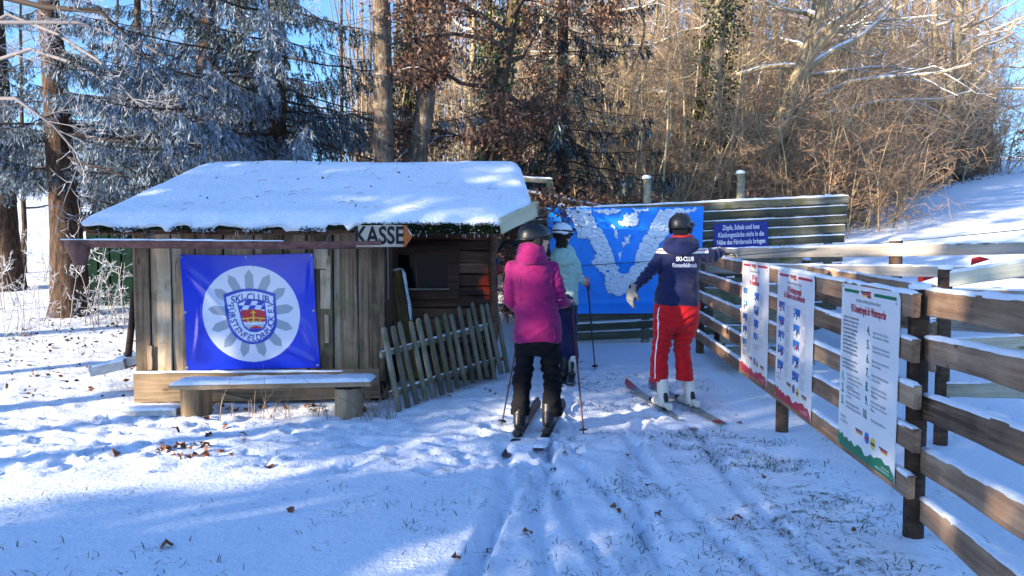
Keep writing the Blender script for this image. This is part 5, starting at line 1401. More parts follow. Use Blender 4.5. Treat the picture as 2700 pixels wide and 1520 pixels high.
def ski(label, tail, tip, mats, bind_at, seed=0, w=.05, snow=0.0, group="skis worn by the skiers"):
    """one alpine ski: sidecut body with upturned tip, base, steel edge, binding heel and toe pieces"""
    tail, tip = Vector(tail), Vector(tip); d = tip - tail; d.z = 0; L_ = d.length; d.normalize(); s = Vector((d.y, -d.x, 0))
    root = thing("ski", (tail.x, tail.y, gz(tail.x, tail.y)), label, "ski", group)
    n = 26; top, bot = [], []
    for i in range(n + 1):
        t = i / n; p = tail + d * (L_ * t); g = gz(p.x, p.y)
        base = np.interp(t, [0, 1], [tail.z, tip.z]) + .055 * max(0, (t - .88) / .12) ** 1.8 + .012 * max(0, (.05 - t) / .05)
        ww = w * (1 - .28 * math.sin(math.pi * min(1, t / .9))) if t < .9 else w * math.sqrt(max(.02, 1 - ((t - .9) / .1) ** 2))
        if t < .03: ww *= .75
        th = .006 + .010 * math.sin(math.pi * t) ** .7
        top.append((p, base + th, ww)); bot.append((p, base, ww))
    V = []; 
    for (p, z, ww), (_, zb_, _) in zip(top, bot):
        for e, zz in ((-1, z - .002), (-.9, z), (.9, z), (1, z - .002), (1, zb_), (-1, zb_)):
            V.append((p.x + s.x * ww * e, p.y + s.y * ww * e, zz))
    m_ = 6; F = [(i * m_ + k, i * m_ + (k + 1) % m_, (i + 1) * m_ + (k + 1) % m_, (i + 1) * m_ + k) for i in range(n) for k in range(m_)]
    F2 = F + []
    me = bpy.data.meshes.new("ski_body"); me.from_pydata(V, [], F2 + [tuple(range(m_ - 1, -1, -1)), tuple(range(n * m_, n * m_ + m_))])
    for mt in mats: me.materials.append(mt)
    me.materials.append(M['ski_edge']); me.materials.append(M['black'])
    for fi, pl in enumerate(me.polygons):
        if fi >= len(F2): continue
        i, k = divmod(fi, m_)
        pl.material_index = (len(mats) if k in (0, 2, 3, 5) else len(mats) + 1 if k == 4 else (1 if (i > n * .84 or i < n * .06) and len(mats) > 1 else 0))
    o = bpy.data.objects.new("ski_body", me); link(o, root); o.location = -wloc(root)
    bz = np.interp(bind_at, [0, 1], [tail.z, tip.z]) + .014
    def part(nm, f0, f1, hw, z0, z1, mat):
        a = tail + d * (L_ * bind_at + f0); b_ = tail + d * (L_ * bind_at + f1); sh = loft([(Vector((a.x, a.y, bz + (z0 + z1) / 2)), s * hw, Vector((0, 0, (z1 - z0) / 2))), (Vector((b_.x, b_.y, bz + (z0 + z1) / 2)), s * hw * .9, Vector((0, 0, (z1 - z0) / 2 * .85)))], 10)
        put(nm, fuse(nm, [sh], .007, 1), mat, root)
    part("heel_binding", -.24, -.15, .03, .0, .075, mats[-1] if len(mats) > 2 else M['black']); part("toe_binding", .16, .24, .03, .0, .05, M['black']); part("brake", -.13, -.11, .058, .0, .016, M['black'])
    if snow:
        a = tail + d * .05 + Vector((0, 0, .018)); b_ = tail + d * (L_ * bind_at - .26) + Vector((0, 0, .02)); snow_strip("snow", a, b_, w * 1.6, snow, M['snow'], root, seed, gaps=.1)
    return root

def pole(label, grip, tipp, mat, seed=0):
    g, t_ = Vector(grip), Vector(tipp); root = thing("ski_pole", tuple(t_), label, "ski pole", "ski poles"); d = (g - t_).normalized()
    T = Tubes(); T.add([t_, t_ + d * .05, g - d * .12], [.004, .007, .0095], 8); a = T.arrays(); obj_at("shaft", a[0], a[1], mat, root, t_, True)
    T = Tubes(); T.add([g - d * .13, g - d * .1, g - d * .05, g + d * .01, g + d * .02], [.012, .016, .015, .019, .004], 8); a = T.arrays(); obj_at("grip", a[0], a[1], M['black'], root, g, True)
    c = t_ + d * .055; T = Tubes(); T.add([c - d * .008, c - d * .004, c + d * .006, c + d * .012], [.012, .04, .03, .008], 10); a = T.arrays(); obj_at("basket", a[0], a[1], M['black'], root, c, True)
    T = Tubes(); T.add([g, g + Vector((.03, -.02, -.04)), g + Vector((.035, -.03, -.11)), g + Vector((.01, -.02, -.13)), g - d * .02], [.005] * 5, 5); a = T.arrays(); obj_at("strap", a[0], a[1], M['black'], root, g)
    return root

# ---- woman in the magenta jacket
Y1 = 6.36; mpx = Y1 / FPX
def w1(px, py, dy=0): return P(px, py, Y1 + dy)
foot1 = Vector((w1(1408, 1140).x, Y1, gz(w1(1408, 1140).x, Y1)))
hd = w1(1414, 633)
sh = head_shells(hd, 1.3) + [limb([w1(1406, 690), w1(1412, 650)], [.055, .055]), loft(rings_px([(905, 1417, 50, .12), (860, 1415, 48, .12), (800, 1411, 42, .1), (740, 1406, 46, .11), (700, 1404, 48, .1), (685, 1405, 30, .07)], Y1)),
      limb([w1(1356, 706), w1(1347, 795), w1(1380, 815, .25)], [.045, .04, .03]), limb([w1(1454, 704), w1(1476, 792), w1(1500, 797, .2)], [.045, .04, .03]), ball(w1(1384, 817, .3), .035, .04, .03), ball(w1(1505, 795, .24), .035, .04, .03),
      limb([w1(1390, 900), w1(1380, 990), w1(1374, 1070)], [.075, .055, .04]), limb([w1(1444, 900), w1(1455, 990), w1(1455, 1070)], [.075, .055, .04])]
woman = person("woman in a magenta jacket and black helmet seen from behind on skis", foot1, sh)
sh = [loft(rings_px([(903, 1415, 62, .165), (899, 1415, 66, .175), (870, 1416, 65, .17), (830, 1414, 59, .155), (795, 1411, 55, .145), (750, 1407, 57, .15), (712, 1404, 60, .145), (694, 1404, 57, .125), (682, 1404, 42, .10), (668, 1404, 28, .08)], Y1), 28),
      limb([w1(1352, 704), w1(1346, 755, -.01), w1(1345, 797, .0), w1(1368, 814, .18)], [.063, .062, .058, .046]), limb([w1(1456, 703), w1(1468, 750, -.01), w1(1476, 795, .02), w1(1494, 802, .14)], [.063, .062, .058, .047])]
jk = fuse("jacket", sh, .010, 6, .022, 8, 3, [(w1(1346, 795), .13, .016, 60, (.3, 0, 1)), (w1(1478, 790), .13, .016, 60, (-.3, 0, 1)), (w1(1352, 720), .1, .010, 50, (1, 0, .6)), (w1(1458, 720), .1, .010, 50, (-1, 0, .6)), (w1(1410, 800, -.15), .2, .007, 45, (.4, 0, 1))])
j1 = put("jacket", jk, M['magenta'], woman)
hem = Tubes(); T_bv = bvh_of(jk)
sh = [loft(rings_px([(700, 1400, 30, .09, -.05), (694, 1400, 39, .13, -.04), (680, 1400, 42, .145, -.035), (664, 1401, 38, .13, -.02), (650, 1400, 34, .12, -.01), (641, 1398, 28, .10, .0)], Y1), 24), limb([w1(1372, 676, -.08), w1(1402, 690, -.13), w1(1434, 676, -.08)], [.03, .035, .03])]
put("hood", fuse("hood", sh, .011, 6, .014, 11, 5), M['magenta'], j1)
for (pa, pb, nm) in (((1370, 720), (1360, 895), "back_seam"), ((1452, 718), (1462, 895), "back_seam"), ((1356, 872), (1476, 872), "hem_seam")):
    T = Tubes(); pts = []
    for k in range(15):
        f_ = k / 14; q = P(pa[0] + (pb[0] - pa[0]) * f_ + (7 * math.sin(f_ * 3.1) if nm == "back_seam" and pa[0] < 1400 else 0), pa[1] + (pb[1] - pa[1]) * f_, Y1 - .5)
        hit = T_bv.ray_cast(q, (q - Vector((0, 0, EYE))).normalized())
        if hit[0] is not None: pts.append(tuple(hit[0] - Vector((0, .001, 0))))
    if len(pts) > 3: T.add(pts, [.003] * len(pts), 5); a = T.arrays(); put(nm, mesh_np(nm, a[0], a[1], True), M['magenta'], j1)
sh = [loft(rings_px([(862, 1416, 56, .14), (905, 1417, 60, .15), (925, 1417, 58, .14), (935, 1417, 50, .12)], Y1), 24)]
for (spec) in ([(905, 1386, 32, .11), (935, 1384, 28, .105), (965, 1382, 24, .095), (985, 1379, 26, .095, -.01), (1000, 1377, 27, .095), (1040, 1373, 26, .09), (1088, 1371.5, 28, .105), (1091, 1371.5, 28, .105)],
               [(905, 1446, 30, .11), (935, 1450, 28, .105), (965, 1451, 26, .095), (987, 1456, 26, .095, -.01), (1003, 1456, 26, .095), (1040, 1455, 26, .09), (1092, 1456, 28, .105), (1095, 1456, 28, .105)]):
    sh.append(loft(rings_px(spec, Y1), 20))
put("trousers", fuse("trousers", sh, .010, 4, .022, 11, 7, [(w1(1380, 988, -.08), .15, .020, 48, (.1, 0, 1)), (w1(1455, 990, -.08), .15, .020, 48, (-.1, 0, 1)), (w1(1372, 1085), .1, .012, 60, (0, 0, 1)), (w1(1456, 1085), .1, .012, 60, (0, 0, 1))]), M['blackp'], woman)
hm, rot = helmet(w1(1408, 621) + Vector((0, 0, .0)), 1.25, .114, M['hel_black'], woman, pitch=-.05)
put("glasses", fuse("glasses", [limb([hd + rot @ Vector((-.07, .06, .012)), hd + rot @ Vector((-.04, .096, .014)), hd + rot @ Vector((0, .104, .014)), hd + rot @ Vector((.04, .096, .014)), hd + rot @ Vector((.072, .06, .012)), hd + rot @ Vector((.076, 0, .014))], [.012, .017, .015, .017, .012, .006], 8)], .006, 1), M['black'], hm)
put("chin_strap", fuse("chin_strap", [limb([hd + rot @ Vector((.08, -.01, .0)), hd + rot @ Vector((.07, .0, -.07)), hd + rot @ Vector((.03, .03, -.12)), hd + rot @ Vector((-.05, .01, -.1)), hd + rot @ Vector((-.08, -.01, .0))], [.008] * 5, 6), ball(hd + rot @ Vector((0, -.05, -.045)), .078, .062, .075, rot)], .008, 1), M['cloth_black'], hm)
gl = w1(1503, 812, .2)
put("glove", glove(w1(1496, 806, .15), (.12, .65, .35), (-.9, .25, -.1), -1, .75, 1.15), M['cloth_black'], woman)
put("glove", glove(w1(1372, 815, .22), (.15, .75, .1), (.9, .2, -.1), 1, .75, 1.1), M['cloth_black'], woman)
SKA1 = math.atan2(.30, 1.6)
la, ra = w1(1372, 1140), w1(1447, 1141); la.z = gz(la.x, la.y) + .035; ra.z = gz(ra.x, ra.y) + .035
boot(la, SKA1, M['boot_black'], woman, 1.0); boot(ra, SKA1, M['boot_black'], woman, 1.0)
for nm, c, sd_, sn_, off in (("dark ski under the magenta woman's outer foot, farther from the fence", la, 1, 0.0, 0), ("dark snow covered ski under the magenta woman's other foot, nearer the fence", ra, 2, .022, 0)):
    h = Vector((math.sin(SKA1), math.cos(SKA1), 0)); tl, tp_ = c - h * .62, c + h * .98; tl.z = gz(tl.x, tl.y) + .012; tp_.z = gz(tp_.x, tp_.y) + .02; tl.z = min(tl.z, c.z - .01)
    ski(nm, tl, tp_, [M['ski_dark'], M['ski_dark']], .40, sd_, .052, sn_)
pt = P(1540, 1092, 6.25); pole("dark red ski pole in the magenta woman's near hand", w1(1506, 788, .23), (pt.x, pt.y, gz(pt.x, pt.y) - .02), M['pole_red'])
pt = P(1322, 1080, 6.7); pole("black ski pole standing beside the magenta woman's far leg", w1(1381, 806, .33), (pt.x, pt.y, gz(pt.x, pt.y) - .02), M['pole'])

# ---- instructor in navy and red
Y2 = 7.3
def w2(px, py, dy=0): return P(px, py, Y2 + dy)
foot2 = Vector((w2(1772, 1045).x, Y2, gz(w2(1772, 1045).x, Y2)))
hd = w2(1799, 598)
sh = head_shells(hd, .55) + [limb([w2(1795, 650), w2(1798, 612)], [.055, .055]), loft(rings_px([(815, 1785, 48, .12), (770, 1787, 44, .12), (720, 1790, 40, .1), (690, 1793, 45, .11), (665, 1793, 46, .1), (648, 1795, 28, .07)], Y2)),
      limb([w2(1748, 672), w2(1707, 722), w2(1670, 760)], [.045, .04, .03]), limb([w2(1842, 668), w2(1880, 674, .06), w2(1908, 660, .12)], [.045, .04, .03]), ball(w2(1666, 772), .03, .03, .035), ball(w2(1915, 662, .13), .035, .03, .025),
      limb([w2(1752, 815), w2(1745, 905), w2(1740, 985)], [.075, .055, .04]), limb([w2(1812, 815), w2(1800, 905), w2(1804, 982)], [.075, .055, .04])]
instr = person("ski instructor in navy jacket and red trousers pointing towards the fence", foot2, sh)
sh = [loft(rings_px([(807, 1784, 58, .165, 0, -.015), (801, 1784, 62, .175, 0, -.015), (770, 1786, 58, .165), (735, 1789, 53, .15), (705, 1792, 53, .15), (682, 1793, 57, .15), (662, 1793, 59, .14), (648, 1795, 50, .12), (637, 1797, 36, .10), (622, 1798, 29, .085), (618, 1798, 27, .08)], Y2), 28),
      limb([w2(1747, 670), w2(1728, 698, -.01), w2(1707, 724, -.03), w2(1674, 757, -.02)], [.07, .07, .062, .045]), limb([w2(1843, 668), w2(1865, 672, .02), w2(1884, 673, .06), w2(1904, 663, .11)], [.072, .076, .068, .045])]
jk2 = fuse("jacket", sh, .010, 5, .020, 8, 13, [(w2(1707, 722), .15, .016, 60, (.7, 0, .7)), (w2(1880, 675, .05), .13, .016, 55, (1, 0, .1)), (w2(1745, 690), .12, .012, 45, (.8, 0, -.6)), (w2(1842, 690), .12, .012, 45, (.8, 0, .6)), (w2(1790, 750, -.15), .2, .008, 45, (.2, 0, 1))]); j2 = put("jacket", jk2, M['jacket_band'], instr)
sh = [loft(rings_px([(676, 1794, 22, .05, -.12), (668, 1794, 38, .08, -.10), (654, 1795, 50, .11, -.07), (640, 1796, 48, .13, -.03), (630, 1797, 40, .12, 0), (624, 1798, 32, .10, .01)], Y2), 24)]
hd2 = put("hood", fuse("hood", sh, .011, 6, .012, 11, 15), M['navy'], j2)
put("collar", fuse("collar", [loft(rings_px([(630, 1798, 29, .09, -.005), (624, 1799, 31, .095, -.01), (620, 1799, 28, .085, -.01)], Y2), 24)], .009, 2), M['red'], j2)
bv2 = bvh_of(jk2)
for ln_, py, px, size, wx in (("SKI-CLUB", 684, 1806, .058, .72), ("Fürstenfeldbruck", 700.5, 1805, .056, .62)):
    v, t = text_mesh(ln_, size, 3, wx=wx, bold=.0012); O = P(px, py, Y2 - .5); w = []
    for q in v:
        st_ = O + Vector((q[0] * (Y2 - .5) / Y2, 0, q[1] * (Y2 - .5) / Y2)); hit = bv2.ray_cast(st_, (st_ - Vector((0, 0, EYE))).normalized())
        w.append(tuple((hit[0] if hit[0] is not None else st_ + Vector((0, .36, 0))) - Vector((0, .005, 0))))
    put("lettering", mesh_np("lettering", np.array(w), t), M['white'], j2)
sh = [loft(rings_px([(770, 1784, 52, .13), (800, 1784, 60, .155), (830, 1784, 60, .16, -.02), (858, 1783, 57, .145, -.01), (870, 1782, 48, .11)], Y2), 26)]
for spec in ([(820, 1754, 32, .13, -.02), (860, 1750, 28, .115, -.01), (885, 1748, 26, .1), (905, 1745, 25, .095, -.01), (920, 1743, 24, .095), (955, 1738, 24, .09), (1004, 1737, 24.5, .1), (1007, 1737, 24.5, .1)],
             [(820, 1814, 30, .13, -.02), (860, 1810, 29, .115, -.01), (885, 1805, 26, .1), (905, 1799, 23, .095, -.01), (920, 1799, 23, .095), (955, 1801, 24, .09), (999, 1806, 24, .1), (1002, 1806, 24, .1)]):
    sh.append(loft(rings_px(spec, Y2), 20))
tr2 = fuse("trousers", sh, .010, 4, .018, 10, 17, [(w2(1745, 900, -.08), .15, .018, 48, (.15, 0, 1)), (w2(1800, 900, -.08), .15, .018, 48, (-.15, 0, 1)), (w2(1755, 845, -.12), .12, .012, 45, (.6, 0, .8)), (w2(1812, 845, -.12), .12, .012, 45, (-.6, 0, .8)), (w2(1737, 995), .1, .010, 60, (0, 0, 1)), (w2(1806, 992), .1, .010, 60, (0, 0, 1))]); t2 = put("trousers", tr2, M['redp'], instr); bvt = bvh_of(tr2)
V = []
pth = [(1727, 808), (1729, 850), (1727, 880), (1724, 905), (1718, 950), (1716, 1000)]
for k in range(40):
    f_ = k / 39 * (len(pth) - 1); i = min(int(f_), len(pth) - 2); u = f_ - i; px, py = pth[i][0] * (1 - u) + pth[i + 1][0] * u, pth[i][1] * (1 - u) + pth[i + 1][1] * u
    for e in (-1.5, 5.5):
        q = P(px + e, py, Y2 - .12); nr_ = bvt.find_nearest(q); V.append(tuple(nr_[0] + nr_[1] * .004))
put("side_stripe", mesh_np("side_stripe", np.array(V), np.array([(2 * k, 2 * k + 1, 2 * k + 3, 2 * k + 2) for k in range(39)]), True), M['white'], t2)
hm, rot = helmet(w2(1795, 592) + Vector((0, 0, 0)), .55, .112, M['hel_black'], instr, pitch=-.05)
put("visor", fuse("visor", [limb([w2(1795, 592) + rot @ Vector((.112 * math.sin(a), .133 * math.cos(a), -.005)) for a in np.linspace(-1.5, 1.9, 12)], [.012, .022, .028, .03, .03, .03, .03, .03, .03, .03, .024, .012], 8, .35)], .007, 1), M['glass'], hm)
put("nape_pad", fuse("nape_pad", [ball(hd + rot @ Vector((0, -.05, -.045)), .078, .062, .075, rot)], .01, 1), M['cloth_black'], hm)
g2 = put("glove", glove(w2(1669, 762, -.02), (-.25, .12, -1), (.75, .5, 0), 1, .38, 1.15), M['glovewhite'], instr)
put("glove_palm", fuse("glove_palm", [limb([w2(1672, 770, -.01), w2(1668, 790, .0)], [.036, .03], 10), limb([w2(1665, 757, -.02), w2(1679, 760, -.02)], [.03, .03], 8)], .008, 1), M['cloth_black'], g2)
g2 = put("glove", glove(w2(1905, 661, .11), (1, .25, -.10), (0, .1, -1), 1, .30, 1.1), M['glovewhite'], instr)
put("glove_palm", fuse("glove_palm", [limb([w2(1908, 668, .11), w2(1922, 669, .14)], [.022, .018], 10)], .008, 1), M['cloth_black'], g2)
SKA2 = math.atan2(-.33, 1.6)
la, ra = w2(1744, 1052, -.02), w2(1814, 1044, .02); la.z = gz(la.x, la.y) + .035; ra.z = gz(ra.x, ra.y) + .035
boot(la, SKA2, M['boot_white'], instr, .98, .26); boot(ra, SKA2, M['boot_white'], instr, .98, .26)
for nm, c, sd_ in (("grey ski with red tip on the instructor's foot away from the fence", la, 3), ("grey ski with red tip on the instructor's foot beside the fence", ra, 4)):
    h = Vector((math.sin(SKA2), math.cos(SKA2), 0)); tl, tp_ = c - h * .72, c + h * .98; tl.z = gz(tl.x, tl.y) + .012; tp_.z = gz(tp_.x, tp_.y) + .02; tl.z = min(tl.z, c.z - .01)
    ski(nm, tl, tp_, [M['ski_grey'], M['ski_red'], M['boot_white']], .44, sd_, .052)

# ---- girl in the mint jacket
Y3 = 8.75
def w3(px, py, dy=0): return P(px, py, Y3 + dy)
foot3 = Vector((w3(1497, 950).x, Y3, gz(w3(1497, 950).x, Y3)))
hd = w3(1486, 616)
sh = head_shells(hd, .75, .92) + [limb([w3(1486, 665), w3(1487, 630)], [.05, .05]), loft(rings_px([(815, 1490, 30, .1), (770, 1490, 28, .1), (720, 1489, 28, .09), (690, 1489, 30, .09), (672, 1488, 22, .07)], Y3)),
      limb([w3(1460, 686), w3(1450, 735), w3(1452, 745, .2)], [.04, .035, .028]), limb([w3(1517, 688), w3(1530, 737), w3(1545, 743, .14)], [.04, .035, .028]), ball(w3(1548, 742, .17), .03, .03, .03),
      limb([w3(1478, 812), w3(1482, 880), w3(1489, 930)], [.065, .05, .038]), limb([w3(1502, 812), w3(1504, 880), w3(1507, 930)], [.065, .05, .038])]
girl = person("skier in a mint green jacket and white helmet in front of the tarpaulin", foot3, sh)
sh = [loft(rings_px([(806, 1491, 32, .13), (801, 1491, 35, .14), (770, 1490, 35, .135), (735, 1489, 34, .125), (705, 1489, 36, .125), (687, 1488, 38, .115), (674, 1488, 32, .10), (662, 1487, 20, .075), (652, 1487, 16, .065)], Y3), 26),
      limb([w3(1462, 688), w3(1452, 735), w3(1455, 745, .16)], [.055, .05, .04]), limb([w3(1516, 688), w3(1524, 715, -.01), w3(1529, 736, .0), w3(1541, 744, .11)], [.056, .055, .052, .042])]
j3 = put("jacket", fuse("jacket", sh, .010, 5, .022, 9, 23, [(w3(1528, 735), .13, .016, 60, (-.3, 0, 1)), (w3(1490, 740, -.1), .2, .010, 45, (.5, 0, 1))]), M['mint'], girl)
sh = [loft(rings_px([(702, 1487, 14, .04, -.12), (694, 1486, 28, .07, -.1), (680, 1485, 36, .10, -.07), (664, 1485, 34, .11, -.03), (652, 1486, 24, .095, 0), (645, 1487, 17, .075, 0)], Y3), 22)]
put("hood", fuse("hood", sh, .011, 5, .014, 12, 25), M['mint'], j3)
sh = [loft(rings_px([(770, 1490, 30, .11), (805, 1490, 33, .13), (830, 1491, 30, .12)], Y3), 22)]
for spec in ([(815, 1480, 18, .1), (870, 1483, 16, .085), (900, 1486, 15, .08), (946, 1489, 18, .09), (949, 1489, 18, .09)], [(815, 1502, 22, .1), (870, 1503, 19, .085), (900, 1505, 18, .08), (946, 1509, 19, .09), (949, 1509, 19, .09)]):
    sh.append(loft(rings_px(spec, Y3), 18))
put("trousers", fuse("trousers", sh, .011, 4, .014, 11, 27), M['navyp'], girl)
hm, rot = helmet(w3(1482, 610), .75, .108, M['hel_white'], girl, pitch=-.05)
put("goggle_strap", fuse("goggle_strap", [limb([w3(1482, 610) + rot @ Vector((.108 * math.sin(a) * 1.015, .127 * math.cos(a) * 1.015, -.002)) for a in np.linspace(-3.1, 3.1, 26)], [.017] * 26, 6, .3)], .0065, 0), M['black'], hm)
put("goggles", fuse("goggles", [ball(w3(1482, 610) + rot @ Vector((0, .115, -.02)), .075, .04, .042, rot)], .009, 1), M['glass'], hm)
put("nape_pad", fuse("nape_pad", [ball(hd + rot @ Vector((0, -.045, -.05)), .074, .06, .075, rot)], .01, 1), M['cloth_black'], hm)
hv = Tubes(); rh = random.Random(9)
for k in range(60):
    a = rh.uniform(-1.2, 1.2); q = hd + rot @ Vector((.07 * math.sin(a), -.075 * math.cos(a), -.07)); hv.add([q, q + Vector((rh.uniform(-.01, .02), -.02, -.05)), q + Vector((rh.uniform(-.03, .03), -.03, -.11))], [.006, .006, .002], 4)
a = hv.arrays(); put("hair", mesh_np("hair", a[0], a[1], True), M['hair'], girl)
g3 = put("glove", glove(w3(1545, 744, .12), (.2, .6, .1), (-.9, .3, -.1), -1, .7, 1.0), M['coral'], girl)
put("glove", glove(w3(1456, 746, .19), (.1, .7, .1), (.9, .2, -.1), 1, .7, 1.0), M['coral'], girl)
SKA3 = .12
la, ra = w3(1488, 955), w3(1510, 957); la.z = gz(la.x, la.y) + .03; ra.z = gz(ra.x, ra.y) + .03
boot(la, SKA3, M['boot_black'], girl, .95); boot(ra, SKA3, M['boot_white'], girl, .95)
for nm, c, sd_ in (("ski under the mint jacket skier half hidden by the magenta woman", la, 5), ("ski under the mint jacket skier with its tail showing", ra, 6)):
    h = Vector((math.sin(SKA3), math.cos(SKA3), 0)); tl, tp_ = c - h * .6, c + h * .8; tl.z = gz(tl.x, tl.y) + .012; tp_.z = gz(tp_.x, tp_.y) + .02; tl.z = min(tl.z, c.z - .01)
    ski(nm, tl, tp_, [M['ski_dark'], M['ski_grey']], .42, sd_, .048)
pt = P(1570, 936, 9.1); pole("thin black ski pole in the mint jacket skier's hand", w3(1548, 738, .17), (pt.x, pt.y, gz(pt.x, pt.y) - .02), M['pole'])

# ------------------------------------------------------------------ trees
SHADE = [(-5.6, -14, 1.1, 0), (-4.0, -12, 1, 0), (-2.2, -14, 1, 0), (-0.8, -11.5, .95, 0), (0.4, -13.5, 1, 0), (1.5, -12, 1, 0), (2.7, -13.5, 1, 0), (3.8, -12, .9, 0), (2.1, -17, 1.1, 0), (0.0, -17, 1.1, 0), (3.7, -16, 1, 0),
         (-3.1, -19, 1.15, 0), (-1.2, -21, 1.15, 0), (0.9, -19.5, 1.15, 0), (2.4, -21.5, 1.15, 0), (3.8, -19.5, 1.0, 0), (4.4, -14.5, .85, 0), (6.6, -14, 1, 1), (8.8, -12.5, 1, 1), (7.6, -18, 1.1, 1), (10.8, -15, .9, 1)]
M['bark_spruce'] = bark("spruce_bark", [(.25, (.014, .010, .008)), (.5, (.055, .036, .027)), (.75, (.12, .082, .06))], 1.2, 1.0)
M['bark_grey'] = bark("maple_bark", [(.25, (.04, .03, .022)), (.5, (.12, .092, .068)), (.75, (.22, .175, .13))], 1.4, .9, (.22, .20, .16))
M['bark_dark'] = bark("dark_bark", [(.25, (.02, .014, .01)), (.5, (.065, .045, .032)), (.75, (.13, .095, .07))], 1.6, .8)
M['bark_sun'] = bark("sunlit_bark", [(.25, (.09, .075, .045)), (.5, (.24, .2, .13)), (.75, (.36, .31, .21))], 1.6, .5)  # thicket bark with its sunlight put into the colour
M['twig'] = vcol("twigs", .8, .15)
M['needle'] = vcol("spruce_needles", .75, .15, .12)
M['leafv'] = vcol("dry_leaves", .75, .15, .25)
M['ivy'] = vcol("ivy_leaves", .45, .4, .15)

def unit(v): return v / (np.linalg.norm(v) + 1e-9)

def wander(rng, p, d, L, n, bend, grav=0.0):
    """polyline of n+1 points that wanders from p along d"""
    pts = [np.array(p, float)]; d = unit(np.array(d, float)); st = L / n
    for i in range(n):
        d = unit(d + rng.normal(0, bend, 3) + np.array([0, 0, grav / n]))
        pts.append(pts[-1] + d * st)
    return pts, d

def tint(rng, c, v=.25):
    k = 1 + rng.uniform(-v, v); return (c[0] * k, c[1] * k, c[2] * k)

def branches(T, rng, p, d, L, r, level, cfg, snow=0.0, leafpts=None):
    n = 6 if level == 1 else 4 if level == 2 else 3
    if level >= cfg['levels']: n = 2
    pts, dend = wander(rng, p, d, L, n, cfg['bend'] * (1.2 if level > 1 else 1), cfg['grav'][min(level, 3) - 1])
    rr = np.linspace(r, r * .35, n + 1)
    col = tint(rng, cfg['col'][min(level, len(cfg['col'])) - 1])
    T.add(pts, rr, 5 if level == 1 else 3, col)
    if snow and level <= 2 and rng.random() < snow:
        sp_ = [q + np.array([0, 0, rr[i] * .75]) for i, q in enumerate(pts)]
        T.add(sp_, rr * .75, 4, (.68, .74, .84))
    if leafpts is not None and level >= cfg['levels'] - 1: leafpts.append((pts[-1], dend)); leafpts.append((pts[len(pts) // 2], dend))
    if level >= cfg['levels']: return
    m = cfg['n'][level]
    for i in range(m):
        t = rng.uniform(.18, 1.0); f = t * n; k = min(int(f), n - 1); q = pts[k] * (1 - f + k) + pts[k + 1] * (f - k)
        base = unit(pts[k + 1] - pts[k]); side = rng.normal(0, 1, 3); side = unit(side - base * side.dot(base))
        if cfg.get('flat'): side[2] *= .4
        nd = unit(base * rng.uniform(.35, .9) + side * rng.uniform(.5, 1.0) + np.array([0, 0, cfg['up']]))
        branches(T, rng, q, nd, L * rng.uniform(*cfg['ratio']) * (1.15 - .5 * t), max(r * (.35 if level < 2 else .45) * (1.1 - .4 * t), cfg['rmin']), level + 1, cfg, snow, leafpts)

def trunk_poly(rng, h, r0, lean, top_r=.25, n=12, wob=.03):
    z = np.linspace(-.4, h, n + 1); lx, ly = lean
    px = lx * z / h + np.cumsum(rng.normal(0, wob, n + 1)) * .5; py = ly * z / h + np.cumsum(rng.normal(0, wob, n + 1)) * .5
    px -= px[0]; py -= py[0]
    pts = [np.array([a, b, c]) for a, b, c in zip(px, py, z)]
    rad = r0 * (1 - (1 - top_r) * np.clip(z / h, 0, 1)); rad[0] *= 1.5; rad[1] *= 1.12
    return pts, rad

def trunk_mesh(pts, rad, sides=16, lump=.06, seed=0):
    """trunk with uneven cross sections and root flare"""
    n = len(pts); P_ = np.array(pts); fine = 5
    t = np.linspace(0, n - 1, (n - 1) * fine + 1); k = np.minimum(t.astype(int), n - 2); f = (t - k)[:, None]
    P_ = P_[k] * (1 - f) + P_[k + 1] * f; r_ = np.interp(t, np.arange(n), rad)
    a = np.arange(sides) * 2 * math.pi / sides
    V = []
    for i in range(len(P_)):
        q = r_[i] * (1 + lump * (vnoise(a * 1.6 + seed, P_[i, 2] * 1.3 + a * 0, seed) - .5) * 2 + lump * .6 * (vnoise(a * 4 + seed, P_[i, 2] * 5 + a * 0, seed + 1) - .5) * 2)
        V.append(np.stack([P_[i, 0] + q * np.cos(a), P_[i, 1] + q * np.sin(a), np.full(sides, P_[i, 2])], axis=1))
    V = np.concatenate(V); m = len(P_); ii = (np.arange(m - 1)[:, None] * sides + np.arange(sides)[None]).ravel(); jj = (np.arange(m - 1)[:, None] * sides + (np.arange(sides)[None] + 1) % sides).ravel()
    return V, np.stack([ii, jj, jj + sides, ii + sides], axis=1)

def at_z(pts, rad, z):
    zz = [p[2] for p in pts]; return np.array([np.interp(z, zz, [p[0] for p in pts]), np.interp(z, zz, [p[1] for p in pts]), z]), float(np.interp(z, zz, rad))

SUNNY = [(.34, .285, .185), (.34, .27, .175), (.34, .255, .17), (.32, .225, .16)]  # twig tones brightened, the thicket's sunlight is put into the colour
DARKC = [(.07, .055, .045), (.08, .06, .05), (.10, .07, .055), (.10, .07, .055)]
FROST = [(.12, .115, .12), (.24, .25, .28), (.34, .36, .42), (.40, .43, .50)]

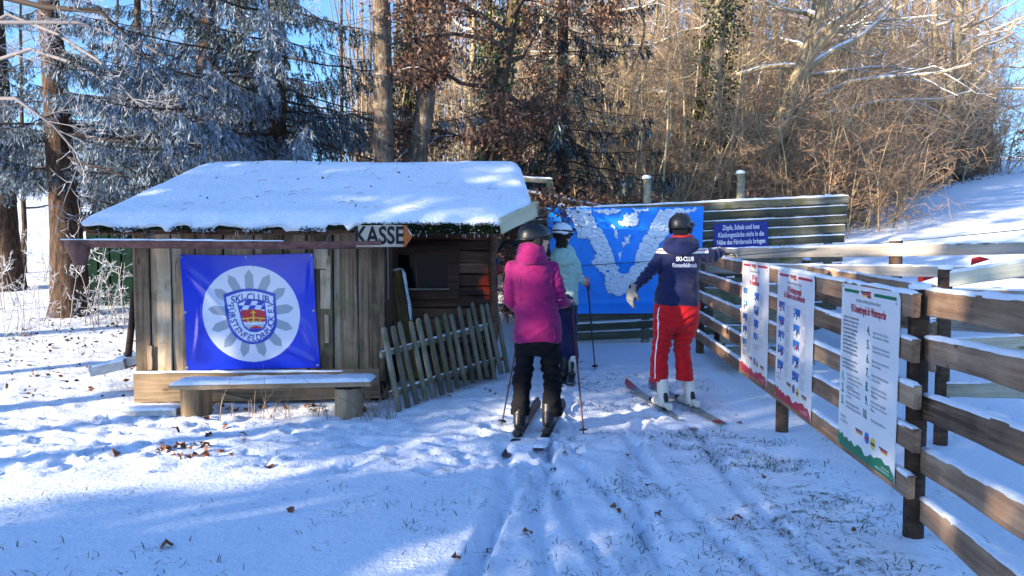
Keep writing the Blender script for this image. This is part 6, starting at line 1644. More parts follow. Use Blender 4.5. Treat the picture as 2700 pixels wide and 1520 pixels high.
def make_bare(name, seed, h, r0, lean, cfg, nb, hb, mat, Lb, snow=0.0, leaves=None, up=(.1, .8)):
    rng = np.random.default_rng(seed)
    pts, rad = trunk_poly(rng, h, r0, lean)
    root = bpy.data.objects.new(name, None); link(root)
    v, f = trunk_mesh(pts, rad, 14, .07, seed); o = bpy.data.objects.new("trunk", mesh_np("trunk", v, f, True)); o.data.materials.append(mat); link(o, root)
    T = Tubes(); lp = [] if leaves else None
    for i in range(nb):
        z = hb + (h - hb) * (i + rng.uniform(0, 1)) / nb; c, r = at_z(pts, rad, z); az = rng.uniform(0, 2 * math.pi)
        d = np.array([math.cos(az), math.sin(az), rng.uniform(*up)])
        branches(T, rng, c, d, Lb * rng.uniform(.6, 1.15) * (1 - .45 * (z - hb) / (h - hb)), max(r * rng.uniform(.28, .5), .012), 1, cfg, snow, lp)
    v, f, c = T.arrays(); parts = [(v, f, c)]
    if leaves:
        lp_ = np.array([a for a, b in lp]); k = leaves['per']; b = np.repeat(lp_, k, axis=0) + rng.normal(0, leaves['spread'], (len(lp_) * k, 3)); n = len(b)
        d = rng.normal(0, .6, (n, 3)); d[:, 2] -= .7; d /= np.linalg.norm(d, axis=1, keepdims=True)
        cc = np.array(leaves['col'])[rng.integers(0, len(leaves['col']), n)] * rng.uniform(.6, 1.35, (n, 1))
        v2, f2, c2 = blades(b, d, rng.uniform(.6, 1.2, n) * leaves['size'], rng.uniform(.35, .6, n) * leaves['size'], cols=cc)
        fo = bpy.data.objects.new("leaves", mesh_np("leaves", v2, f2, False, c2)); fo.data.materials.append(M['leafv']); link(fo, root)
    o = bpy.data.objects.new("crown", mesh_np("crown", v, f, True, c)); o.data.materials.append(M['twig']); link(o, root)
    return root, pts, rad

def ivy_on(root, pts, rad, z0, z1, n, seed, cols, thick=.12, size=.075):
    rng = np.random.default_rng(seed); z = rng.uniform(z0, z1, n); a = rng.uniform(0, 2 * math.pi, n); keep = vnoise(a * 1.2, z * 1.1, seed) > .22; z, a = z[keep], a[keep]; n = len(z)
    zz = [p[2] for p in pts]; cx = np.interp(z, zz, [p[0] for p in pts]); cy = np.interp(z, zz, [p[1] for p in pts]); r = np.interp(z, zz, rad)
    th = thick * vnoise(a * 2, z * 2.2, seed + 3) * 2
    q = r + rng.uniform(0, 1, n) * th
    b = np.stack([cx + q * np.cos(a), cy + q * np.sin(a), z], axis=1)
    d = np.stack([np.cos(a) * .5 + rng.normal(0, .4, n), np.sin(a) * .5 + rng.normal(0, .4, n), rng.normal(-.5, .4, n)], axis=1); d /= np.linalg.norm(d, axis=1, keepdims=True)
    cc = np.array(cols)[rng.integers(0, len(cols), n)] * rng.uniform(.6, 1.4, (n, 1))
    v, f, c = blades(b, d, rng.uniform(.7, 1.2, n) * size, rng.uniform(.7, 1.0, n) * size, cols=cc)
    o = bpy.data.objects.new("ivy", mesh_np("ivy", v, f, False, c)); o.data.materials.append(M['ivy']); link(o, root)

def spruce_branch(rng, L, hang, frost, dens=1.0, fat=1.0):
    """one drooping spruce bough along +X: side twigs hung with needle shoots"""
    n = 10; x = np.linspace(0, L, n + 1); z = -.30 * L * (x / L) ** 1.2 + .16 * L * (x / L) ** 3.2 + rng.normal(0, .015, n + 1); y = np.cumsum(rng.normal(0, .02, n + 1))
    path = np.stack([x, y, z], axis=1); T = Tubes(); T.add(list(path), np.linspace(.022, .005, n + 1), 4, (.06, .045, .04))
    B, D, Ln, W, C = [], [], [], [], []
    m = int(L / .075 * dens)
    for i in range(m * 2):
        s = rng.uniform(.12, 1.0) * L; k = min(int(s / L * n), n - 1); f = s / L * n - k; p = path[k] * (1 - f) + path[k + 1] * f
        sd = 1 if i % 2 else -1; l = (.22 + .42 * (1 - s / L) ** .7) * rng.uniform(.6, 1.2) * min(1, L / 2.2)
        d = np.array([rng.uniform(.3, .8), sd * rng.uniform(.35, .9), -hang * rng.uniform(.4, 1.1)]); d = unit(d)
        pts = [p]; dd = d
        for q in range(4):
            dd = unit(dd + np.array([0, 0, -.28 * hang]) + rng.normal(0, .08, 3)); pts.append(pts[-1] + dd * l / 4)
        T.add([pts[0], pts[2], pts[4]], [.006, .004, .002], 3, (.05, .04, .035))
        ns = int((8 + 16 * l) / fat); ts = rng.uniform(0, 1, ns); kk = np.minimum((ts * 4).astype(int), 3); ff = (ts * 4 - kk)[:, None]; pa = np.array(pts)
        b = pa[kk] * (1 - ff) + pa[kk + 1] * ff; tg = pa[kk + 1] - pa[kk]; tg /= np.linalg.norm(tg, axis=1, keepdims=True) + 1e-9
        dr = tg * .8 + rng.normal(0, .45, (ns, 3)); dr[:, 2] -= .25 * hang; dr /= np.linalg.norm(dr, axis=1, keepdims=True)
        B.append(b); D.append(dr); Ln.append(rng.uniform(.06, .13, ns) * fat); W.append(rng.uniform(.014, .026, ns) * (fat * fat if fat > 2 else fat ** .8))
        fr = np.clip(frost + rng.normal(0, .22, ns) + .25 * (rng.random() - .5), 0, 1)[:, None]
        C.append((1 - fr) * np.array([[.022, .036, .026]]) * rng.uniform(.6, 1.5, (ns, 1)) + fr * np.array([[.29, .38, .50]]))
    v, f, c = blades(np.concatenate(B), np.concatenate(D), np.concatenate(Ln), np.concatenate(W), cols=np.concatenate(C))
    tv, tf, tcol = T.arrays()
    return merge([(v, f, c), (tv, tf, tcol)])

def make_spruce(name, seed, h, r0, frost, z0, Lmax, nb, hang=.9, lean=(0, 0), fade=0.0, dens=1.0, fat=1.0, skirt=None, open_front=0.0):
    rng = np.random.default_rng(seed); pts, rad = trunk_poly(rng, h, r0, lean, .2, 12, .015)
    root = bpy.data.objects.new(name, None); link(root)
    v, f = trunk_mesh(pts, rad, 18, .05, seed); o = bpy.data.objects.new("trunk", mesh_np("trunk", v, f, True)); o.data.materials.append(M['bark_spruce']); link(o, root)
    lib = [spruce_branch(rng, Lmax * q, hang, frost, dens, fat) for q in (.6, .75, .9, 1.0)]
    if fade: lib2 = [spruce_branch(rng, Lmax * q, hang, max(0, frost - fade), dens, fat) for q in (.6, .8, 1.0)]
    out = []
    for i in range(nb):
        t = (i + rng.uniform(0, 1)) / nb; z = z0 + (h - z0) * t ** 1.15; c, r = at_z(pts, rad, z); az = i * 2.4 + rng.uniform(-.5, .5)
        if open_front and -math.sin(az) > .72 and rng.random() < open_front: continue
        L_ = lib2 if fade and t > .3 else lib
        v, f, cc = L_[rng.integers(0, len(L_))]; s = rng.uniform(.75, 1.1) * (1 - .75 * t); tilt = rng.uniform(-.12, .15)
        ca, sa, ct, st = math.cos(az), math.sin(az), math.cos(tilt), math.sin(tilt)
        x, y, zz = v[:, 0] * s, v[:, 1] * s * rng.choice([-1, 1]), v[:, 2] * s
        x, zz = x * ct - zz * st, x * st + zz * ct
        out.append((np.stack([x * ca - y * sa + c[0], x * sa + y * ca + c[1], zz + c[2]], axis=1), f, cc))
    if skirt:
        lib3 = [spruce_branch(rng, Lmax * q, hang * 1.05, skirt[0][3], dens, fat) for q in (.75, .9, 1.0)]
        for (n_, za, zb_, fr_, az0, az1) in [k_ for k_ in skirt for _ in range(k_[0])]:
            z = rng.uniform(za, zb_); c, r = at_z(pts, rad, z); az = rng.uniform(az0, az1); v, f, cc = lib3[rng.integers(0, 3)]; s = rng.uniform(.75, 1.05); tilt = rng.uniform(-.05, .2)
            ca, sa, ct, st = math.cos(az), math.sin(az), math.cos(tilt), math.sin(tilt); x, y, zz = v[:, 0] * s, v[:, 1] * s, v[:, 2] * s
            x, zz = x * ct - zz * st, x * st + zz * ct; out.append((np.stack([x * ca - y * sa + c[0], x * sa + y * ca + c[1], zz + c[2]], axis=1), f, cc))
    v, f, c = merge(out)
    o = bpy.data.objects.new("crown", mesh_np("crown", v, f, False, c)); o.data.materials.append(M['needle']); link(o, root)
    for k in range(26):                                                   # dead stubs on the lower trunk
        pass
    return root

def plant(root, px, Y, label, cat, group=None, rot=0.0, s=1.0, dz=0.0, X=None):
    x = P(px, 700, Y).x if X is None else X
    root.location = (x, Y, gz(x, Y) + dz); root.rotation_euler = (0, 0, rot); root.scale = (s, s, s)
    tag(root, label, cat, group); return root
def again(root, *a, **k): return plant(copy_tree(root), *a, **k)

# ---- frosted spruces behind the hut
SPG = "frosted spruces behind the hut"
sp1 = make_spruce("spruce_tree", 41, 10.5, .31, .46, 2.2, 3.6, 48, 1.15, (-.5, 0), .26, .85, 1.25, [(5, 2.6, 3.6, .66, -3.1, -2.3), (6, 2.6, 3.6, .66, -.7, .5)], .9)
plant(sp1, 190, 14.0, "big frosted spruce with thick brown trunk beside the green shed", "tree", SPG, 0.0)
sp2 = make_spruce("spruce_tree", 42, 10.5, .33, .32, 2.5, 3.9, 52, 1.2, (.1, 0), .18, .85, 1.25, None, .9)
plant(sp2, 556, 14.2, "frosted spruce with dark trunk rising behind the roof's far half", "tree", SPG, 1.1)
sp3 = make_spruce("spruce_tree", 43, 10.5, .2, .34, 2.2, 3.6, 84, 1.25, (0, 0), .18, .85, 1.25, [(22, 2.9, 5.4, .55, -2.9, -.9), (3, 3.2, 3.9, .55, -.35, .05)])
plant(sp3, 740, 12.6, "bushy drooping spruce behind the middle of the snowy roof", "tree", SPG, 0.0)
again(sp3, 640, 16.5, "slimmer dark spruce between two frosted spruces", "tree", SPG, 3.4, 1.0)
again(sp1, 20, 17.0, "frosted spruce cut by the photo's edge next to the big spruce", "tree", SPG, 2.0, .95)
again(sp3, 380, 19.0, "distant spruce seen between the two big frosted trunks", "tree", SPG, .7, .9)

# ---- bare frosted limbs hanging before the spruces
fcfg = dict(levels=4, n=[0, 9, 6, 3], bend=.13, grav=[-.15, -.2, .3], up=.0, ratio=(.3, .5), rmin=.0048, col=FROST)
rng = np.random.default_rng(77); T = Tubes(); FY = 11.3
rt_ = thing("frosted_tree", (P(-140, 700, FY).x, FY, gz(P(-140, 700, FY).x, FY)), "leafless tree whose white frosted twigs hang over the hut's far end", "tree")
tb = P(-140, 700, FY); pts = [np.array([tb.x, FY, rt_.location.z - .3]), np.array([tb.x + .05, FY, 2.5]), np.array([tb.x + .0, FY, 4.8]), np.array([tb.x + .2, FY, 7.5])]
v, f = trunk_mesh(pts, [.2, .15, .12, .07], 12, .06, 5); obj_at("trunk", v, f, M['bark_dark'], rt_, tuple(rt_.location), True)
LIMBS = [[(-130, 120), (20, 40), (150, 90), (260, 160), (350, 260), (430, 330), (520, 400)], [(-130, 200), (80, 130), (200, 170), (300, 230), (420, 300), (560, 330)], [(-130, -40), (120, 20), (264, 30), (370, 130), (481, 303)], [(-140, 260), (40, 260), (140, 330), (200, 400), (230, 470)], [(-130, 60), (200, 60), (380, 120), (520, 200), (640, 300)]]
for li, lm in enumerate(LIMBS):
    q = [np.array(P(a, b, FY + .25 * math.sin(i * 1.3 + li))) for i, (a, b) in enumerate(lm)]; n = len(q)
    dark = li in (2,)
    T.add(q, np.linspace(.055 if dark else .032, .012, n), 6, (.05, .04, .035) if dark else (.2, .19, .2))
    for k in range(1, n):
        for j in range(3):
            u = rng.uniform(0, 1); p = q[k - 1] * (1 - u) + q[k] * u; d = unit(q[k] - q[k - 1]); sd = rng.normal(0, 1, 3); sd = unit(sd - d * sd.dot(d))
            branches(T, rng, p, unit(d * .6 + sd * .8 + np.array([0, 0, -.1])), rng.uniform(.6, 1.3), .010, 2, fcfg)
v, f, c = T.arrays(); obj_at("crown", v, f, M['twig'], rt_, tuple(rt_.location), True, c)

# ---- tall trunks behind the roof
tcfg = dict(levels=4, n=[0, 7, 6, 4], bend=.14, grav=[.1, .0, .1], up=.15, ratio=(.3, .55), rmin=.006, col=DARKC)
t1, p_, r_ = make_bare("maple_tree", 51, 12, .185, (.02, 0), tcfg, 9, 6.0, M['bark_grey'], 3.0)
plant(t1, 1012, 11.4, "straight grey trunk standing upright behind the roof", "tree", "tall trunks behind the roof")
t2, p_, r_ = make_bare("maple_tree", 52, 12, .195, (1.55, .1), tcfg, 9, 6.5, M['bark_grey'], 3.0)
plant(t2, 1072, 11.7, "grey trunk leaning towards the right beside the upright one", "tree", "tall trunks behind the roof", dz=-.4)
t2.location.x = P(1080, 440, 11.7).x - .34
bcfg = dict(levels=4, n=[0, 8, 6, 3], bend=.13, grav=[-.1, -.1, -.2], up=.0, ratio=(.3, .5), rmin=.005, col=DARKC, flat=True)
BRN = [(.14, .078, .055), (.18, .10, .07), (.11, .065, .05), (.22, .14, .10)]
t3, p_, r_ = make_bare("beech_tree", 53, 11, .155, (1.65, 0), bcfg, 34, 1.3, M['bark_dark'], 2.7, .1, dict(per=3, spread=.09, size=.08, col=BRN), up=(-.15, .35))
ivy_on(t3, p_, r_, .5, 5.5, 900, 5, [(.03, .05, .015), (.05, .075, .02), (.12, .13, .04)], .05)
plant(t3, 1285, 12.4, "dark leaning beech with withered brown leaves behind the roof", "tree", "tall trunks behind the roof"); t3.location.x = P(1285, 430, 12.4).x - .40
t4, p_, r_ = make_bare("ivy_tree", 54, 11, .12, (.1, 0), tcfg, 8, 5.5, M['bark_dark'], 2.5)
ivy_on(t4, p_, r_, 1.0, 9, 4200, 6, [(.03, .05, .015), (.06, .085, .02), (.16, .17, .05), (.02, .03, .012)], .26)
plant(t4, 1068, 16.5, "ivy wrapped trunk between the two grey trunks", "tree", "ivy clad trees")
again(t4, 1295, 17.0, "ivy wrapped trunk directly behind the brown leaved beech", "tree", "ivy clad trees", 2.0, 1.0)
t5, p_, r_ = make_bare("ivy_tree", 55, 13, .24, (.9, 0), tcfg, 12, 5.5, M['bark_sun'], 3.2, .3)
ivy_on(t5, p_, r_, .8, 10, 8500, 7, [(.02, .035, .012), (.035, .055, .015), (.09, .11, .03), (.015, .025, .01)], .34, .085)
plant(t5, 1850, 19.0, "dark ivy covered tree behind the slatted wall", "tree", "ivy clad trees")
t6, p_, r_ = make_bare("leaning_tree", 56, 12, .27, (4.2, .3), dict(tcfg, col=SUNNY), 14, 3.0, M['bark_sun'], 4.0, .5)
plant(t6, 1935, 19.5, "thick pale trunk leaning right beyond the slatted wall", "tree", "big trees in the thicket")
sp5 = make_spruce("spruce_tree", 44, 11, .16, .03, 1.0, 3.3, 135, .85, dens=.55, fat=1.8)
plant(sp5, 1480, 14.9, "dark green spruce without frost behind the brown leaved beech", "tree")

# ---- the sunlit thicket to the right: bare trees, saplings, brown leaved bushes
GT = "bare trees of the sunlit thicket"
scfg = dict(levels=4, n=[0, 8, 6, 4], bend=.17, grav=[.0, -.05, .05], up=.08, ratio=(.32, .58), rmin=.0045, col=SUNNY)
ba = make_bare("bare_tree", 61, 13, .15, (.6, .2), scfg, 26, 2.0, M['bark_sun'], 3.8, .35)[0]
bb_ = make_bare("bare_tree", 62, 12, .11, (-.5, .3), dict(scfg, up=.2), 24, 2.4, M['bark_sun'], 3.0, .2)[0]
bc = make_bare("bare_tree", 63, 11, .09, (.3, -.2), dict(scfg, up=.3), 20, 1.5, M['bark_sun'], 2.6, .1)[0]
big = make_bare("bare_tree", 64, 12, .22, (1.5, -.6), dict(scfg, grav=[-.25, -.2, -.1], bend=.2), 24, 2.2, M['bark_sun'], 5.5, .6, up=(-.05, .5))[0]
def sapling(seed, n, h0, h1, r, cols, spread=.5, leaves=None, twn=9, tl=.32, arch=0.0):
    rng = np.random.default_rng(seed); T = Tubes(); root = bpy.data.objects.new("sapling_clump", None); link(root); lp = []
    cfg = dict(levels=4, n=[0, 0, 4, 3], bend=.18, grav=[0, 0, .05], up=.15, ratio=(.35, .6), rmin=.005, col=cols)
    S = Tubes()
    for i in range(n):
        b = np.array([rng.normal(0, spread), rng.normal(0, spread), -.2]); h = rng.uniform(h0, h1)
        pts, d = wander(rng, b, (rng.normal(0, .12 + arch), rng.normal(0, .12 + arch), 1), h, 6, .06 + .25 * arch)
        rr = np.linspace(r * rng.uniform(.6, 1.3), .006, 7); S.add(pts, rr, 5, tint(rng, cols[0]))
        for j in range(twn):
            f = rng.uniform(.12, 1) * 6; k = min(int(f), 5); q = pts[k] * (1 - f + k) + pts[k + 1] * (f - k); a = rng.uniform(0, 6.28)
            branches(T, rng, q, (math.cos(a), math.sin(a), rng.uniform(-.2, .9)), h * rng.uniform(.12, tl), .008, 2, cfg, 0, lp)
    v, f, c = S.arrays(); o = bpy.data.objects.new("stem", mesh_np("stem", v, f, True, c)); o.data.materials.append(M['twig']); link(o, root)
    v, f, c = T.arrays(); o = bpy.data.objects.new("twigs", mesh_np("twigs", v, f, True, c)); o.data.materials.append(M['twig']); link(o, root)
    if leaves:
        lp_ = np.array([a for a, b in lp]); k = leaves['per']; b = np.repeat(lp_, k, axis=0) + rng.normal(0, leaves['spread'], (len(lp_) * k, 3)); m = len(b)
        d = rng.normal(0, .6, (m, 3)); d[:, 2] -= .5; d /= np.linalg.norm(d, axis=1, keepdims=True)
        cc = np.array(leaves['col'])[rng.integers(0, len(leaves['col']), m)] * rng.uniform(.6, 1.35, (m, 1))
        v2, f2, c2 = blades(b, d, rng.uniform(.6, 1.2, m) * leaves['size'], rng.uniform(.35, .6, m) * leaves['size'], cols=cc)
        o = bpy.data.objects.new("leaves", mesh_np("leaves", v2, f2, False, c2)); o.data.materials.append(M['leafv']); link(o, root)
    return root
sa = sapling(71, 9, 2.5, 5.5, .03, SUNNY, .7)
sb_ = sapling(72, 7, 3.5, 7.0, .045, SUNNY, .9)
sc2 = sapling(73, 14, 1.0, 2.6, .016, [(.22, .15, .10), (.2, .13, .09), (.22, .12, .085)], .6, None, 7)
sl = sapling(74, 9, 1.6, 3.4, .02, [(.12, .08, .06)] * 3, .6, dict(per=2, spread=.06, size=.08, col=[(.24, .085, .045), (.30, .12, .06), (.17, .07, .045)]), 8)
def edge_x(Y): return 9.2 + (Y - 22) * .80
tr = random.Random(99)
used = set()
def where(X, Y, s_):
    px = 1350 + X / Y * 2000
    return ("tall " if s_ > 1.05 else "low "), (" behind the roof" if px < 1400 else " above the tarpaulin" if px < 1720 else " above the blue sign" if px < 1950 else " over the slatted wall's far half" if px < 2150 else " over the slatted wall's open end" if px < 2300 else " where the slope climbs" if px < 2450 else " by the bright gap") + (", in front" if Y < 21 else ", farther back" if Y > 28 else "")
def scatter(protos, n, y0, y1, xf, lab, cat, group, smin=.8, smax=1.2):
    for i in range(n):
        pr = tr.choice(protos); Y = tr.uniform(y0, y1); X = xf(Y)
        first = pr.name not in used; used.add(pr.name)
        s_ = tr.uniform(smin, smax); a_, b_ = where(X, Y, s_)
        (plant if first else again)(pr, 0, Y, a_ + lab + b_, cat, group, tr.uniform(0, 6.28), s_, -.05, X=X)
scatter([ba, bb_, bc], 30, 21, 44, lambda Y: tr.uniform(-.04 * Y - 1.0, edge_x(Y) - 1.5), "slender bare tree", "tree", GT)
for (px, Y, rot, s, lab) in ((2060, 21, .4, .95, "wide bare tree with snowy limbs above the slatted wall's far end"), (2290, 27, 2.0, 1.1, "wide bare tree spreading pale limbs over the hedge"), (1700, 22, 3.6, .9, "bare tree with snow on its limbs above the tarpaulin"), (2480, 33, 5.0, 1.15, "bare tree leaning out over the snowy slope at the wood's end")):
    (plant if px == 2060 else again)(big, px, Y, lab, "tree", "big trees in the thicket", rot, s)
scatter([sa, sb_], 50, 17.5, 36, lambda Y: tr.uniform(.03 * Y, edge_x(Y) - .8), "clump of thin sunlit saplings", "sapling", "sapling clumps in the thicket")
scatter([sa, sb_], 10, 15.5, 22, lambda Y: tr.uniform(-.18 * Y, .05 * Y), "clump of thin saplings", "sapling", "sapling clumps behind the roof")
scatter([sc2], 46, 18, 46, lambda Y: edge_x(Y) + tr.uniform(-2.2, .3), "twiggy bush at the thicket's foot", "bush", "low bushes along the wood's edge", .7, 1.3)
scatter([sl], 12, 24, 42, lambda Y: edge_x(Y) + tr.uniform(-2.5, -.3), "rusty leaved bush", "bush", "rusty leaved bushes", .8, 1.4)
for (px, Y, s, lab) in ((1430, 13.2, .62, "bush with withered leaves right behind the timber frame"), (1545, 13.6, .66, "bush with withered leaves behind the tarpaulin's corner"), (1350, 13.0, .5, "bush with withered leaves peeping over the roof's verge"), (2405, 31.5, 1.35, "large rusty leaved bush at the far end of the hedge")):
    again(sl, px, Y, lab, "bush", "rusty leaved bushes", tr.uniform(0, 6), s)
tb_ = sapling(76, 8, 2.2, 5.0, .024, SUNNY, .8, None, 15, .5, .3)
GB = [(.30, .22, .13), (.33, .23, .14), (.34, .22, .14)]
tb2 = sapling(77, 10, 1.4, 3.2, .018, GB, .8, None, 13, .6, .3)
tb_.name = "thicket_bush"; tb2.name = "thicket_bush"
for i in range(42):
    Y = tr.uniform(16.5, 24); px = tr.uniform(1560, 2260); pr = tr.choice([tb_, tb2]); first = pr.name not in used; used.add(pr.name)
    s_ = tr.uniform(.8, 1.25); a_, b_ = where(P(px, 700, Y).x, Y, s_)
    (plant if first else again)(pr, px, Y, a_ + "tangled golden bush" + b_, "bush", "tangled bushes of the thicket", tr.uniform(0, 6.28), s_)
scatter([tb_, tb2], 28, 22, 46, lambda Y: edge_x(Y) + tr.uniform(-3.5, -.2), "golden bush at the slanting edge", "bush", "tangled bushes along the slope", .9, 1.6)
for i, (px, Y, s_) in enumerate(((2545, 40, 1.2), (2500, 40, 1.25), (2520, 36, .9), (2590, 52, 1.2), (2460, 38, 1.1))):
    again((ba, big, bb_)[i % 3], px, Y, ("lower bare tree", "widest snowy limbed tree", "slim bare tree", "farthest bare tree", "snowy limbed tree beside the hedge")[i] + " at the wood's bright far end", "tree", "trees at the wood's far end", i * 1.1, s_)
for i, (px, Y, s_) in enumerate(((2540, 42, 1.7), (2585, 47, 1.8), (2620, 53, 1.7), (2560, 44, 1.2))):
    again((tb_, sl)[i % 2], px, Y, ("tall golden bush", "large rusty bush", "farthest golden bush", "smaller rusty bush")[i] + " closing the wood's far end", "bush", "bushes closing the wood's far end", i, s_)
hv = make_spruce("evergreen_bush", 45, 5.2, .08, .08, .15, 1.9, 70, .45, dens=.8)
plant(hv, 2478, 34.5, "dark blue evergreen at the hedge's far end before the bright slope", "bush", None, 0, 1.15)

# ---- far woodland mass behind the thicket (nobody could count it)
rng = np.random.default_rng(12); T = Tubes()
for i in range(800):
    Y = rng.uniform(40, 66); X = rng.uniform(-.2 * Y, edge_x(Y) - 2); b = np.array([X, Y, h1(X, Y) - .3]); h = rng.uniform(9, 19)
    pts, d = wander(rng, b, (rng.normal(0, .05), rng.normal(0, .05), 1), h, 5, .04); T.add(pts, np.linspace(rng.uniform(.04, .14), .02, 6), 4, tint(rng, (.16, .125, .09), .4))
    for j in range(7):
        f = rng.uniform(.15, 1) * 5; k = min(int(f), 4); q = pts[k] * (1 - f + k) + pts[k + 1] * (f - k); a = rng.uniform(0, 6.28)
        p2, d2 = wander(rng, q, (math.cos(a), math.sin(a), rng.uniform(.1, 1)), rng.uniform(1, 3.5), 3, .15); T.add(p2, [.03, .022, .015, .01], 3, tint(rng, (.22, .16, .11), .35))
v, f, c = T.arrays(); o = obj("woodland", mesh_np("woodland", v, f, True, c), M['twig']); tag(o, "distant bare woodland filling the skyline behind the thicket", "woodland", None, "stuff")

# ---- left background: bare trees, frosted shrubs
fr_b = make_bare("frosted_birch", 65, 9, .07, (.3, .2), dict(scfg, col=FROST, up=.2), 16, 1.6, M['bark_dark'], 2.2)[0]
plant(fr_b, 60, 19.5, "thin frosted tree left of the big spruce trunk", "tree", "thin frosted trees", 1.0)
for (px, Y, s, lab) in ((300, 22, 1.1, "thin frosted tree behind the green shed"), (440, 20, 1.0, "thin frosted tree between the two big spruces"), (-20, 23, 1.2, "thin frosted tree at the photo's far edge"), (900, 19, 1.0, "thin frosted tree behind the drooping spruce")):
    again(fr_b, px, Y, lab, "tree", "thin frosted trees", Y * 1.7, s)
fs_ = sapling(75, 8, .7, 1.9, .012, [(.30, .29, .30), (.45, .46, .5), (.55, .58, .64)], .35, None, 6); fs_.name = "frosted_shrub"
plant(fs_, 240, 12.6, "frosted shrub in front of the green shed", "shrub", "frosted shrubs", .5, .9)
for (px, Y, s, lab) in ((95, 12.5, .6, "low frosted shrub at the foot of the big spruce"), (40, 14.5, .8, "low frosted shrub at the photo's edge"), (300, 13.2, .7, "frosted shrub close to the hut's gutter"), (20, 11.5, .5, "smallest frosted shrub nearest the camera at the edge"), (130, 18, 1.0, "frosted shrub on the bright snow behind the spruce")):
    again(fs_, px, Y, lab, "shrub", "frosted shrubs", Y, s)

# ---- trees that stand beside and behind the photographer and shade the yard
SHG = "trees standing out of view beside the yard"
def by_shade(s_, X): return (s_ + X * -math.cos(SUN_AZ)) / -math.sin(SUN_AZ)      # Y of a tree whose shadow line has offset s_
sh_low = make_spruce("spruce_tree", 46, 11, .2, .3, .4, 2.5, 96, .8, dens=.6, fat=2.3)
sh_high = make_spruce("spruce_tree", 47, 9.4, .2, .3, 5.0, 3.0, 52, .6, dens=.6, fat=2.3)
for i, (s_, X, sc_, hi) in enumerate(SHADE):
    pr = sh_high if hi else sh_low; first = pr.name not in used; used.add(pr.name)
    (plant if first else again)(pr, 0, by_shade(s_, X), "spruce standing out of view beside the yard", "tree", SHG, i * 1.3, sc_, X=X)

# ------------------------------------------------------------------ grass, leaves, stalks
rng = np.random.default_rng(5)
n = 5200
tx, ty_ = [], []
def tufts(n, x0, x1, y0, y1, k, sp):
    cx, cy = rng.uniform(x0, x1, n), rng.uniform(y0, y1, n)
    m = rng.integers(k // 2, k + 1, n)
    tx.append(np.repeat(cx, m) + rng.normal(0, sp, m.sum())); ty_.append(np.repeat(cy, m) + rng.normal(0, sp, m.sum()))
tufts(330, -3.2, 2.3, 3.3, 6.0, 11, .05); tufts(800, .2, 2.2, 3.3, 8.5, 12, .07); tufts(260, .9, 2.1, 5.2, 7.6, 14, .08); tufts(130, 1.9, 4.5, 3.2, 8.5, 8, .05); tufts(120, -5.5, -.5, 6.0, 7.0, 5, .06); tufts(160, -7.5, -4, 7, 13, 6, .1); tufts(260, 2.5, 12, 8.5, 20, 6, .12)
cx, cy = np.concatenate(tx), np.concatenate(ty_)
keep = vnoise(cx / .42, cy / .30, 301) + .35 * vnoise(cx / .13, cy / .11, 302) + .12 * rng.random(len(cx)) > .74
cx, cy = cx[keep], cy[keep]; nb = len(cx)
bz_ = gzs(cx, cy) - .005
a = rng.uniform(0, 6.28, nb); el = np.abs(rng.normal(.35, .4, nb)); L_ = rng.uniform(.02, .08, nb)
d = np.stack([np.cos(a) * np.cos(el), np.sin(a) * np.cos(el), np.sin(el)], axis=1)
b0 = np.stack([cx, cy, bz_], axis=1)
sd = np.stack([-np.sin(a), np.cos(a), a * 0], axis=1); w = rng.uniform(.0016, .0032, nb)[:, None]
mid = b0 + d * (L_ * .55)[:, None]; tip = mid + (d * .6 + np.stack([np.cos(a), np.sin(a), -.5 + 0 * a], axis=1) * .4) * (L_ * .5)[:, None]
v = np.stack([b0 - sd * w, b0 + sd * w, mid + sd * w * .8, mid - sd * w * .8, tip], axis=1).reshape(-1, 3)
q = np.arange(nb)[:, None] * 5
cc = np.repeat(np.array([[.045, .065, .03], [.07, .08, .035], [.10, .085, .045], [.03, .05, .03]])[rng.integers(0, 4, nb)] * rng.uniform(.6, 1.3, (nb, 1)), 5, axis=0)
me = mesh_np("grass", v, [q + np.array([0, 1, 2, 3]), q + np.array([3, 2, 4])], False, cc)
M['grassv'] = vcol("grass_blades", .7, .2, .2)
tag(obj("grass", me, M['grassv']), "thin grass blades poking through the snow", "grass", None, "stuff")

# fallen leaves: each one that can be told apart is a thing
def leaf_mesh(seed):
    r = np.random.default_rng(seed); n = 7; V = []
    for i in range(n):
        t = i / (n - 1); wd_ = .42 * math.sin(math.pi * min(1, t * .95 + .03)) ** .8 * (1 + .25 * (i % 2)); z = .25 * math.sin(t * 3.1 + r.uniform(-.3, .3)) * r.uniform(.5, 1.2)
        cu = r.uniform(.1, .35)
        V += [(t - .5, -wd_, z + cu * wd_), (t - .5, 0, z), (t - .5, wd_, z + cu * wd_ * r.uniform(.3, 1.5))]
    F = [(i * 3 + k, i * 3 + k + 1, i * 3 + 4 + k, i * 3 + 3 + k) for i in range(n - 1) for k in range(2)]
    me = bpy.data.meshes.new("fallen_leaf"); me.from_pydata(V, [], F); return me
M['leaf1'] = plain("withered_leaf", (.17, .075, .04), .75, .2, .4, 3, .5)
lms = [leaf_mesh(k) for k in range(6)]
for m_ in lms: m_.materials.append(M['leaf1'])
def leaf(x, y, s, rr, lab, grp):
    o = bpy.data.objects.new("fallen_leaf", rr.choice(lms)); link(o); o.scale = (s, s * rr.uniform(.5, .9), s)
    o.location = (x, y, gz(x, y) + s * .10); o.rotation_euler = (rr.uniform(-.7, .7), rr.uniform(-.7, .7), rr.uniform(0, 6.28)); tag(o, lab, "leaf", grp)
rl = random.Random(3)
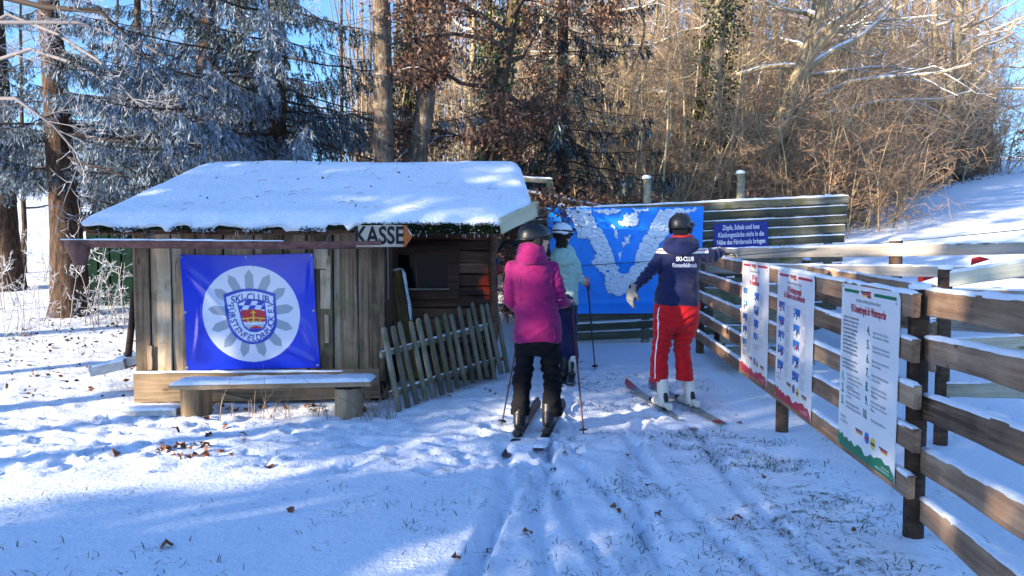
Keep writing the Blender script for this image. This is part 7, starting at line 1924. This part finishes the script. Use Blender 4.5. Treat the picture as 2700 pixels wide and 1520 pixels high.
def ground_at(px, py):
    lo, hi = 2.0, 30.0
    for _ in range(40):
        m_ = (lo + hi) / 2; q = P(px, py, m_)
        if q.z > gz(q.x, m_): lo = m_
        else: hi = m_
    return P(px, py, lo)
for i in range(26):
    q = ground_at(rl.gauss(490, 60), rl.gauss(1190, 16)); leaf(q.x, q.y, rl.uniform(.05, .10), rl, "brown withered leaf in the sunlit pile on the snow before the bench", "leaves piled before the bench")
for (px, py) in ((545, 1107), (460, 1140), (595, 1130), (640, 1150), (645, 1165), (300, 1200), (700, 1240), (715, 1238)):
    q = ground_at(px, py); leaf(q.x, q.y, rl.uniform(.06, .10), rl, "brown withered leaf lying loose on the sunlit snow", "loose leaves on the sunlit snow")
for (px, py) in ((1618, 1338), (1632, 1350), (1945, 1372), (2160, 1368), (1950, 1120), (770, 1350), (1410, 1352), (1390, 1410), (1740, 1360), (1720, 1160), (1935, 1375), (2250, 1400), (1490, 1200), (1460, 1245), (1655, 1205), (1705, 1282), (2010, 1260), (440, 1445), (1200, 1480), (1290, 1455)):
    q = ground_at(px, py); leaf(q.x, q.y, rl.uniform(.035, .07), rl, "brown withered leaf lying on the shaded snow in front", "leaves on the shaded snow")
for i in range(30):
    q = P(rl.uniform(500, 980), 1085, rl.uniform(7.15, 7.42)); leaf(q.x, q.y, rl.uniform(.05, .09), rl, "dark withered leaf in the drift beneath the bench", "leaves under the bench")
for i in range(14):
    q = ground_at(rl.uniform(1080, 1360), rl.uniform(1010, 1080)); leaf(q.x, q.y, rl.uniform(.03, .06), rl, "small brown leaf on the snow in front of the pickets", "leaves before the pickets")
nn_ = 900; xs = rng.uniform(-8.5, -3.9, nn_); ys_ = rng.uniform(7.6, 14, nn_)
d = np.stack([rng.normal(0, 1, nn_), rng.normal(0, 1, nn_), rng.uniform(-.1, .5, nn_)], axis=1); d /= np.linalg.norm(d, axis=1, keepdims=True)
v, f, c = blades(np.stack([xs, ys_, gzs(xs, ys_) + .012], axis=1), d, rng.uniform(.03, .09, nn_), rng.uniform(.02, .05, nn_), cols=np.array([[.10, .06, .04], [.16, .08, .045], [.06, .04, .03]])[rng.integers(0, 3, nn_)])
tag(obj("leaf_litter", mesh_np("leaf_litter", v, f, False, c), M['leafv']), "scattered dark leaf litter under the spruces", "leaf litter", None, "stuff")

# dry stalks in front of the bench
T = Tubes(); r9 = np.random.default_rng(8)
for i in range(44):
    px = r9.uniform(560, 1050) if i > 12 else r9.uniform(930, 1060); x, y = P(px, 1085, 7.0).x, r9.uniform(6.85, 7.05); b = np.array([x, y, gz(x, y) - .02]); L_ = r9.uniform(.2, .55) if px < 1000 else r9.uniform(.15, .4)
    pts, dd = wander(r9, b, (r9.normal(0, .35), r9.normal(0, .2), 1), L_, 5, .12, -.25); T.add(pts, np.linspace(.004, .0015, 6), 4, tint(r9, (.24, .17, .12), .3))
    if i % 3 == 0:
        for k in range(2):
            p2, _ = wander(r9, pts[3 + k], dd + r9.normal(0, .6, 3), L_ * .35, 3, .2); T.add(p2, [.002, .002, .0015, .001], 3, (.22, .16, .12))
v, f, c = T.arrays(); st = obj_at("dry_stalks", v, f, M['twig'], None, (P(800, 1085, 7).x, 7.0, 0), True, c); tag(st, "dry brown stalks growing in front of the bench", "stalks", None, "stuff")
